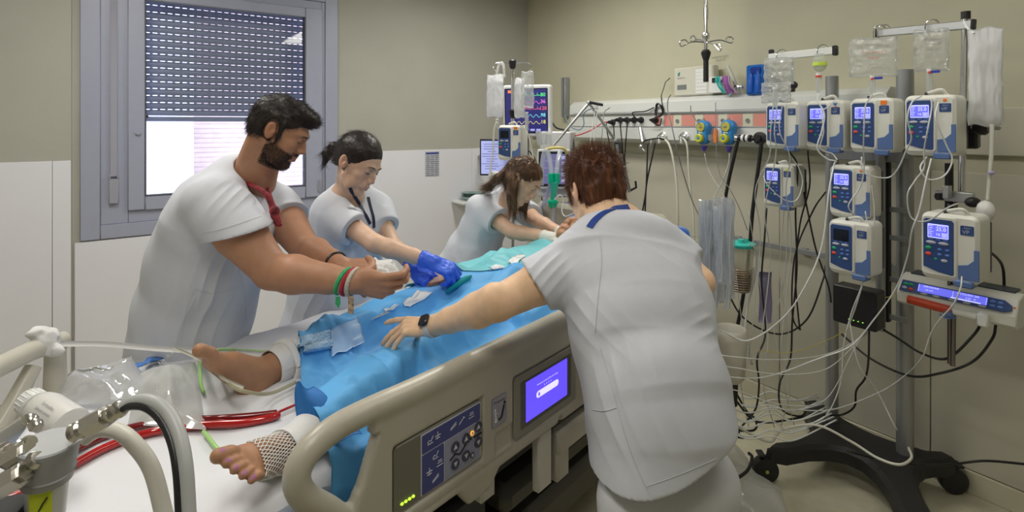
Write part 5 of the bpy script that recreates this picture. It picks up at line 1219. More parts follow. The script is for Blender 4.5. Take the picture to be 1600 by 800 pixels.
# coiled black cable hanging on the rail with its lead going up
mb = MB(); c0 = HPx(1029, 172, .16); pts = []
for k in range(90): a = k*.36; pts.append(c0+RH @ arr(.030*math.cos(a)*(1+.15*math.sin(k)), .045*math.sin(a)-.0006*k*0, .012*math.sin(k*.7)))
pts += [HPx(1033, 150, .1), HPx(1040, 128, .06), HPx(1047, 122, .05)]
tag(mb.tube(pts, .0035, 6).build('cable', M_black), 'coiled black cable hanging at the left end of the coral inserts', 'cable')

# alarm panel standing on the rail
t = thing('alarm_panel', 'beige alarm panel with small display and white label column on the supply rail', 'alarm panel', HPx(1083, 150, .10))
a, b = HWt(1052, .10), HWt(1113, .10); cx = (a+b)/2; w = b-a; M_beige = mat('beige_plastic', (.62, .61, .52), .4)
MB().plate(HP(cx, 1.93, .035), RH, w, .19, .06, .006, .008).build('housing', M_beige, t)
MB().plate(HP(cx-w*.28, 1.895, .095), RH, w*.24, .032, .002, .002).build('display', mat('grey_lcd', (.20, .22, .22), .3), t)
for k in range(7): MB().plate(HP(cx+w*.22, 1.995-.023*k, .095), RH, w*.28, .020, .002, .001).build('label_strip', M_white, t)
m = MB(); m.tube([HP(cx-w*.38, 1.985, .096), HP(cx-w*.33, 1.992, .096)], .005, 6); m.tube([HP(cx-w*.38, 1.975, .096), HP(cx-w*.34, 1.978, .096)], .004, 6); m.build('green_mark', mat('green_mark', (.02, .35, .25), .5), t)
m = MB(); m.text('ALARMA', .016, HP(cx-w*.30, 1.955, .0965), RH); m.build('lettering', M_grey, t)
# ceiling mounted drip hanger
t = thing('drip_hanger', 'chrome ceiling pole with four drip hooks and black handle over the alarm panel', 'drip hanger', P(1103, 100, 3.15))
mb = MB(); mb.cyl(P(1103, -70, 3.15), P(1103, 78, 3.15), .0105, 12); mb.cyl(P(1103, 12, 3.15), P(1103, 30, 3.15), .014, 12); mb.build('pole', M_chrome, t)
MB().lathe(P(1103, 62, 3.15), (0, 0, 1), [(0, .018), (.02, .024), (.04, .018)], 14).build('hub', M_chrome, t)
for k, (dx, dy) in enumerate(((-38, 3), (40, -2), (-22, -4), (22, 10))):
    c = P(1103, 66, 3.15); e = P(1103+dx, 68+dy, 3.15+(.0, .0, .1, -.12)[k]); s_ = nrm(e-c); up = arr(0, 0, 1)
    pts = [c, c+(e-c)*.55+up*.012, e+up*-.005, e+s_*.008+up*.022, e-s_*.02+up*.03, e-s_*.035+up*.012]; MB().tube(pts, .0042, 7, sm=6).build('hook', M_chrome, t)
mb = MB(); mb.lathe(P(1103, 94, 3.15), (0, 0, 1), [(0, .016), (.03, .026), (.045, .028), (.06, .018)], 14); mb.cyl(P(1103, 128, 3.15), P(1103, 92, 3.15), .015, 12); mb.build('handle', M_black, t)
# small writing on the wall
m = MB(); m.text('HABITACION', .020, HPx(1125, 89, .003), RH); m.text('BOX 12', .020, HPx(1126, 94, .003), RH); o = m.build('wall_lettering', mat('pencil_grey', (.35, .34, .28), .8)); tag(o, 'faint small lettering on the wall right of the drip hanger', 'lettering')
# coloured leads in a little box, clamp with syringes
t = thing('lead_box', 'white box of purple and teal leads on the rail beside the alarm panel', 'box', HPx(1124, 150, .09)); mb = MB(); c = HPx(1121, 133, .09)
mb.box(c, (.09, .10, .05), RH, .004); mb.build('box', M_white, t); MB().box(c+RH @ arr(0, .03, .027), (.04, .03, .003), RH).build('label', M_black, t)
for k, (dx, col) in enumerate(((6, (.30, .10, .35)), (9, (.35, .14, .40)), (12, (.28, .08, .33)), (-4, (.02, .4, .38)), (0, (.05, .45, .42)), (15, (.45, .30, .45)))):
    c = HPx(1122+dx, 128, .13); MB().tube([c, c+RH @ arr(.015, .03, .01), c+RH @ arr(.03, -.02, .02), c+RH @ arr(.045+.006*k, -.075, .01)], .006, 6, sm=5).build('lead', mat('lead_%s' % ('plum', 'violet', 'dark plum', 'teal', 'aqua', 'mauve')[k], col, .5), t)
t = thing('tap_clamp', 'chrome clamp with clear syringe leaning on top of the supply rail', 'clamp', HPx(1150, 150, .09))
mb = MB(); mb.tube([HPx(1137, 103, .08), HPx(1155, 145, .10)], [.010, .013], 10); mb.build('syringe', mat('clear_grey_plastic', (.55, .56, .5), .2), t)
mb = MB(); mb.tube([HPx(1139, 150, .11), HPx(1150, 134, .11), HPx(1160, 138, .11)], .009, 8); mb.ball(HPx(1147, 141, .12), .018); mb.ball(HPx(1158, 136, .12), .014); mb.build('clamp', M_chrome, t)
# blue box with two bottles
t = thing('blue_case', 'translucent blue plastic case with two bottles beside the crumpled drip bag', 'case', HPx(1184, 147, .10)); M_bl = mat('translucent_blue', (.03, .22, .75), .15, trans=.35)
c = HPx(1183, 125, .09); MB().plate(c-RH[:, 2]*.03, RH, .105, .175, .06, .012, .006).build('case_body', M_bl, t)
for dx in (-.022, .024): m = MB(); m.lathe(c+RH @ arr(dx, -.075, .03), (0, 0, 1), [(0, .018), (.09, .020), (.115, .010), (.125, .010)], 14); m.build('bottle', mat('deep_blue_plastic', (.02, .12, .55), .2), t)
MB().plate(c+RH @ arr(.01, .055, .030), RH, .06, .035, .008, .008).build('case_latch', mat('navy_plastic', (.01, .04, .3), .3), t)

# blue and yellow flow regulators
M_rb = mat('regulator_blue', (.03, .25, .62), .3); M_ry = mat('regulator_yellow', (.56, .58, .05), .35); M_rp = mat('regulator_purple', (.08, .05, .4), .4)
for k, px in enumerate((1098, 1137)):
    t = thing('vacuum_regulator', ('blue and yellow vacuum regulator left of the orange clip', 'blue and yellow vacuum regulator right of the orange clip')[k], 'regulator', HPx(px, 235, .2), 0, 'vacuum regulators on the supply rail')
    c = HPx(px, 207, .20); o1 = [(.044*math.cos(a), .032+.042*math.sin(a)) for a in np.linspace(-.5, PI+.5, 14)]+[(.037*math.cos(a), -.035+.040*math.sin(a)) for a in np.linspace(PI-.4, 2*PI+.4, 14)]
    MB().prism(c-RH[:, 2]*.03, RH, o1, .045, .008).build('body', M_rb, t)
    g = MB().lathe(c+RH @ arr(-.002, .034, .013), -D2, [(0, .029), (.008, .029), (.010, .026), (.009, .025)], 24).build('gauge', mat('gauge_face', (.50, .46, .10), .3), t)
    m = MB(); m.tube([c+RH @ arr(-.012, .032, .024), c+RH @ arr(.010, .036, .024)], .0016, 5); m.lathe(c+RH @ arr(-.002, .034, .021), -D2, [(0, .007), (.004, .006)], 12); m.build('pointer', M_grey, g)
    m = MB(); m.lathe(c+RH @ arr(-.006, -.035, .013), -D2, [(0, .026), (.010, .027), (.022, .026), (.026, .020), (.024, .016)], 24)
    for q in range(12): a = q*PI/6; m.box(c+RH @ arr(-.006+.026*math.cos(a), -.035+.026*math.sin(a), .024), (.006, .006, .018), RH)
    kb = m.build('knob', M_ry, t); m = MB(); m.lathe(c+RH @ arr(-.006, -.035, .036), -D2, [(0, .009), (.004, .008)], 14); m.build('knob_centre', M_rb, kb)
    m = MB(); m.lathe(c+RH @ arr(.002, -.082, -.01), (0, 0, -1), [(0, .018), (.014, .018), (.022, .011), (.034, .010)], 14); m.build('outlet', M_rp, t)
    MB().plate(c+RH @ arr(-.004, .0, .015), RH, .03, .007, .001, .001).build('marking', M_white, t)
    m = MB(); m.cyl(HPx(px+12, 215, .14), HPx(px+12, 215, .19), .02, 16); m.build('wall_coupling', M_steel, t)
    m = MB(); m.tube([c+RH @ arr(0, .07, -.01), c+RH @ arr(-.005, .082, -.01)], .010, 8); m.build('top_port', M_grey, t)
t = tag(MB().prism(HPx(1119, 223, .2), RH, [(-.012, 0), (.012, 0), (.013, .07), (.004, .085), (-.006, .085), (-.013, .07)], .012, .002).build('tube_clip', mat('orange_plastic', (.85, .22, .03), .4)), 'orange clip on a tube between the two blue regulators', 'clip')
# gas outlets with white hoses, left of the regulators
M_hosew = mat('white_hose', (.68, .68, .60), .45); M_blackh = mat('black_hose', (.02, .02, .022), .35)
for k, (px, py, hose) in enumerate(((1037, 214, [(1045, 225), (1054, 260), (1058, 300), (1059, 350)]), (1071, 214, [(1073, 225), (1076, 262), (1080, 310), (1084, 345)]))):
    t = thing('gas_outlet', ('chrome gas outlet with white hose nearest the black plugs', 'chrome gas outlet with thin white hose left of the regulators')[k], 'gas outlet', HPx(px, py, .14), 0, 'chrome gas outlets')
    c = HPx(px, py, .14); m = MB(); m.lathe(c, -D2, [(0, .034), (.010, .034), (.014, .028), (.03, .026), (.034, .016), (.05, .015)], 20); m.build('outlet_collar', M_chrome, t)
    for q in range(6): a = q*PI/3; m2 = MB(); m2.ball(c+RH @ arr(.022*math.cos(a), .022*math.sin(a), .024), .006, seg=8); m2.build('bolt', M_steel, t)
    m = MB(); m.cyl(c+RH @ arr(0, 0, .045), c+RH @ arr(.01, -.04, .06), .012, 10); m.build('hose_nipple', M_chrome, t)
    MB().tube([c+RH @ arr(0, 0, .04)]+[HPx(a, b, .20) for a, b in hose]+[HPx(hose[-1][0], hose[-1][1]+70, .2)], .0075 if k == 0 else .006, 10, sm=8).build('hose', M_hosew, t)
m = MB(); c = HPx(1160, 216, .19)
t = thing('oxygen_coupling', 'black and white ringed gas couplings left of the infusion pumps', 'gas coupling', c)
for i, (dx, r_, mt) in enumerate(((-.04, .016, M_chrome), (-.02, .02, M_black), (0, .022, M_white), (.012, .020, M_black), (.028, .022, M_white), (.040, .02, M_black), (.062, .013, M_black), (.09, .014, M_steel))):
    MB().cyl(c+RH @ arr(dx, 0, 0), c+RH @ arr(dx+.014, 0, 0), r_, 16).build('ring', mt, t)
MB().lathe(HPx(1189, 216, .17), -D2, [(0, .036), (.02, .036), (.024, .02), (.04, .018)], 20).build('outlet_ring', M_black, t)
for nm, lab, pts, r_ in (('gas_hose', 'black gas hose from the ringed coupling down behind the teal lid', [(1153, 220), (1147, 245), (1137, 290), (1130, 332)], .010), ('gas_hose', 'long black gas hose from the outer coupling down to the bed', [(1190, 222), (1185, 262), (1176, 330), (1170, 400), (1160, 470), (1150, 520)], .0105)):
    tag(MB().tube([HPx(a, b, .22) for a, b in pts], r_, 10, sm=6).build(nm, M_blackh), lab, 'hose', 'black gas hoses')
# wire lower rail
t = thing('equipment_rail', 'narrow grey equipment rail low on the head wall behind the cables', 'rail', HP(2.8, .93, .06)); MB().box(HP(2.62, .945, .05), (1.2, .03, .012), RH, .002).build('bar', M_grey, t)
for x in (2.2, 2.6, 3.0): MB().box(HP(x, .945, .03), (.03, .03, .035), RH).build('bracket', M_grey, t)
# poster, vertical channel, double socket
t = thing('notice', 'small printed notice on the wall beside the window', 'notice', W(.014, 1.01, 1.215))
RWn = np.stack([D2, [0, 0, 1], -D1], 1)
MB().box(W(1.015, .0165, 1.318), (.128, .205, .002), RWn).build('paper', mat('notice_paper', (.50, .52, .58), .7), t); MB().box(W(1.015, .0185, 1.405), (.12, .016, .001), RWn).build('heading', mat('heading_blue', (.06, .08, .3), .6), t)
m = MB()
for r_ in range(11):
    for c_ in range(3): m.box(W(1.055-.040*c_, .0185, 1.382-.0158*r_), (.034 if (r_*3+c_) % 4 else .022, .006, .0008), RWn)
m.build('printed_lines', mat('print_grey', (.16, .17, .22), .7), t)['kind'] = 'stuff'
t = thing('wall_channel', 'vertical grey metal channel on the wall above the rail end', 'channel', HP(.63, 1.65, .03)); m = MB(); c = HPx(883, 155, .03); m.box(HPx(883, 152, .03), (.055, .34, .05), RH, .003); m.build('channel', M_grey, t); m = MB(); m.box(HPx(880, 152, .058), (.012, .33, .006), RH); m.build('slot_shade', mat('channel_shadow_grey', (.16, .165, .17), .5), t)  # darker grey strip stands in for the shade inside the channel
t = thing('socket_plate', 'cream double socket plate on the wall near the corner', 'socket', HPx(857, 168, .01)); MB().plate(HPx(858, 168, .002), RH, .085, .17, .012, .008, .003).build('plate', M_creamw, t)
for z in (162, 178): MB().lathe(HPx(858, z, .014), -D2, [(0, .026), (.003, .025), (.001, .022)], 18).build('socket', M_beige, t)
# ================================================================ infusion pumps, their stand, drips
M_pw = mat('pump_white', (.72, .72, .66), .35); M_pb = mat('pump_blue', (.035, .075, .22), .35); M_pb2 = mat('pump_mid_blue', (.10, .17, .38), .35); M_pdk = mat('pump_back_grey', (.05, .06, .07), .5)
M_lcd = mat('pump_lcd', (.1, .1, .6), .3, emit=(.16, .17, .95), estr=1.35); M_lcdw = mat('pump_lcd_white', (.8, .8, 1), .3, emit=(.62, .66, 1), estr=1.5); M_lcdoff = mat('dark_lcd', (.008, .01, .02), .15)
M_bg = mat('button_grey', (.45, .47, .55), .4); M_bb = mat('button_blue', (.10, .20, .55), .4); M_gr = mat('button_green', (.02, .4, .15), .4); M_rd = mat('button_red', (.75, .08, .05), .4); M_or = mat('sticker_orange', (.9, .22, .02), .5)
RF_ = np.stack([[1, 0, 0], [0, 0, 1], [0, -1, 0]], 1)      # local front plane: x right, y up, z out to the front
def screen_text(m, a, b):
    L_ = lambda x, z, o=0.: np.array([x, -o, z])
    m.box(L_(-.026, .0705, .035), (.052, .0006, .003)); m.box(L_(-.026, .0290, .035), (.052, .0006, .002))
    for x in (-.0525, .0005): m.box(L_(x, .050, .035), (.0012, .0006, .042))
    for k in range(6): m.box(L_(-.046+.0015*(k % 2), .0655-.006*k, .035), (.012-.003*(k % 3), .0006, .0014))
    for k in range(4): m.box(L_(-.009, .0445-.0035*k, .035), (.016-.003*(k % 2), .0006, .0014)); m.box(L_(-.026+.006*k, .0655, .035), (.004, .0006, .0014))
    m.text(a, .0155, L_(-.018, .0565, .0352), RF_); m.text(b, .012, L_(-.026, .040, .0352), RF_)
def proto_pump(on=True):
    t = bpy.data.objects.new('infusion_pump', None); COL.objects.link(t); t.empty_display_size = .05
    L_ = lambda x, z, o=0.: np.array([x, -o, z])
    bd = lambda mb, nm, m, p=t: mb.build(nm, m, p, world=False)
    mb = MB(); mb.plate(L_(0, 0, -.085), RF_, .150, .215, .110, .020, .010); b_ = bd(mb, 'housing', M_pw)
    bd(MB().box((.02, .095, .0), (.11, .03, .17), ch=.006), 'back_cover', M_pdk)
    bd(MB().plate(L_(-.025, .002, .0245), RF_, .094, .192, .006, .012, .003), 'door_frame', M_pw)
    o = [(-.040, -.070), (.0, -.083), (.036, -.088), (.040, -.084), (.040, .080), (.034, .087), (-.034, .087), (-.040, .080)]
    pb_ = bd(MB().prism(L_(-.026, .002, .030), RF_, o, .003, .001), 'control_panel', M_pb)
    sc_ = bd(MB().plate(L_(-.026, .050, .0325), RF_, .056, .046, .002, .002), 'display', M_lcd if on else M_lcdoff)
    if on:
        m = MB()
        screen_text(m, '25.0', '16'); bd(m, 'display_writing', M_lcdw, sc_)
    for x, z in ((-.045, .012), (-.012, .012)): bd(MB().ball(L_(x, z, .0325), (.0145, .004, .0055), seg=12), 'button', M_bg, pb_)
    for x, z, m_ in ((-.052, -.006, M_gr), (-.052, -.026, M_rd)): bd(MB().ball(L_(x, z, .033), (.0088, .004, .0062), seg=12), 'button', m_, pb_)
    for x in (-.022, -.002):
        for z in (-.008, -.024): bd(MB().ball(L_(x, z, .033), (.0062, .003, .0045), seg=10), 'button', M_bb, pb_)
    bd(MB().ball(L_(-.010, -.042, .033), (.009, .003, .0055), seg=10), 'button', M_bg, pb_); bd(MB().ball(L_(-.032, -.040, .033), (.0045, .003, .004), seg=8), 'button', M_gr, pb_)
    for x in (-.046, -.026, -.007): bd(MB().box(L_(x, .023, .0325), (.013, .002, .004)), 'soft_key', M_bb, pb_)
    bg = bd(MB().plate(L_(.046, .062, .0245), RF_, .034, .030, .0015, .003), 'badge', M_pb); m = MB(); m.text('VP', .016, L_(.043, .057, .0262), RF_); m.text('Alaris', .0075, L_(.046, .070, .0262), RF_); bd(m, 'badge_lettering', M_bg, bg)
    bd(MB().prism(L_(0, 0, .0245), RF_, [(.024, -.092), (.0757, -.092), (.0757, .004), (.063, .004), (.063, -.028), (.048, -.044), (.024, -.050)], .004, .001), 'door_latch', M_pb2)
    bd(MB().box((.038, -.010, -.106), (.05, .05, .022), ch=.004), 'lower_latch', M_pb2)
    m = MB(); m.box(L_(-.015, .108, .0), (.006, .03, .02), ch=.002); bd(m, 'tube_notch', M_pdk)
    m = MB(); m.tube([(.045, -.0, .105), (.03, -.01, .125), (-.01, .0, .115)], .006, 8, sm=4); bd(m, 'carry_handle', M_pw)
    m = MB(); m.box((.03, .135, -.02), (.04, .06, .07), ch=.005); bd(m, 'pole_clamp', M_black)
    m = MB(); m.lathe((-.085, .05, -.0), (1, 0, 0), [(0, .016), (.012, .018), (.024, .012)], 14); bd(m, 'clamp_knob', M_black)
    return t
pp_on = proto_pump(True); pp_off = None
PRZ = math.atan2(-D1[1], -D1[0])
pumps = [  # px, py, depth, scale, label, sticker
    (1226, 196, 2.50, 1.0, 'infusion pump at the left end of the top row, behind the crumpled drip bag', None),
    (1292, 196, 2.42, 1.04, 'infusion pump second from the left in the top row, blue heart sticker', 'heart'),
    (1365, 196, 2.28, 1.06, 'infusion pump third in the top row, orange sticker above its badge', 'square'),
    (1456, 196, 2.08, 1.08, 'infusion pump at the right end of the top row, left of the chrome pole', 'round'),
    (1220, 290, 2.62, .96, 'small looking infusion pump hanging alone under the top row, yellow sticker', 'yellow'),
    (1331, 299, 2.32, 1.04, 'lit infusion pump on the stand above the one that is switched off', 'round'),
    (1331, 387, 2.24, 1.04, 'infusion pump with dark switched off display on the stand', None),
    (1487, 386, 1.95, 1.12, 'large infusion pump mounted just above the syringe pump', None)]
for k, (px, py, d, s_, lab, st) in enumerate(pumps):
    if k == 0: o = pp_on
    elif k == 6: o = proto_pump(False); o.name = 'infusion_pump'
    else: o = copy_tree(pp_on)
    o.location = tuple(P(px, py, d)); o.rotation_euler = (0, 0, PRZ); o.scale = (s_,)*3
    tag(o, lab, 'infusion pump', 'infusion pumps on the drip stand')
for k, o in enumerate([q for q in bpy.data.objects if q.name.startswith('infusion_pump')]):
    for c in o.children:
        for g in c.children:
            for w in g.children:
                if w.name.startswith('display_writing') and k:
                    m = MB(); screen_text(m, ('25.0', '7.5', '20.4', '8.0', '12.0', '3.2', '0.0', '16.8')[k % 8], ('16', '35', '8', '15', '50', '42', '0', '18')[k % 8]); q = m.build('tmp', M_lcdw, None, 'auto'); q.data.transform(Matrix.Translation(q.location)); w.data = q.data; bpy.data.objects.remove(q)
def sticker(o, kind):
    if kind == 'heart': m = MB(); m.prism((.045, -.0262, .088), RF_, [(0, -.006), (.008, .003), (.004, .007), (0, .004), (-.004, .007), (-.008, .003)], .001); m.build('sticker', mat('sticker_blue', (.03, .2, .6), .5), o, world=False); m = MB(); m.ball((.046, -.026, .079), (.005, .001, .003), seg=8); m.build('sticker', M_or, o, world=False)
    if kind == 'square': MB().plate((.045, -.0262, .089), RF_, .022, .016, .001, .002).build('sticker', M_or, o, world=False)
    if kind == 'round': MB().ball((.045, -.026, .088), (.006, .001, .006), seg=12).build('sticker', M_or, o, world=False)
    if kind == 'yellow': MB().prism((.045, -.0262, .084), RF_, [(.008*math.cos(a)*(1 if i % 2 else .5), .008*math.sin(a)*(1 if i % 2 else .5)) for i, a in enumerate(np.linspace(0, 2*PI, 13)[:-1])], .001).build('sticker', mat('sticker_yellow', (.8, .75, .02), .5), o, world=False)
_pl = [o for o in bpy.data.objects if o.name.startswith('infusion_pump')]
for o in _pl:
    for q in pumps:
        if o['label'] == q[4] and q[5]: sticker(o, q[5])
# the far pump beside the monitors
o = copy_tree(pp_on); o.location = tuple(P(798, 223, 3.30)); o.rotation_euler = (0, 0, -.45); tag(o, 'infusion pump on the chrome pole behind the long haired woman', 'infusion pump')
for c in o.children:
    if c.name.startswith('display'):
        for g in list(c.children): bpy.data.objects.remove(g)
        c.data = c.data.copy(); c.data.materials[0] = M_lcdoff
sticker(o, 'square')
# syringe pump
t = thing('syringe_pump', 'long syringe pump with wide lit display and orange syringe under the large infusion pump', 'syringe pump', P(1497, 466, 2.12), PRZ)
L_ = lambda x, z, o=0.: np.array([x, -o, z]); bd = lambda mb, nm, m, p=t: mb.build(nm, m, p, world=False)
bd(MB().prism((-.185, -.03, 0), np.stack([[0, 1, 0], [0, 0, 1], [1, 0, 0]], 1), [(-.03, -.045), (-.005, -.060), (.10, -.060), (.10, .050), (.06, .058), (.0, .045), (-.035, -.010)], .37, .004), 'housing', M_pw)
bd(MB().box((0, .055, .058), (.33, .07, .010), ch=.003), 'top_cover', M_pdk)
tilt = np.array(Matrix.Rotation(-.52, 3, 'X')) @ RF_
fc = np.array([0, -.052, .018]); f_ = lambda x, z, o=0.: fc+tilt @ np.array([x, z, o])
fp = bd(MB().prism(f_(0, 0, .004), tilt, [(-.175, -.022), (.150, -.022), (.172, -.010), (.172, .006), (.150, .022), (-.170, .024)], .004, .001), 'control_panel', M_pb)
sc_ = bd(MB().plate(f_(-.005, .003, .008), tilt, .215, .030, .002, .002), 'display', M_lcd, fp)
m = MB(); m.text('INFUSIONE', .010, f_(-.070, .012, .0104), tilt); m.text('OCCLUSIO 200', .010, f_(.045, .012, .0104), tilt); m.text('2.8 ml/h', .008, f_(-.075, -.001, .0104), tilt); m.text('5.20   VI', .009, f_(.055, -.001, .0104), tilt)
for x in (-.11+.0, .0, .1): m.box(f_(x, .003, .0104), (.001, .028, .0004), tilt)
m.box(f_(.04, -.010, .0104), (.09, .004, .0004), tilt); bd(m, 'display_writing', M_lcdw, sc_)
for x, z, c_ in ((-.155, .008, M_gr), (-.138, .008, M_gr), (-.158, -.008, M_bg), (-.135, -.010, M_rd)): bd(MB().ball(f_(x, z, .009), (.009, .006, .006), tilt, 10), 'button', c_, fp)
for x in (.118, .140):
    for z in (.008, -.008): bd(MB().ball(f_(x, z, .009), (.009, .006, .003), tilt, 10), 'button', M_bb, fp)
for x in (-.09, -.05, 0, .045, .09): bd(MB().ball(f_(x, -.018, .009), (.013, .004, .003), tilt, 10), 'button', M_bg, fp)
bd(MB().ball((.176, -.045, .018), (.005, .004, .005), seg=8), 'sticker', M_or)
m = MB(); m.cyl((-.145, -.062, -.030), (.0, -.066, -.036), .017, 18); sy = bd(m, 'orange_syringe', mat('orange_syringe', (.50, .055, .02), .3)); m = MB(); m.cyl((.0, -.066, -.036), (.075, -.067, -.038), .013, 14); bd(m, 'syringe_plunger', M_pw, sy)
bd(MB().box((.095, -.066, -.040), (.034, .05, .05), ch=.006), 'plunger_grip', M_white); bd(MB().box((-.01, -.062, -.045), (.030, .04, .030), ch=.004), 'syringe_clamp', M_pb2)
m = MB(); m.tube([(-.04, -.065, -.06), (-.02, -.07, -.068), (.01, -.065, -.06)], .004, 7, sm=4); bd(m, 'blue_tab', mat('button_blue'))

# rack stand
M_pole = mat('grey_anodised_pole', (.36, .37, .38), .42, .7)
t = thing('pump_stand', 'heavy rolling stand with two thick grey poles and black cast base', 'stand', (1.6, 2.5, 0))
pA, pB = P(1300, 670, 2.72), P(1414, 722, 2.45); pA[2] = pB[2] = 0
zA, zB = P(1300, 121, 2.72)[2], P(1414, 111, 2.45)[2]
for p_, z_, r_ in ((pA, zA, .029), (pB, zB, .034)):
    MB().tube([p_+arr(0, 0, .12), p_+arr(0, 0, z_)], r_, 24).build('pole', M_pole, t); MB().cyl(p_+arr(0, 0, z_), p_+arr(0, 0, z_+.006), r_*.98, 24).build('pole_cap', M_grey, t)
pC = P(1376, 400, 2.42); m = MB(); m.tube([arr(pC[0], pC[1], P(0, 516, 2.42)[2]), arr(pC[0], pC[1], 1.56)], .019, 16); m.build('inner_pole', M_pole, t)
pD = P(1388, 400, 2.44); m = MB(); m.box(arr(pD[0], pD[1], 1.16), (.014, .03, .80), RH @ np.array([[1, 0, 0], [0, 0, 1], [0, -1, 0.]]), .002); m.build('black_track', M_black, t)
for y in (243, 327, 371, 436, 495): m = MB(); m.box((P(1376, y, 2.42)+P(1408, y, 2.44))/2, (.13, .022, .012), RH, .002); m.build('rung', M_grey, t)
m = MB(); m.box(P(1350, 243, 2.5), (.30, .05, .03), RH, .003); m.build('pump_bracket', M_grey, t)
m = MB(); m.box(P(1352, 225, 2.52), (.42, .03, .04), RH, .003); m.build('cross_bar', M_steel, t)
bx_ = thing('charger_box', 'black box with green lights hanging between the stand poles', 'box', P(1340, 500, 2.35)); c = P(1341, 478, 2.36); MB().plate(c-RH[:, 2]*.04, RH, .175, .165, .08, .01, .004).build('housing', M_black, bx_)
for k in range(4): MB().ball(c+RH @ arr(-.02+.018*k, -.055, .04), (.004, .004, .002), seg=6).build('indicator_light', mat('green_led', (.3, .8, .1), .4, emit=(.4, .9, .1), estr=1.5), bx_)
cA, cB, cC, cD = [np.array(q) for q in ((1.205, 2.50), (1.62, 2.90), (1.94, 2.43), (1.545, 2.05))]
def bez(a, b, c, n=8): return [(1-t_)**2*a+2*t_*(1-t_)*b+t_*t_*c for t_ in np.linspace(0, 1, n)]
ctr = (cA+cB+cC+cD)/4; w_ = .05
poly = [cA+(-.03, -.01), ]+bez(cA+(.045, -.035), ctr+(.15, .15), cD+(-.045, .045))+[cD+(-.02, -.04), cD+(.05, -.02)]+bez(cD+(.07, .03), ctr+(.15, -.05), cC+(-.03, -.05))+[cC+(.04, -.02), cC+(.02, .04)]+bez(cC+(-.05, .05), ctr+(.10, .12), cB+(.05, -.05))+[cB+(.02, .03), cB+(-.04, .02)]+bez(cB+(-.06, -.03), ctr+(-.10, .08), cA+(.02, .04))
R3 = ID3; M_cast = mat('black_cast_base', (.022, .021, .022), .5, bump=.1, bscale=200)
m = MB(); m.prism((0, 0, .095), R3, [tuple(q) for q in poly], .07, .018); m.build('cast_base', M_cast, t)
for q in (cA, cB, cC, cD):
    dr = nrm([q[0]-ctr[0], q[1]-ctr[1], 0]); sd = np.cross(dr, (0, 0, 1)); c = np.array([q[0], q[1], .058])+dr*.035
    m = MB(); m.lathe(c-sd*.024, sd, [(0, .035), (.004, .055), (.018, .057), (.030, .057), (.044, .055), (.048, .035)], 22); w1 = m.build('caster', M_black, t)
    m = MB(); m.cyl(c+arr(0, 0, .04)-dr*.02, c+arr(0, 0, .085)-dr*.03, .02, 12); m.box(c+arr(0, 0, .068)+dr*.02, (.03, .05, .012), frame(dr, (0, 0, 1)), .003); m.build('brake_pedal', M_black, w1)
    m = MB(); m.cyl(c-sd*.0255, c-sd*.0285, .008, 10); m.build('hub_dot', mat('yellow_green_dot', (.5, .6, .1), .5), w1)
# chrome pole with top bar
t = thing('drip_pole', 'tall chrome drip pole with long aluminium top bar and black clamps', 'drip pole', P(1507, 300, 2.15)); d_ = 2.15
MB().tube([P(1508, 28, d_), P(1503, 300, d_)], .0125, 14).build('pole', M_chrome, t); MB().cyl(P(1509, 30, d_), P(1509, 18, d_), .016, 12).build('pole_cap', M_black, t)
a, b = P(1371, 52, 2.45), P(1521, 38, 2.12); x_ = nrm(b-a); Rb = frame(x_, (0, 0, 1)); m = MB(); m.box((a+b)/2, (np.linalg.norm(b-a), .022, .034), Rb, .003); m.build('top_bar', M_steel, t); m = MB(); m.box(b, (.010, .026, .040), Rb, .002); m.box(a, (.008, .026, .038), Rb, .002); m.build('bar_end', M_black, t)
for f_2, h in ((.02, 0), (.60, 0), (.07, 0)):
    c = a+(b-a)*f_2; m = MB(); m.tube([c+Rb @ arr(-.01, -.02, -.035), c+Rb @ arr(-.012, -.02, .02), c+Rb @ arr(.012, -.0, .034), c+Rb @ arr(.03, .01, .0)], .003, 7, sm=6); m.build('hook', M_chrome, t)
MB().box(P(1515, 195, 2.16), (.06, .19, .05), RH, .008).build('clamp', M_black, t); m = MB(); m.lathe(P(1522, 199, 2.10), nrm((.5, -.8, 0)), [(0, .02), (.02, .03), (.035, .030), (.045, .02)], 16); m.build('clamp_knob', M_black, t)
m = MB(); m.box(P(1492, 307, 2.12), (.12, .040, .03), RH, .003); m.box(P(1480, 300, 2.10), (.02, .05, .04), RH, .002); m.build('lower_clamp', M_steel, t)
m = MB(); m.ball(P(1520, 316, 2.05), (.028, .02, .020)); m.build('lower_knob', M_black, t); m = MB(); m.cyl(P(1464, 307, 2.12), P(1472, 307, 2.12), .014, 12); m.build('bolt_knob', M_black, t)
m = MB(); m.tube([P(1483, 255, 2.14), P(1483, 340, 2.14)], .014, 12); m.build('black_handle', M_black, t)
m = MB(); m.tube([P(1492, 310, 2.13), P(1488, 571, 2.13)], .010, 12); m.tube([P(1483, 318, 2.13), P(1483, 568, 2.13)], .006, 8); m.build('lower_rod', mat('dark_chrome', (.25, .22, .23), .25, 1.), t)
m = MB(); m.tube([P(1520, 198, 2.12), P(1560, 200, 2.2)], .009, 10); m.build('side_arm', M_grey, t)
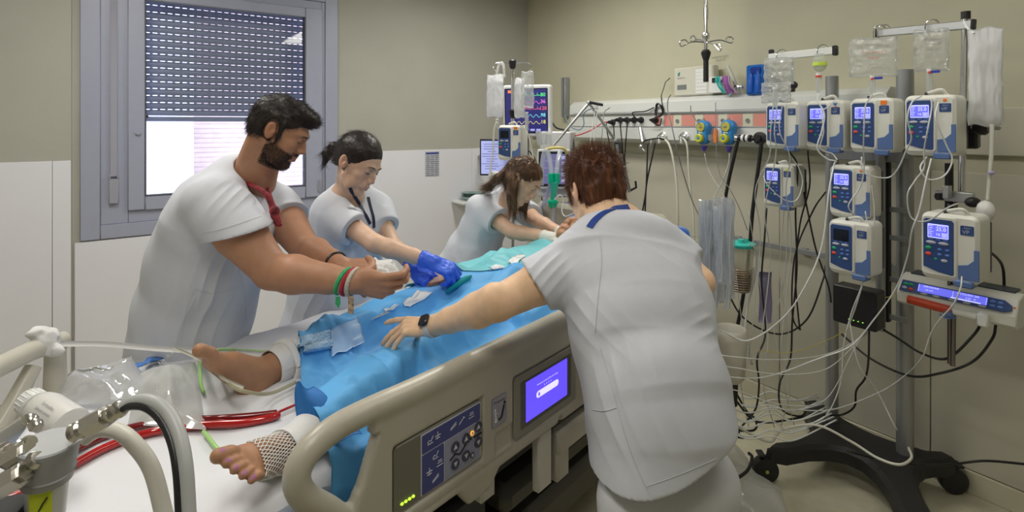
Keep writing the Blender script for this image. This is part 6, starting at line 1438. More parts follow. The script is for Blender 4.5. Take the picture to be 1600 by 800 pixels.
# second short bar on the left
t = thing('drip_bar', 'short white drip bar with black end caps above the left pumps', 'drip bar', P(1255, 90, 2.5)); a, b = P(1202, 90, 2.62), P(1305, 79, 2.4); Rb = frame(b-a, (0, 0, 1)); MB().box((a+b)/2, (np.linalg.norm(b-a), .022, .034), Rb, .003).build('bar', M_white, t)
m = MB(); m.box(b, (.02, .028, .044), Rb, .004); m.build('bar_end', M_black, t); m = MB(); m.box(a+arr(.01, 0, .028), (.022, .022, .022), Rb, .004); m.build('top_knob', M_black, t); m = MB(); m.tube([P(1237, 142, 2.55), P(1237, 96, 2.55)], .008, 8); m.build('support_rod', M_steel, t)
for f_2 in (.20, .82):
    c = a+(b-a)*f_2; m = MB(); m.tube([c+Rb @ arr(-.014, -.02, -.028), c+Rb @ arr(-.012, -.02, .016), c+Rb @ arr(.008, -.0, .030), c+Rb @ arr(.03, .01, .0)], .003, 7, sm=6); m.build('hook', M_chrome, t)
m = MB(); m.box(P(1238, 137, 2.52), (.02, .04, .02), RH, .003); m.ball(P(1240, 133, 2.5), .018); m.build('height_knob', M_black, t)

# drip bags
M_bag = mat_film('clear_drip_bag', (.92, .94, .94), .30, .8, .08, 1.0, 26); M_bagw = mat_film('white_drip_cover', (.92, .93, .95), .93, .1, .5, .5, 14); M_fluid = mat_film('drip_chamber_plastic', (.85, .88, .88), .45, .5, .15, .2, 10)
M_print = mat('bag_print', (.20, .20, .22), .6); M_printr = mat('bag_print_red', (.55, .08, .05), .6); M_tubeclr = mat('clear_infusion_tube', (.66, .68, .66), .2, trans=.25); M_tubew = mat('white_infusion_tube', (.74, .76, .76), .3); M_bluec = mat('blue_clip', (.03, .05, .4), .4)
def bag(name, label, px0, py0, px1, py1, d, m_, th=.022, seed=0, text=(), crump=.006, neck=True, taper=.0, cat='drip bag', grp='drip bags'):
    c = P((px0+px1)/2, (py0+py1)/2, d); w = (px1-px0)/F_PX*d; h = (py1-py0)/F_PX*d; t = thing(name, label, cat, P((px0+px1)/2, py1, d), 0, grp)
    R = np.stack([nrm((.85, -.5, 0)), [0, 0, 1], np.cross(nrm((.85, -.5, 0)), (0, 0, 1))], 1); w *= 1.06; nu, nv = 26, 30; V = []; 
    for s_ in (1, -1):
        for i in range(nu):
            for j in range(nv):
                x = (i/(nu-1)-.5)*2; y = (j/(nv-1)-.5)*2; e = max(0, (1-x**4)*(1-y**6))**.5; wd = w/2*(1-taper*(1-abs(y))*.3)*(1-.05*abs(math.sin(y*5+seed)))
                q = c+R @ arr(x*wd, y*h/2*(1-.03*math.sin(x*4+seed)), s_*(th*e*(.35+.65*(1-(y+1)/2)))+crump*float(ridge(arr(x*1.8+seed, y*2.2, s_*.4), 2)-.8))
                V.append(q)
    F = []; n1 = nu*nv
    for s_ in range(2):
        for i in range(nu-1):
            for j in range(nv-1):
                f = (s_*n1+i*nv+j, s_*n1+(i+1)*nv+j, s_*n1+(i+1)*nv+j+1, s_*n1+i*nv+j+1); F.append(f if s_ == 0 else f[::-1])
    mb = MB(); mb.add(V, F); mb.build('bag', m_, t, smooth=True); Va = np.array(V[:n1]).reshape(nu, nv, 3); rim = np.vstack([Va[:, 0], Va[-1, 1:], Va[-2::-1, -1], Va[0, -2:0:-1]]); MB().tube(rim, .0022, 5, cap=False).build('bag_rim', M_fluid, t, smooth=True)
    fr = th+.012+crump
    for k, (txt, yy, sz, red) in enumerate(text):
        m = MB(); m.text(txt, sz, c+R @ arr(0, yy*h, fr), R); m.build('print', M_printr if red else M_print, t)
    return t, c, R, w, h
def drip_chamber(t, px, py0, py1, d, blue=False):
    m = MB(); a, b = P(px, py0, d), P(px, py1, d); m.lathe(a, b-a, [(0, .006), (.012, .011), (np.linalg.norm(b-a)*.55, .012), (np.linalg.norm(b-a)*.8, .010), (np.linalg.norm(b-a), .004)], 14); m.build('drip_chamber', M_fluid, t)
    m = MB(); m.cyl(a+arr(0, 0, .012), a, .010, 10); m.build('bag_port', M_white, t)
    if blue:
        m = MB(); m.plate(P(px+10, py0, d-.02), RH, .03, .010, .006, .003); m.build('port_clip', M_bluec, t); m = MB(); m.ball(P(px, py0+1, d-.012), .006, seg=8); m.build('red_mark', M_rd, t)
t, *_ = bag('drip_bag', 'wide clear drip bag with printed lines on the left end of the top bar', 1334, 60, 1394, 119, 2.30, M_bag, .030, 1, (('SUERO FISIOLOGICO', .0125, .28*0+.0125*0, False),) if False else (('FRESENIUS', .28, .013, False), ('Cloruro sodico 0.9%', .10, .011, True), ('500 ml', -.05, .014, True), ('LOT 15NA 2031', -.30, .010, False)), .007); drip_chamber(t, 1363, 122, 148, 2.28, True)
t, *_ = bag('drip_bag', 'narrow clear drip bag hanging from the middle of the top bar', 1434, 46, 1476, 110, 2.2, M_bag, .022, 2, (('Plasmalyte', .22, .013, False), ('Glucosa 5%', .12, .012, False), ('250 ml', -.02, .014, False)), .005); drip_chamber(t, 1452, 112, 150, 2.18, True)
t, *_ = bag('drip_bag', 'crumpled empty clear drip bag in front of the leftmost pump', 1197, 90, 1236, 132, 2.42, M_bag, .02, 5, (), .016); drip_chamber(t, 1211, 140, 168, 2.36)
t, *_ = bag('drip_bag', 'second crumpled clear pouch tangled below the left drip bag', 1193, 130, 1232, 160, 2.38, M_bag, .016, 8, (), .018, grp='drip bags')
t, *_ = bag('drip_bag', 'long opaque white drip cover hanging right of the chrome pole', 1519, 44, 1560, 196, 2.02, M_bagw, .028, 4, (), .007, taper=.2)
m = MB(); m.tube([P(1506, 34, 2.1), P(1512, 44, 2.06), P(1522, 52, 2.03)], .004, 7, sm=5); m.build('hanging_strap', M_white, t)
m = MB(); m.tube([P(1550, 194, 2.0), P(1549, 240, 2.0), P(1546, 275, 2.0), P(1543, 312, 2.0)], [.007, .007, .006, .006], 9, sm=6); m.build('outlet_tube', M_hosew, t); m = MB(); m.ball(P(1540, 330, 2.0), (.029, .029, .040)); m.ball(P(1538, 347, 2.0), (.010, .010, .01)); m.build('squeeze_bulb', mat('white_bulb', (.75, .74, .72), .3), t); m = MB(); m.ball(P(1549, 270, 1.99), (.014, .008, .008)); m.build('tube_clip', mat('lilac_clip', (.45, .42, .62), .4), t)
# small bottle on the short bar
t = thing('drip_bottle', 'small clear drip bottle with yellow label hanging over the second pump', 'drip bottle', P(1280, 110, 2.42)); m = MB(); m.lathe(P(1281, 112, 2.42), (0, 0, 1), [(0, .008), (.010, .022), (.025, .027), (.055, .028), (.065, .018), (.07, .02), (.08, .018)], 18); m.build('bottle', M_fluid, t)
m = MB(); m.lathe(P(1281, 103, 2.42), (0, 0, 1), [(0, .0287), (.016, .0287)], 18); m.build('label', mat('yellow_label', (.6, .75, .1), .5), t); drip_chamber(t, 1279, 118, 146, 2.4); m = MB(); m.cyl(P(1279, 121, 2.4), P(1279, 118, 2.4), .0125, 12); m.build('red_ring', M_rd, t)
# ---- infusion lines: pixel way-points with depths
def line(label, pts, r=.0026, m_=None, cat='infusion tube', name='infusion_tube', grp='infusion tubes', sm=8):
    o = MB().tube([P(*q) for q in pts], r, 7, sm=sm).build(name, m_ or M_tubew, smooth=True); return tag(o, label, cat, grp)
line('white tube from the small drip bottle down over the second pump and under it', [(1279, 146, 2.38), (1278, 158, 2.36), (1288, 178, 2.33), (1284, 205, 2.32), (1277, 232, 2.33), (1292, 248, 2.33), (1306, 252, 2.33), (1303, 258, 2.34), (1295, 300, 2.3), (1285, 380, 2.3), (1262, 440, 2.3), (1225, 495, 2.35), (1170, 532, 2.4), (1130, 518, 2.4), (1085, 500, 2.3)], .0034)
line('thin white tube crossing the second pump display from the right', [(1306, 155, 2.36), (1292, 168, 2.34), (1284, 176, 2.33), (1287, 205, 2.32), (1282, 232, 2.34), (1300, 240, 2.35), (1308, 250, 2.33)], .0026)
line('clear tube from the wide drip bag down the third pump', [(1363, 148, 2.26), (1352, 166, 2.22), (1350, 200, 2.20), (1349, 235, 2.22), (1350, 262, 2.24), (1345, 290, 2.24), (1326, 320, 2.22), (1333, 335, 2.22)], .0028, M_tubeclr)
line('white loop from the third pump over the stand to the fourth pump', [(1346, 245, 2.2), (1350, 270, 2.2), (1385, 278, 2.2), (1402, 265, 2.15), (1416, 235, 2.1), (1424, 215, 2.05), (1418, 185, 2.02), (1425, 160, 2.02), (1440, 150, 2.05)], .0028)
line('clear tube from the narrow drip bag down over the fourth pump', [(1452, 150, 2.1), (1456, 165, 2.02), (1450, 200, 1.98), (1444, 235, 2.0), (1444, 262, 2.0), (1430, 282, 2.0), (1418, 305, 2.0), (1424, 340, 2.0), (1450, 345, 1.95), (1480, 325, 1.9), (1497, 318, 1.9)], .0028, M_tubeclr)
line('white tube looping below the fourth pump', [(1466, 160, 2.0), (1462, 185, 1.97), (1478, 225, 1.97), (1488, 250, 1.97), (1475, 275, 1.98), (1450, 280, 2.0), (1438, 262, 2.02), (1448, 245, 2.05)], .0028)
line('long white tube running from the fourth pump down across the pole to the bed', [(1455, 248, 2.0), (1447, 280, 1.98), (1436, 330, 1.98), (1425, 360, 2.0), (1418, 400, 2.1), (1400, 450, 2.15), (1365, 500, 2.2), (1330, 540, 2.25), (1280, 560, 2.3), (1190, 590, 2.4), (1100, 585, 2.35)], .0028)
line('thin tube from the large pump crossing the syringe pump display', [(1503, 432, 1.88), (1501, 450, 1.86), (1490, 475, 1.86), (1470, 498, 1.9), (1455, 520, 1.95), (1440, 560, 2.0), (1410, 590, 2.2), (1370, 615, 2.3), (1300, 640, 2.4), (1230, 640, 2.45)], .0026, M_tubeclr)
line('tube hanging straight from the lit middle pump to the floor', [(1352, 330, 2.2), (1358, 380, 2.2), (1348, 440, 2.2), (1330, 490, 2.25), (1318, 540, 2.3), (1313, 600, 2.35), (1290, 650, 2.4), (1255, 665, 2.45)], .0024)
line('tube down past the switched off pump on its right', [(1362, 290, 2.22), (1366, 330, 2.2), (1362, 390, 2.18), (1340, 470, 2.2), (1322, 520, 2.25)], .0024, M_tubeclr)
for k, (x0, x1, x2, y1) in enumerate(((1208, 1202, 1180, 300), (1214, 1212, 1195, 330), (1222, 1234, 1228, 300))):
    line(('outer left', 'middle', 'inner')[k]+' clear tube dropping from the crumpled bag past the small hanging pump', [(x0, 165, 2.36), (x0-4, 205, 2.34), (x1, 245, 2.36), (x2, y1, 2.42), (x2+8, y1+80, 2.5), (x2-10, 560, 2.5)], .0024, M_tubeclr)
line('thin white tube hooked over the small hanging pump', [(1238, 248, 2.5), (1248, 262, 2.5), (1254, 285, 2.5), (1245, 312, 2.5), (1225, 312, 2.5), (1200, 290, 2.5), (1193, 275, 2.52)], .0022)
for k, (xa, xb, xc) in enumerate(((1225, 1218, 1232), (1232, 1226, 1210), (1138, 1150, 1160), (1170, 1185, 1200))):
    line('thin tube against the wall, %s of those below the equipment rail' % ('rightmost', 'second from right', 'leftmost', 'second from left')[k], [(xa, 330, 2.65), (xb, 430, 2.65), (xc, 520, 2.6), (xb+8, 600, 2.55), (xc+10, 668, 2.55)], .002, M_tubeclr)
line('yellow lead running level behind the left pole', [(1185, 548, 2.5), (1240, 550, 2.6), (1300, 528, 2.6), (1345, 500, 2.45), (1370, 470, 2.4), (1400, 462, 2.3)], .0016, mat('yellow_lead', (.62, .55, .10), .5), 'cable', 'cable', 'wires by the stand')
for k, (y0, y1, ye) in enumerate(((558, 562, 555), (575, 585, 560), (610, 632, 562))):
    line(('upper', 'middle', 'lower')[k]+' pale tube drifting level from the bed to the stand pole', [(1085, y0-10, 2.25), (1150, y0, 2.3), (1220, y1, 2.4), (1290, y1-8, 2.5), (1340, ye-25, 2.4), (1376, ye-60, 2.42)], .0022, M_tubew)
line('pale cord hanging from the tall pole to the base', [(1328, 505, 2.34), (1342, 570, 2.3), (1370, 610, 2.35), (1395, 660, 2.3), (1402, 672, 2.3)], .0026)
line('white power lead lying across the black base to the pole foot', [(1140, 660, 2.4), (1200, 690, 2.4), (1222, 672, 2.4), (1275, 664, 2.35), (1330, 690, 2.3), (1370, 715, 2.25), (1405, 726, 2.20), (1424, 716, 2.25), (1420, 700, 2.35)], .0055, M_hosew, 'cable', 'cable', None)
# ---- black cables
def cable(label, pts, r=.0042): return line(label, pts, r, M_black, 'cable', 'cable', 'black cables by the stand')
cable('black cable hanging from the left pumps in a long drop to the floor', [(1233, 236, 2.55), (1246, 262, 2.55), (1243, 330, 2.6), (1245, 420, 2.6), (1238, 500, 2.6), (1235, 560, 2.6), (1218, 600, 2.55), (1222, 640, 2.55), (1250, 650, 2.65), (1262, 640, 2.7)])
cable('black cable from the second pump crossing to the right pole', [(1256, 300, 2.6), (1262, 330, 2.6), (1275, 390, 2.6), (1295, 450, 2.66), (1300, 495, 2.75)], .004)
cable('black cable hanging left beside the small pump', [(1198, 325, 2.6), (1194, 380, 2.6), (1190, 440, 2.6), (1196, 520, 2.55), (1183, 560, 2.5), (1186, 600, 2.5), (1180, 640, 2.5), (1155, 672, 2.45), (1162, 684, 2.45), (1148, 682, 2.45)])
cable('black cable crossing behind the pumps to the charger', [(1262, 235, 2.6), (1265, 290, 2.62), (1250, 350, 2.62), (1243, 430, 2.6), (1248, 500, 2.6), (1250, 515, 2.6), (1238, 490, 2.6), (1242, 400, 2.6), (1270, 330, 2.62), (1290, 300, 2.7)], .0038)
cable('black cable swinging from the syringe pump deep to the left pole', [(1556, 507, 2.1), (1550, 530, 2.1), (1520, 565, 2.15), (1470, 583, 2.2), (1420, 587, 2.3), (1360, 560, 2.5), (1315, 522, 2.65)], .005)
cable('black cable swinging from the syringe pump shallow to the right pole', [(1535, 502, 2.1), (1520, 525, 2.1), (1480, 560, 2.15), (1440, 552, 2.3), (1405, 530, 2.4), (1380, 515, 2.4)], .005)
cable('black cable from the large pump back down to the syringe pump', [(1530, 392, 1.98), (1548, 395, 2.0), (1566, 415, 2.05), (1569, 450, 2.08), (1567, 455, 2.08)], .005)
cable('black cable hanging from the charger box to the floor', [(1358, 505, 2.35), (1357, 560, 2.4), (1352, 590, 2.45), (1338, 610, 2.5), (1335, 635, 2.55), (1315, 648, 2.6), (1285, 648, 2.6)], .0045)
cable('black cable lying on the floor right of the stand', [(1325, 705, 2.35), (1370, 716, 2.35), (1440, 726, 2.3), (1490, 725, 2.3), (1540, 720, 2.25), (1610, 726, 2.1)], .005)
cable('black cable tangled on the floor left of the stand', [(1136, 600, 2.5), (1150, 625, 2.5), (1175, 655, 2.5), (1200, 660, 2.5), (1235, 655, 2.6), (1262, 650, 2.7)], .005)
cable('second black floor cable curling toward the bed', [(1140, 595, 2.6), (1165, 640, 2.55), (1180, 655, 2.5), (1178, 672, 2.45), (1140, 672, 2.4)], .005)
cable('thick black cable end on the floor by the plastic bag', [(1120, 752, 2.25), (1145, 750, 2.25), (1168, 735, 2.3), (1175, 715, 2.35), (1170, 708, 2.38)], .007)
cable('grey looped cable low on the wall between the rail and the stand', [(1130, 440, 2.75), (1160, 495, 2.8), (1215, 522, 2.8), (1260, 500, 2.75), (1285, 440, 2.75), (1290, 415, 2.8)], .0045)
for k in range(9):
    y = 622+8*k; line('pale tube number %s from the wall in the tangle on the floor by the bed' % ('one two three four five six seven eight nine'.split()[k]), [(1100+3*k, y-22, 2.62-.04*k), (1165, y+4*math.sin(k*2.), 2.58-.04*k), (1205, y-10+6*math.sin(k), 2.6-.04*k), (1240, y+5*math.cos(k*3), 2.62-.04*k), (1275+4*k, y-6-3*k, 2.7-.04*k)], .003, M_tubew)
# ================================================================ monitors, ventilator and stores around the bed head
M_bez = mat('dark_monitor_bezel', (.015, .017, .025), .3); M_mon = mat('monitor_white', (.68, .69, .70), .35)
M_ms = mat('monitor_screen', (.02, .02, .1), .2, emit=(.030, .028, .16), estr=1.2)
def frame_to(c, tw, up=(0, 0, 1)):          # plane frame whose z looks along tw
    z = nrm(tw); x = nrm(np.cross(up, z)); return np.stack([x, np.cross(z, x), z], 1)
def wave(m, c, R, w, y, amp, n, kind):
    pts = []
    for i in range(n):
        x = -w/2+w*i/(n-1); p = (i/(n-1)*5) % 1; v = math.sin(p*2*PI)*.4 if kind else (1. if abs(p-.5) < .06 else (.25 if abs(p-.75) < .08 else 0)); pts.append(c+R @ arr(x, y+amp*v, .003))
    m.tube(pts, .0011, 4)
# patient monitor
t = thing('patient_monitor', 'patient monitor with white frame and dark violet screen behind the hanging bags', 'monitor', P(822, 210, 3.62)); c = P(822, 173, 3.62); R = frame_to(c, (-.32, -1, -.05))
MB().plate(c-R[:, 2]*.07, R, .33, .345, .07, .02, .008).build('housing', M_mon, t); MB().plate(c-R[:, 2]*.002, R, .30, .30, .004, .006).build('screen_surround', M_bez, t); s_ = MB().plate(c+R[:, 2]*.001, R, .285, .285, .002, .003).build('display', M_ms, t)
for y, col, k in ((.10, (.1, .9, .2), 0), (.055, (.9, .2, .8), 1), (.01, (.9, .15, .15), 0), (-.035, (.2, .8, .9), 1), (-.08, (.9, .8, .2), 1)):
    m = MB(); wave(m, c, R, .20, y, .022, 70, k); m.build('trace', mat('trace_%d%d' % (int(col[0]*10), int(col[2]*10)), col, .5, emit=col, estr=.9), s_)
    m = MB(); m.text(('80', '36', '120', '98', '18')[[.10, .055, .01, -.035, -.08].index(y)], .034, c+R @ arr(.118, y+.005, .0035), R); m.build('reading', mat('trace_%d%d' % (int(col[0]*10), int(col[2]*10))), s_)
m = MB(); m.box(c+R @ arr(-.09, .128, .0035), (.07, .018, .001), R); m.build('alarm_bar', mat('alarm_bar', (.8, .2, .05), .5, emit=(.9, .25, .08), estr=1.), s_)
m = MB(); 
for k in range(6): m.box(c+R @ arr(-.115+.04*k, -.128, .0035), (.03, .014, .001), R)
m.build('menu_keys', mat('menu_key', (.4, .4, .8), .5, emit=(.35, .35, .8), estr=.8), s_)
m = MB(); m.tube([c-R[:, 2]*.05, c-R[:, 2]*.16+arr(0, 0, -.05), HPx(835, 215, .06)], .022, 12, sm=5); m.build('support_arm', M_grey, t)
# computer screen
t = thing('computer_screen', 'flat computer screen with pale blue display turned on, left of the far pump', 'computer screen', P(772, 275, 3.85)); c = P(773, 246, 3.85); R = frame_to(c, (-.12, -1, -.02))
MB().plate(c-R[:, 2]*.03, R, .215, .26, .03, .006, .003).build('housing', M_bez, t); s_ = MB().plate(c+R[:, 2]*.001, R, .195, .235, .002).build('display', mat('pale_blue_screen', (.3, .3, .5), .3, emit=(.42, .50, .95), estr=1.05), t)
m = MB(); 
for k in range(11): m.box(c+R @ arr(-.02-.01*(k % 3), .095-.0175*k, .0035), (.12-.02*(k % 4), .004, .001), R)
m.build('display_lines', mat('violet_print', (.2, .2, .5), .5), s_)['kind'] = 'stuff'
m = MB(); m.tube([c-R[:, 2]*.03, c-R[:, 2]*.10+arr(0, 0, -.02), W(.55, .02, 1.36)], .018, 10, sm=4); m.build('wall_arm', M_grey, t)
# chrome pole with the far pump and wrapped bags
t = thing('drip_pole', 'slim chrome drip pole with black joints behind the long haired woman', 'drip pole', P(800, 400, 3.32)); m = MB(); m.tube([P(801, 98, 3.36), P(801, 420, 3.36)], .011, 12); m.build('pole', M_chrome, t)
for y in (101, 178): MB().lathe(P(801, y+7, 3.36), (0, 0, 1), [(0, .013), (.015, .02), (.05, .024), (.058, .018)], 14).build('joint', M_black, t)
for s_ in (-1, 1): MB().tube([P(801, 100, 3.36), P(801+s_*12, 98, 3.34), P(801+s_*26, 99, 3.32), P(801+s_*30, 106, 3.31), P(801+s_*25, 112, 3.31)], .0032, 7, sm=5).build('hook', M_chrome, t)
t, *_ = bag('drip_bag', 'plump white covered drip bag left of the slim chrome pole', 759, 117, 788, 183, 3.28, M_bagw, .03, 3, (), .006); drip_chamber(t, 777, 188, 200, 3.26); m = MB(); m.tube([P(776, 117, 3.28), P(780, 100, 3.3), P(786, 100, 3.3), P(788, 120, 3.28)], .008, 8, sm=4); m.build('clear_hanger', M_bag, t)
t, *_ = bag('drip_bag', 'second white covered drip bag just right of the slim chrome pole', 803, 122, 820, 184, 3.30, M_bagw, .025, 6, (), .005)
t, *_ = bag('drip_bag', 'clear crinkled drip bag in front of the patient monitor', 814, 112, 834, 168, 3.22, M_bag, .022, 9, (), .010); drip_chamber(t, 823, 178, 205, 3.22)
line('white line from the plump bag down beside the computer screen', [(776, 190, 3.24), (772, 205, 3.24), (770, 235, 3.24), (767, 262, 3.24), (766, 280, 3.25)], .0055, M_hosew)
line('thin line from the clear crinkled bag down to the ventilator', [(823, 204, 3.2), (828, 220, 3.2), (833, 245, 3.2), (838, 265, 3.2), (840, 300, 3.2)], .003)
m = MB(); m.plate(P(779, 275, 3.28), RH, .075, .055, .05, .006, .003); o = m.build('small_pump', M_pw); tag(o, 'top of a small white pump with blue front below the far infusion pump', 'pump'); MB().plate(P(776, 276, 3.22), RH, .04, .03, .004, .003).build('front', M_pb, o)
# ventilator
t = thing('ventilator', 'breathing machine with white housing and dark framed violet screen', 'ventilator', P(868, 400, 3.45)); c = P(872, 222, 3.6); R = frame_to(c, (-.30, -1, 0))
MB().plate(c-R[:, 2]*.1, R, .20, .14, .20, .01, .006).build('upper_housing', M_mon, t)
c = P(865, 264, 3.35); R = frame_to(c, (-.12, -1, .12)); MB().plate(c-R[:, 2]*.03, R, .205, .245, .03, .012, .004).build('screen_housing', M_mon, t); MB().plate(c+R[:, 2]*.0, R, .185, .215, .004, .004).build('screen_surround', M_bez, t); s_ = MB().plate(c+R[:, 2]*.003, R, .155, .185, .002).build('display', mat('violet_grey_screen', (.1, .1, .2), .3, emit=(.16, .15, .34), estr=1.), t)
m = MB()
for k in range(5): m.box(c+R @ arr(.060, .07-.035*k, .0055), (.024, .020, .001), R)
for k in range(3): m.box(c+R @ arr(-.02, .05-.045*k, .0055), (.10, .0015, .001), R)
m.build('display_keys', mat('pale_key', (.4, .4, .6), .5, emit=(.40, .42, .62), estr=1.), s_)
m = MB(); m.box(P(866, 300, 3.40), (.22, .06, .05), frame_to(c, (-.12, -1, 0)), .01); m.build('shelf', M_mon, t); m = MB(); m.box(P(868, 345, 3.5), (.20, .20, .34), frame_to(c, (-.12, -1, 0)), .02); m.build('lower_housing', mat('ventilator_grey', (.20, .22, .25), .4), t)
for k, px in enumerate((842, 850, 858)): m = MB(); m.cyl(P(px, 226, 3.4), P(px, 210, 3.4), .016, 12); m.cyl(P(px, 208, 3.4), P(px, 205, 3.4), .02, 12); m.build('outlet_port', M_fluid, t)
m = MB(); m.tube([P(852, 234, 3.3), P(864, 231, 3.28), P(880, 232, 3.28), P(886, 240, 3.3)], .009, 8, sm=4); m.build('yellow_coupler', mat('dull_yellow', (.62, .52, .18), .4), t)
# corrugated tubes to the green Y piece
M_corr = mat_film('clear_corrugated', (.75, .80, .88), .42, .6, .15, .0, 10); M_green = mat('green_connector', (.0, .52, .30), .3); M_aqua = mat_film('aqua_translucent', (.10, .75, .60), .75, .3, .2, .0)
def corr(name, lab, pts, r, m_):
    p = catmull(np.array([P(*q) for q in pts]), 10); L_ = np.r_[0, np.cumsum(np.linalg.norm(np.diff(p, axis=0), axis=1))]; n = int(L_[-1]/.0045); q = np.stack([np.interp(np.linspace(0, L_[-1], n), L_, p[:, i]) for i in range(3)], 1); rr = np.array([r*(1+.10*(k % 2)) for k in range(n)]); mb = MB(); mb.tube(q, rr, 12); o = mb.build(name, m_, smooth=True); return tag(o, lab, 'breathing tube', 'corrugated breathing tubes')
corr('breathing_tube', 'clear corrugated tube entering the left side of the green connector', [(846, 290, 3.1), (848, 250, 3.12), (853, 236, 3.12), (858, 245, 3.1), (862, 272, 3.06)], .013, M_corr)
corr('breathing_tube', 'clear corrugated tube entering the right side of the green connector', [(875, 237, 3.15), (872, 250, 3.1), (870, 272, 3.06)], .013, M_corr)
corr('breathing_tube', 'violet tinted corrugated tube hanging left of the green connector', [(866, 268, 3.1), (856, 300, 3.12), (848, 325, 3.15), (842, 350, 3.15)], .011, mat_film('violet_corrugated', (.55, .58, .85), .5, .5, .15, 0., 10))
t = thing('tube_connector', 'green Y connector and filter joining the breathing tubes', 'connector', P(866, 330, 3.05)); 
for x in (861, 870): MB().cyl(P(x, 271, 3.05), P(x, 286, 3.05), .018, 14).build('green_sleeve', M_green, t)
MB().tube([P(866, 284, 3.05), P(865, 300, 3.05), P(864, 312, 3.05)], [.028, .017, .014], 14).build('y_piece', M_aqua, t)
MB().lathe(P(864, 311, 3.05), P(863, 325, 3.05)-P(864, 311, 3.05), [(0, .014), (.008, .030), (.014, .032), (.022, .032), (.030, .024), (.045, .022), (.05, .016)], 20).build('filter', M_green, t)
corr('breathing_tube', 'short clear tube from the green filter down to the patient mouth', [(864, 324, 3.04), (864, 345, 3.02), (868, 362, 2.95), (878, 372, 2.85)], .012, M_corr)
line('thin white loop from the green filter to the patient', [(866, 312, 3.0), (875, 305, 3.0), (880, 313, 3.0), (878, 330, 2.98), (884, 338, 2.95), (900, 330, 2.9), (902, 316, 2.9)], .0035)
# support arm of the tubes
t = thing('tube_support_arm', 'jointed silver arm reaching up from the ventilator with a black clamp', 'arm', P(865, 228, 3.3)); pts = [P(864, 228, 3.3), P(920, 161, 3.35), P(962, 220, 3.4), P(975, 262, 3.4), P(984, 300, 3.4)]
for k in range(4): MB().cyl(pts[k], pts[k+1], .009 if k < 3 else .012, 12).build('arm_tube', M_steel, t)
for q, r_ in ((pts[1], .016), (pts[2], .018), (pts[3], .016)): MB().ball(q, r_).build('joint', M_grey, t)
MB().cyl(P(921, 160, 3.3), P(942, 164, 3.3), .009, 10).build('black_lever', M_black, t); MB().tube([P(962, 222, 3.36), P(970, 224, 3.34), P(970, 240, 3.34)], .014, 10).build('black_clamp', M_black, t); MB().tube([P(986, 297, 3.36), P(994, 293, 3.34), P(993, 283, 3.34)], .007, 8).build('black_handle', M_black, t)
for k, (a_, b_) in enumerate(((931, 922), (934, 928))): MB().cyl(P(a_, 164, 3.3), P(b_, 226, 3.3), .0028, 6).build('cord', M_white, t)
line('red cable sagging from the monitor to the supply rail', [(852, 205, 3.75), (870, 213, 3.7), (895, 213, 3.65), (920, 205, 3.6), (940, 193, 3.6), (950, 190, 3.58)], .004, mat('red_cable', (.55, .03, .04), .4), 'cable', 'cable', 'cables at the bed head')
m = MB(); c = P(851, 188, 3.72); tag(m.tube([c+arr(.035*math.cos(k*.5)+.004*math.sin(k*1.7), -.01+.01*math.sin(k*.9), .05*math.sin(k*.5+.3*math.sin(k*.1))) for k in range(70)], .0045, 6).build('coiled_cable', mat('red_cable')), 'bundle of coiled red cable right of the patient monitor', 'cable')
line('thin blue cable sagging in front of the wall left of the red hair', [(882, 180, 3.75), (890, 196, 3.7), (904, 203, 3.65), (912, 195, 3.65), (912, 178, 3.65), (924, 170, 3.6), (935, 170, 3.6)], .0035, mat('steel_blue_cable', (.10, .18, .28), .4), 'cable', 'cable', 'cables at the bed head')
line('grey cable hanging in a curve left of the black plugs', [(953, 168, 3.6), (944, 176, 3.6), (942, 195, 3.55), (940, 215, 3.5), (935, 235, 3.5)], .0032, mat('grey_cable', (.18, .2, .2), .5), 'cable', 'cable', 'cables at the bed head')
line('black cable behind the far pump', [(822, 232, 3.5), (830, 240, 3.5), (838, 255, 3.5), (845, 300, 3.5), (850, 330, 3.45)], .004, M_black, 'cable', 'cable', 'cables at the bed head')
line('black cable sagging right of the monitor base', [(862, 190, 3.7), (870, 200, 3.65), (888, 205, 3.6), (895, 215, 3.6), (897, 235, 3.55)], .006, M_black, 'cable', 'cable', 'cables at the bed head')
for k, pts in enumerate(([(1005, 222, 3.4), (1010, 219, 3.35), (1028, 216, 3.3), (1038, 218, 3.3)], [(1012, 222, 3.3), (1011, 260, 3.3), (1009, 300, 3.3), (1003, 335, 3.3)], [(1024, 222, 3.3), (1018, 250, 3.3), (1010, 290, 3.3), (1008, 330, 3.3)], [(975, 240, 3.4), (977, 265, 3.4), (974, 300, 3.4)])):
    line('black cable hanging by the chrome outlets, %s' % ('short level one', 'straight one', 'slanting one', 'one nearest the red hair')[k], pts, .005, M_black, 'cable', 'cable', 'cables at the bed head')
t = thing('blood_pressure_tap', 'small chrome swivel hook on the supply rail left of the gas outlets', 'hook', HPx(1003, 228, .16)); m = MB(); m.tube([HPx(1000, 200, .15), HPx(1004, 222, .18)], .012, 8); m.ball(HPx(1002, 229, .18), .018); m.tube([HPx(1002, 229, .18), HPx(1008, 236, .18), HPx(1016, 228, .18), HPx(1018, 218, .17)], .006, 7, sm=4); m.build('swivel', M_steel, t)
line('grey cable from the alarm panel down past the coral inserts', [(1048, 148, 3.45), (1044, 155, 3.42), (1043, 170, 3.4), (1048, 190, 3.35), (1055, 222, 3.3), (1065, 262, 3.3), (1080, 310, 3.3), (1096, 345, 3.25)], .0035, mat('grey_cable'), 'cable', 'cable', 'cables at the bed head')
line('thin grey lead from the alarm panel to the left regulator', [(1079, 165, 3.4), (1080, 175, 3.38), (1086, 186, 3.35), (1092, 192, 3.3)], .003, mat('grey_cable'), 'cable', 'cable', 'cables at the bed head')
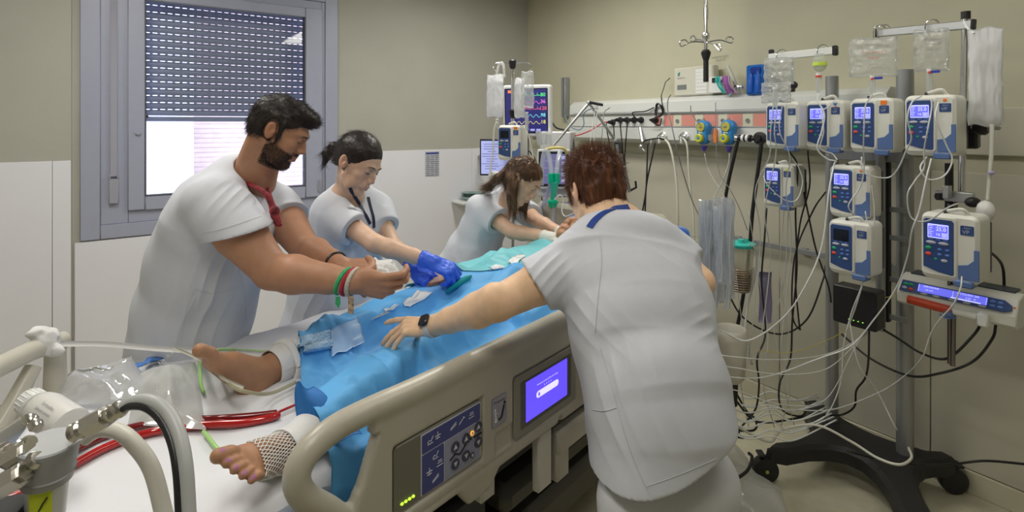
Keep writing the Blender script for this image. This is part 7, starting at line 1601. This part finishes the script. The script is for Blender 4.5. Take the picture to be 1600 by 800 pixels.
line('clear tube crossing below the left regulator', [(1101, 240, 3.2), (1106, 262, 3.2), (1118, 285, 3.15), (1130, 302, 3.1), (1134, 330, 3.05)], .0035, M_tubeclr)
line('clear tube crossing below the right regulator', [(1140, 240, 3.1), (1138, 258, 3.1), (1128, 285, 3.1), (1118, 305, 3.1), (1114, 330, 3.05)], .0035, M_tubeclr)
line('long thin grey lead slanting from the orange clip to the teal lid', [(1118, 160, 3.25), (1119, 222, 3.15), (1124, 270, 3.1), (1140, 295, 3.0), (1155, 325, 2.95), (1168, 360, 2.9)], .0022, mat('grey_cable'), 'cable', 'cable', 'cables at the bed head')
# blue breathing bag and tubing heap behind the patient head
M_ambu = mat('blue_tubing', (.03, .13, .55), .35); t = thing('blue_tube_heap', 'heap of blue tubing behind the patient head', 'tubing', P(905, 340, 3.2))
for k in range(5): MB().tube([P(884+4*k, 322+5*k, 3.1), P(895, 316+6*k, 3.15), P(910+3*k, 322+4*k, 3.2), P(924, 330+5*k, 3.2)], .012, 8, sm=5).build('blue_tube', M_ambu, t)
m = MB(); m.ball(P(908, 346, 3.2), (.07, .05, .055)); m.build('blue_pouch', mat('deep_blue_cloth', (.02, .06, .5), .6), t)
t = thing('resuscitator', 'blue manual breathing bag hanging beyond the nurse shoulder', 'resuscitator', P(1064, 375, 2.6)); m = MB(); m.ball(P(1062, 368, 2.6), (.045, .04, .035)); m.build('bag', M_ambu, t); m = MB(); m.tube([P(1048, 366, 2.6), P(1056, 357, 2.6), P(1072, 360, 2.6), P(1076, 376, 2.6), P(1070, 386, 2.6)], .010, 8, sm=5); m.build('handle_loop', mat('pale_blue_plastic', (.2, .35, .7), .3), t)
# kidney dishes on a wall ledge
t = thing('wall_ledge', 'small white ledge on the far wall holding the steel dishes', 'shelf', W(.62, .1, .98)); MB().box(W(.66, .11, .985), (.34, .19, .02), RR, .004).build('ledge', M_white, t)
for k in range(3):
    m = MB(); m.lathe(W(.68, .13, .997+.016*k), (0, 0, 1), [(0, .07), (.004, .075), (.030, .105), (.034, .11), (.030, .100), (.010, .07)], 24, sx=.75); tag(m.build('kidney_dish', mat('greenish_steel', (.42, .56, .55), .2, .8)), ('lowest', 'middle', 'top')[k]+' dish of the stack left of the long haired woman', 'dish', 'stacked steel dishes')
# suction catheters, drainage jar with teal lid, wire basket
M_pack = mat_film('clear_catheter_pack', (.80, .84, .92), .32, .6, .12, .6, 30)
t = thing('wire_basket', 'thin wire basket on the equipment rail holding the catheter packs', 'basket', P(1115, 420, 2.75))
m = MB(); a, b = P(1070, 368, 2.9), P(1140, 376, 2.62); fw_ = -D2*.13
for z in np.linspace(0, -.20, 9):
    q = [a+arr(0, 0, z), a+fw_+arr(0, 0, z), b+fw_+arr(0, 0, z), b+arr(0, 0, z), a+arr(0, 0, z)]; m.tube(q, .0016, 4)
for t_ in np.linspace(0, 1, 12): q = a+fw_+(b-a)*t_; m.tube([q, q+arr(0, 0, -.20)], .0014, 4)
m.build('wire_mesh', M_grey, t)
for k in range(14):
    x = 1096+3.6*k+3*math.sin(k*2.3); y0 = 318+10*math.sin(k*1.9); y1 = 455+28*math.sin(k*1.1+1); d = 2.62-.012*k+.05*math.sin(k*3.)
    g = MB(); a = P(x, y0, d); b = P(x+6*math.sin(k), y1, d); w = .016+.006*(k % 3); n = 14; Gp = np.array([[a+(b-a)*s_/n+arr(w*q+.004*math.sin(s_*1.3+k), .006*math.cos(s_*.9+k+q), 0) for q in (-1, -.3, .3, 1)] for s_ in range(n+1)])
    m2 = solid_sheet(Gp, .0012); o = m2.build('catheter_pack', M_pack, smooth=True); tag(o, 'clear catheter pack standing in the wire basket by the teal lid', 'catheter pack', 'clear catheter packs in the wire basket')
    MB().tube([a+(b-a)*s_/6+arr(.003*math.sin(s_*2+k), -.006, 0) for s_ in range(7)], .0030, 6, sm=3).build('catheter', M_tubeclr, o)
t = thing('suction_jar', 'clear suction jar with teal lid and wire holder on the equipment rail', 'suction jar', P(1160, 456, 2.75)); c = P(1158, 455, 2.76); h = P(1158, 385, 2.76)[2]-c[2]
MB().lathe(c, (0, 0, 1), [(0, .040), (.01, .046), (h, .062)], 26).build('jar', mat_film('jar_plastic', (.8, .78, .66), .35, .4, .1, 0), t); MB().lathe(c+arr(0, 0, h), (0, 0, 1), [(0, .066), (.008, .070), (.016, .070), (.020, .062)], 26).build('lid', mat('teal_lid', (.05, .58, .50), .35), t)
m = MB(); m.lathe(c+arr(0, 0, h+.018), (0, 0, 1), [(0, .018), (.018, .016)], 12); m.cyl(c+arr(.03, 0, h+.015), c+arr(.03, 0, h+.04), .008, 8); m.build('lid_port', mat('teal_lid'), t)
m = MB(); m.lathe(c+arr(0, 0, .004), (0, 0, 1), [(0, .038), (.09, .047)], 24); m.build('brown_liner', mat('brown_liner', (.22, .15, .09), .6), t)
for k in range(10): z = .012+.012*k; m = MB(); m.tube([c+arr((.050+.0012*k)*math.cos(a), (.050+.0012*k)*math.sin(a), z) for a in np.linspace(0, 2*PI, 25)], .0018, 4, cap=False); m.build('wire_ring', mat('brown_wire', (.30, .22, .15), .4, .6), t)
line('white hose looping from the suction jar to the rail', [(1170, 382, 2.7), (1182, 392, 2.7), (1180, 430, 2.7), (1168, 480, 2.7), (1165, 520, 2.65), (1175, 570, 2.6)], .005, M_tubeclr, 'suction hose', 'hose', None)
t = thing('lilac_cover', 'lilac cloth hanging behind the suction jar', 'cloth', P(1195, 470, 2.85)); Gp = np.array([[P(1186+20*q, 425+10*s_, 2.86)+arr(0, .006*math.sin(q*6+s_), 0) for q in np.linspace(0, 1, 8)] for s_ in range(9)]); solid_sheet(Gp, .003).build('cloth', mat('lilac_cloth', (.36, .33, .52), .8), t, smooth=True)
# clear rubbish bag slumped on the floor by the nurse
def FL(x, y): return P(x, y, EYE*F_PX/(y-HOR))
prs = [ell(FL(1150, 785)+arr(0, 0, .05), (.16, .16, .08), ID3, .05), ell(FL(1178, 812)+arr(0, 0, .05), (.14, .13, .08), ID3, .05), ell(FL(1138, 740)+arr(0, 0, .05), (.10, .10, .08), ID3, .05), plane(FL(1165, 760)+arr(0, 0, .004), (0, 0, -1), .003, '-')]
o = sdf_obj('plastic_bag', prs, .008, mat_film('clear_floor_bag', (.86, .87, .85), .55, .6, .12, .8, 16), None, None, lambda V, N: .018*ridge(V*arr(9, 9, 7), 2)-.012); tag(o, 'crumpled clear plastic bag slumped on the floor beside the nurse', 'plastic bag')
# ================================================================ things on and over the bed
# gauze in the man hands
o = sdf_obj('gauze', [ell(P(598, 424, 1.66), (.050, .030, .022), frame((1, .1, -.15), (0, 0, 1)), .01), ell(P(588, 413, 1.68), (.026, .022, .018), ID3, .012), ell(P(625, 430, 1.62), (.030, .012, .007), frame((1, 0, .25), (0, 0, 1)), .012), ell(P(607, 418, 1.68), (.022, .018, .022), ID3, .01)], .0028, M_band, None, None, lambda V, N: .006*ridge(V*34, 2)-.004)
tag(o, 'crumpled white gauze held between the man hands', 'gauze')
dbv = bvh_of(bl); dtv = bvh_of(tl)
def onz(x, y, z=.95):
    d = (EYE-z)*F_PX/(y-HOR); return P(x, y, d)
def patch(name, lab, cat, pix, m_, bvh, th=.002, lift=.006, n=14, rum=.004, seed=0, grp=None):
    """a small cloth lying on the drape: four pixel corners, draped by casting"""
    c = np.array(pix, float); Gp = np.zeros((n, n, 3)); last = None
    for i in range(n):
        for j in range(n):
            a, b = i/(n-1), j/(n-1); q = (c[0]*(1-a)+c[1]*a)*(1-b)+(c[3]*(1-a)+c[2]*a)*b; q = q+1.5*np.array([math.sin(b*9+seed), math.cos(a*8+seed)])
            h, n_ = cast_px(bvh, q[0], q[1], lift); h = (last if last is not None else onz(q[0], q[1])) if h is None else h; last = h; Gp[i, j] = h+arr(0, 0, rum*float(vnoise(arr(a*5+seed, b*5, .4))+.6))
    o = solid_sheet(Gp, th, (0, 0, 1)).build(name, m_, smooth=True); return tag(o, lab, cat, grp)
patch('gauze_pad', 'long white gauze pad lying on the blue drape near the blue gloves', 'gauze', [(627, 475), (650, 458), (676, 460), (640, 482)], M_band, dbv, seed=1, grp=None)
patch('gauze_pad', 'small white gauze pad lying on the blue drape beside the steel scissors', 'gauze', [(598, 486), (618, 478), (622, 480), (602, 490)], M_band, dbv, seed=2)
M_sheen = mat('pale_blue_quilted_sheen', (.42, .62, .84), .6, bump=.9, bscale=160, bdist=.004, vor=True)
patch('quilted_sheen_patch', 'pale blue quilted patch standing for sheen on the left end of the blue drape', 'pad', [(466, 556), (467, 532), (514, 516), (516, 545)], M_sheen, dbv, th=.006, lift=.010, seed=3, n=18)  # pale colour stands in for the shiny part of the drape
patch('sheen_patch', 'pale blue patch standing for sheen beside the quilted patch on the drape', 'drape sheen', [(517, 560), (516, 516), (556, 498), (568, 540)], mat('pale_blue_sheen', (.48, .66, .88), .45), dbv, th=.003, lift=.009, seed=4, n=16, rum=.008)  # second pale sheet, the drape's sheen put into its colour
patch('white_dressing', 'white dressing strip on the teal drape, nearer the ponytail woman', 'dressing', [(764, 420), (786, 416), (796, 422), (770, 424)], M_band, dtv, seed=5)
patch('white_dressing', 'second white dressing strip on the teal drape, nearer the patient head', 'dressing', [(794, 410), (808, 400), (820, 400), (806, 415)], M_band, dtv, seed=6)
# dark teal rolled drape edge
m = MB(); pts = [cast_px(dbv, x, y, .012)[0] for x, y in ((697, 459), (716, 448), (736, 434))]+[cast_px(dtv, x, y, .016)[0] for x, y in ((752, 426), (775, 426), (790, 428))]; pts = [p_ for p_ in pts if p_ is not None]
m.tube(pts, [.004, .009, .010, .011, .014, .005], 10, sm=6); tag(m.build('rolled_drape_edge', M_teal_d, smooth=True), 'dark teal rolled edge lying across the blue drape', 'drape edge')
# scissors
t = thing('scissors', 'steel scissors lying on the blue drape by the small gauze pad', 'scissors', P(590, 495, 1.9)); a, _ = cast_px(dbv, 578, 501, .006); b, _ = cast_px(dbv, 604, 488, .006); d_ = nrm(b-a)
for s_ in (-1, 1): MB().tube([a+arr(0, 0, .001*s_), (a+b)/2+np.cross(d_, (0, 0, 1))*.002*s_, b+np.cross(d_, (0, 0, 1))*.008*s_], [.001, .003, .0025], 6).build('blade', M_chrome, t)
# drape corner that hangs beside the near foot
# tapes, lines and cannulas near the feet
shv = bvh_of(sh_)
def on(bv, x, y, l=.006):
    h, n_ = cast_px(bv, x, y, l); return onz(x, y, .895+l) if h is None else h
def rope(name, lab, pts, r, m_, cat, grp=None, sm=8):
    P_ = [q if len(q) == 3 and not isinstance(q[0], str) else None for q in pts]; o = MB().tube([np.asarray(q) for q in pts], r, 10, sm=sm).build(name, m_, smooth=True); return tag(o, lab, cat, grp)
M_blood = mat('dark_red_cannula', (.19, .006, .010), .12, coat=.6); M_blood2 = mat('bright_red_cannula', (.45, .010, .010), .12, coat=.6)
S = lambda x, y, l=.012: on(shv, x, y, l)
rope('cannula', 'dark red blood filled tube running from under the plastic pack to the near leg', [S(-30, 770), S(60, 742), S(115, 712), S(190, 680), S(270, 664), S(340, 661), S(400, 657), S(432, 653)], .0085, M_blood, 'blood tube', 'blood tubes across the bed')
rope('cannula', 'bright red blood filled tube nearer the toes across the sheet', [S(-20, 800), S(60, 768), S(110, 738), S(170, 705), S(240, 682), S(320, 671), S(380, 668), S(420, 661), S(435, 656)], .0095, M_blood2, 'blood tube', 'blood tubes across the bed')
rope('red_thread_tube', 'thin red tube going from the cannulas under the blue drape', [S(425, 656), S(445, 647), S(463, 639)], .0035, M_blood2, 'blood tube')
M_gtube = mat('pale_green_tube', (.42, .72, .25), .3)
rope('green_tube', 'pale green tube arching over the big toe of the far foot', [S(318, 620), S(313, 600), S(312, 572, .05), P(325, 553, 1.45), P(345, 546, 1.55), P(385, 548, 1.75), P(430, 549, 1.8), P(461, 543, 1.8)], .0048, M_gtube, 'green tube', 'pale green tubes round the feet')
rope('green_tube', 'pale green tube on the sheet between the plastic pack and near foot', [S(318, 682), S(326, 692), S(336, 705), S(345, 712, .008)], .0048, M_gtube, 'green tube', 'pale green tubes round the feet')
rope('green_tube', 'pale green tube curling under the near foot toward the side rail', [S(396, 745, .008), S(412, 747), S(440, 737), S(462, 722), S(482, 690, .03), S(481, 664, .05)], .0050, M_gtube, 'green tube', 'pale green tubes round the feet')
rope('clear_tube', 'yellowish clear tube lying under the heel of the far foot', [S(300, 556, .03), S(335, 585, .03), P(360, 602, 1.42), P(395, 614, 1.40), P(425, 614, 1.48), S(462, 607, .02)], .0048, mat_film('yellowish_tube', (.62, .60, .42), .6, .4, .15, 0.), 'tube')
# white tie strip from the foot end to the far foot
fbk = FB(.03, 1.045)
def strip(lab, pts, w, m_=M_band):
    pp = catmull(np.array(pts), 8); Gp = np.stack([pp-arr(0, 0, w/2), pp+arr(.0, .004, w/2)], 1); o = solid_sheet(Gp, .002, (0, -1, 0)).build('tie_strip', m_, smooth=True); return tag(o, lab, 'strap', 'white tie strips at the foot end')
strip('white cloth strip pulled tight from the bed end to the ankle of the far foot', [fbk+arr(0, -.01, .0), P(160, 538, 1.55), P(240, 545, 1.60), P(330, 550, 1.64), P(400, 553, 1.68), P(440, 556, 1.68)], .014)
strip('greyish clear strip slanting from the white strip under the far foot', [P(270, 543, 1.60), P(310, 562, 1.5), P(345, 590, 1.44), P(380, 606, 1.42)], .007, mat('greyish_strip', (.55, .54, .45), .5))
o = sdf_obj('cloth_knot', [ell(fbk+arr(.005, -.01, .01), (.030, .034, .034), ID3, .01), ell(fbk+arr(-.012, -.02, .04), (.018, .014, .030), frame((1, 0, .6), (0, 1, 0)), .01), ell(fbk+arr(.035, -.02, -.012), (.034, .012, .014), ID3, .01)], .004, M_band, None, None, lambda V, N: .006*ridge(V*28, 2)-.004); tag(o, 'white cloth knotted round the corner of the bed end', 'cloth')
# blue and white printed film at the far side of the mattress
m = MB(); Gp = np.array([[S(205+105*a, 575-20*a-6*b, .012+.01*math.sin(a*7)) for b in np.linspace(0, 1, 5)] for a in np.linspace(0, 1, 14)]); o = solid_sheet(Gp, .002, (0, 0, 1)).build('printed_wrapper', mat('wrapper_blue', (.07, .22, .62), .4), smooth=True); tag(o, 'blue strip of printed wrapper beyond the clear plastic pack', 'wrapper')
a, b = S(228, 567, .026), S(296, 556, .026); xr = nrm(b-a); m = MB(); m.text('de la ciudad', .030, (a+b)/2, frame_to(None, (-.1, -.45, .9), up=np.cross((-.1, -.45, .9), xr))); m.build('lettering', M_white, o)
# clear plastic packs on the sheet
M_pk = mat_film('clear_pack_film', (.94, .95, .96), .62, .7, .08, .7, 12)
def pack(lab, poly, h0, seed, m_, cat='plastic pack'):
    c = np.array(poly, float); n = 22; Gp = np.zeros((n, n, 3))
    for i in range(n):
        for j in range(n):
            a, b = i/(n-1), j/(n-1); q = (c[0]*(1-a)+c[1]*a)*(1-b)+(c[3]*(1-a)+c[2]*a)*b; e = (math.sin(a*PI)*math.sin(b*PI))**.5
            h = S(q[0], q[1], .004); Gp[i, j] = h+arr(0, 0, .01+h0*e*(.7+.4*float(vnoise(arr(a*4+seed, b*4, seed))))+.012*float(ridge(arr(a*3+seed, b*3, 1), 2)-.6)*e)
    o = solid_sheet(Gp, .0015, (0, 0, 1)).build('plastic_pack', m_, smooth=True); return tag(o, lab, cat, 'clear plastic packs on the sheet')
pack('clear shiny plastic pack lying on the sheet behind the grey gas fitting', [(80, 640), (90, 600), (205, 562), (250, 640)], .05, 1., M_pk)
pack('milky plastic sheet pack standing between the clear pack and the feet', [(200, 672), (215, 592), (305, 572), (322, 680)], .06, 4., mat_film('milky_pack_film', (.90, .91, .90), .84, .4, .15, .5, 9))
# white bottle lying at the foot end
t = thing('bottle', 'white plastic bottle with ribbed cap and small print lying at the foot end', 'bottle', P(75, 660, 1.20)); a = P(112, 668, 1.14); b = P(38, 622, 1.22); d_ = nrm(b-a); L0 = np.linalg.norm(b-a); M_bot = mat('milky_bottle', (.74, .73, .70), .35)
MB().lathe(a, d_, [(0, .030), (.004, .037), (L0*.52, .038), (L0*.64, .034), (L0*.72, .022), (L0*.74, .020)], 28).build('bottle_body', M_bot, t); m = MB(); m.lathe(a+d_*L0*.74, d_, [(0, .026), (.004, .028), (.030, .027), (.033, .024)], 28)
for k in range(20): q = k*PI/10; Rc = frame(d_, (0, 0, 1)); m.box(a+d_*(L0*.74+.016)+Rc @ arr(0, .0275*math.cos(q), .0275*math.sin(q)), (.026, .002, .002), Rc)
m.build('bottle_cap', M_white, t)
Rt = frame(-d_, (-.1, -.8, .6)); y_ = Rt[:, 1]; z_ = nrm(arr(.25, -.75, .6)-(-d_)*np.dot(arr(.25, -.75, .6), -d_)); Rt = np.stack([-d_, np.cross(z_, -d_), z_], 1)
for k, tx in enumerate(('Clorhexidina', 'Solucion acuosa', 'uso externo')): m = MB(); m.text(tx, .0085, a+d_*L0*.30+Rt @ arr(0, .010-.012*k, .0388), Rt); m.build('print', M_print, t)
m = MB(); m.box(a+d_*L0*.30+Rt @ arr(0, -.026, .030), (.05, .0015, .003), Rt); m.build('red_line', M_printr, t)
# gas fitting in the foreground
t = thing('gas_fitting', 'grey round gas valve with chrome couplings in front of the bed end', 'gas valve', P(75, 790, .80)); M_gv = mat('grey_valve_plastic', (.36, .37, .38), .45); M_coup = mat('polished_steel', (.62, .60, .56), .22, 1.)
dv = .80; top = P(77, 690, dv); ax = nrm((.10, -.06, 1.)); MB().lathe(top-ax*.058, ax, [(0, .031), (.010, .033), (.012, .0345), (.014, .033), (.050, .037), (.056, .0365), (.058, .034)], 36).build('valve_cap', M_gv, t)
MB().lathe(top-ax*.115, ax, [(0, .024), (.057, .026)], 28).build('valve_neck', M_mon, t)
m = MB(); m.plate(top-ax*.080+arr(.012, -.024, 0), frame_to(None, (.45, -.9, 0)), .026, .036, .0012, .002); lb_ = m.build('yellow_label', mat('lime_label', (.62, .72, .03), .5), t); m = MB(); m.tube([top-ax*.092+arr(.010, -.0265, 0), top-ax*.078+arr(.016, -.025, 0), top-ax*.070+arr(.020, -.023, 0)], .0012, 5); m.build('label_mark', M_black, lb_)
MB().box(top-ax*.115+arr(-.055, -.03, -.01), (.09, .09, .07), frame((1, .3, 0), (0, 0, 1)), .008).build('black_block', M_black, t)
def hexfit(a, b, r, nm='coupling'):
    d = nrm(b-a); L0 = np.linalg.norm(b-a); MB().lathe(a, d, [(0, r*.7), (L0*.12, r*.7), (L0*.13, r), (L0*.80, r), (L0*.83, r*.7), (L0, r*.7)], 6).build(nm, M_coup, t)
def ringfit(a, b, r): d = nrm(b-a); L0 = np.linalg.norm(b-a); MB().lathe(a, d, [(0, r*.75), (L0*.2, r), (L0*.45, r*.8), (L0*.55, r), (L0*.8, r), (L0, r*.75)], 24).build('collar', M_coup, t)
cR = P(112, 678, .80); ringfit(cR, P(132, 668, .80), .014); hexfit(P(130, 669, .80), P(176, 645, .80), .0165); ringfit(P(174, 646, .80), P(194, 635, .80), .013)
ringfit(P(60, 668, .85), P(42, 652, .86), .010); hexfit(P(46, 700, .78), P(8, 722, .78), .0155, 'lower_coupling'); ringfit(P(50, 690, .79), P(24, 705, .79), .012); hexfit(P(42, 735, .76), P(-8, 765, .76), .018, 'bottom_coupling'); hexfit(P(15, 705, .8), P(-30, 722, .8), .016, 'upper_coupling'); ringfit(P(60, 715, .77), P(34, 735, .77), .013)
m = MB(); m.tube([P(192, 636, .80), P(212, 627, .80), P(238, 628, .79), P(262, 645, .78), P(280, 680, .76), P(290, 730, .74), P(295, 810, .72)], .0095, 14, sm=8); o = m.build('gas_hose', mat('pale_grey_hose', (.44, .45, .44), .4)); tag(o, 'pale grey hose with a black stripe arching down from the chrome coupling', 'hose', None)
m = MB(); off = arr(-.006, -.0062, -.0018); m.tube([P(196, 636, .80)+off*.6, P(214, 629, .80)+off, P(238, 631, .79)+off, P(260, 648, .78)+off, P(278, 682, .76)+off, P(288, 732, .74)+off, P(293, 810, .72)+off], .0058, 10, sm=8); m.build('black_stripe', M_blackh, o)
m = MB(); m.tube([P(132, 685, .86), P(155, 672, .86), P(185, 674, .85), P(212, 696, .83), P(238, 735, .81), P(258, 810, .79)], .0115, 14, sm=8); o = m.build('gas_hose', mat('cream_hose', (.62, .60, .53), .45)); tag(o, 'thick cream hose curving down behind the grey hose', 'hose')
for k in range(7):
    q = catmull([P(185, 674, .85), P(212, 696, .83), P(238, 735, .81)], 8)[2+k]; m = MB(); m.ball(q+arr(.003, -.0105, .001), (.003, .0015, .004), seg=6); m.build('print_mark', mat('hose_print', (.22, .20, .30), .6), o)
# ---- never deeper than thing > part > sub-part: anything below hangs on the part itself
def depth_of(o):
    k = 0
    while o.parent is not None: o = o.parent; k += 1
    return k
for o in sorted([q for q in bpy.data.objects if q.type == 'MESH'], key=depth_of):
    while depth_of(o) > 2:
        p_ = o.parent; M_ = Matrix.LocRotScale(p_.location, p_.rotation_euler, p_.scale) @ Matrix.LocRotScale(o.location, o.rotation_euler, o.scale)
        o.parent = p_.parent; o.location, o.rotation_euler, o.scale = M_.to_translation(), M_.to_euler(), M_.to_scale()
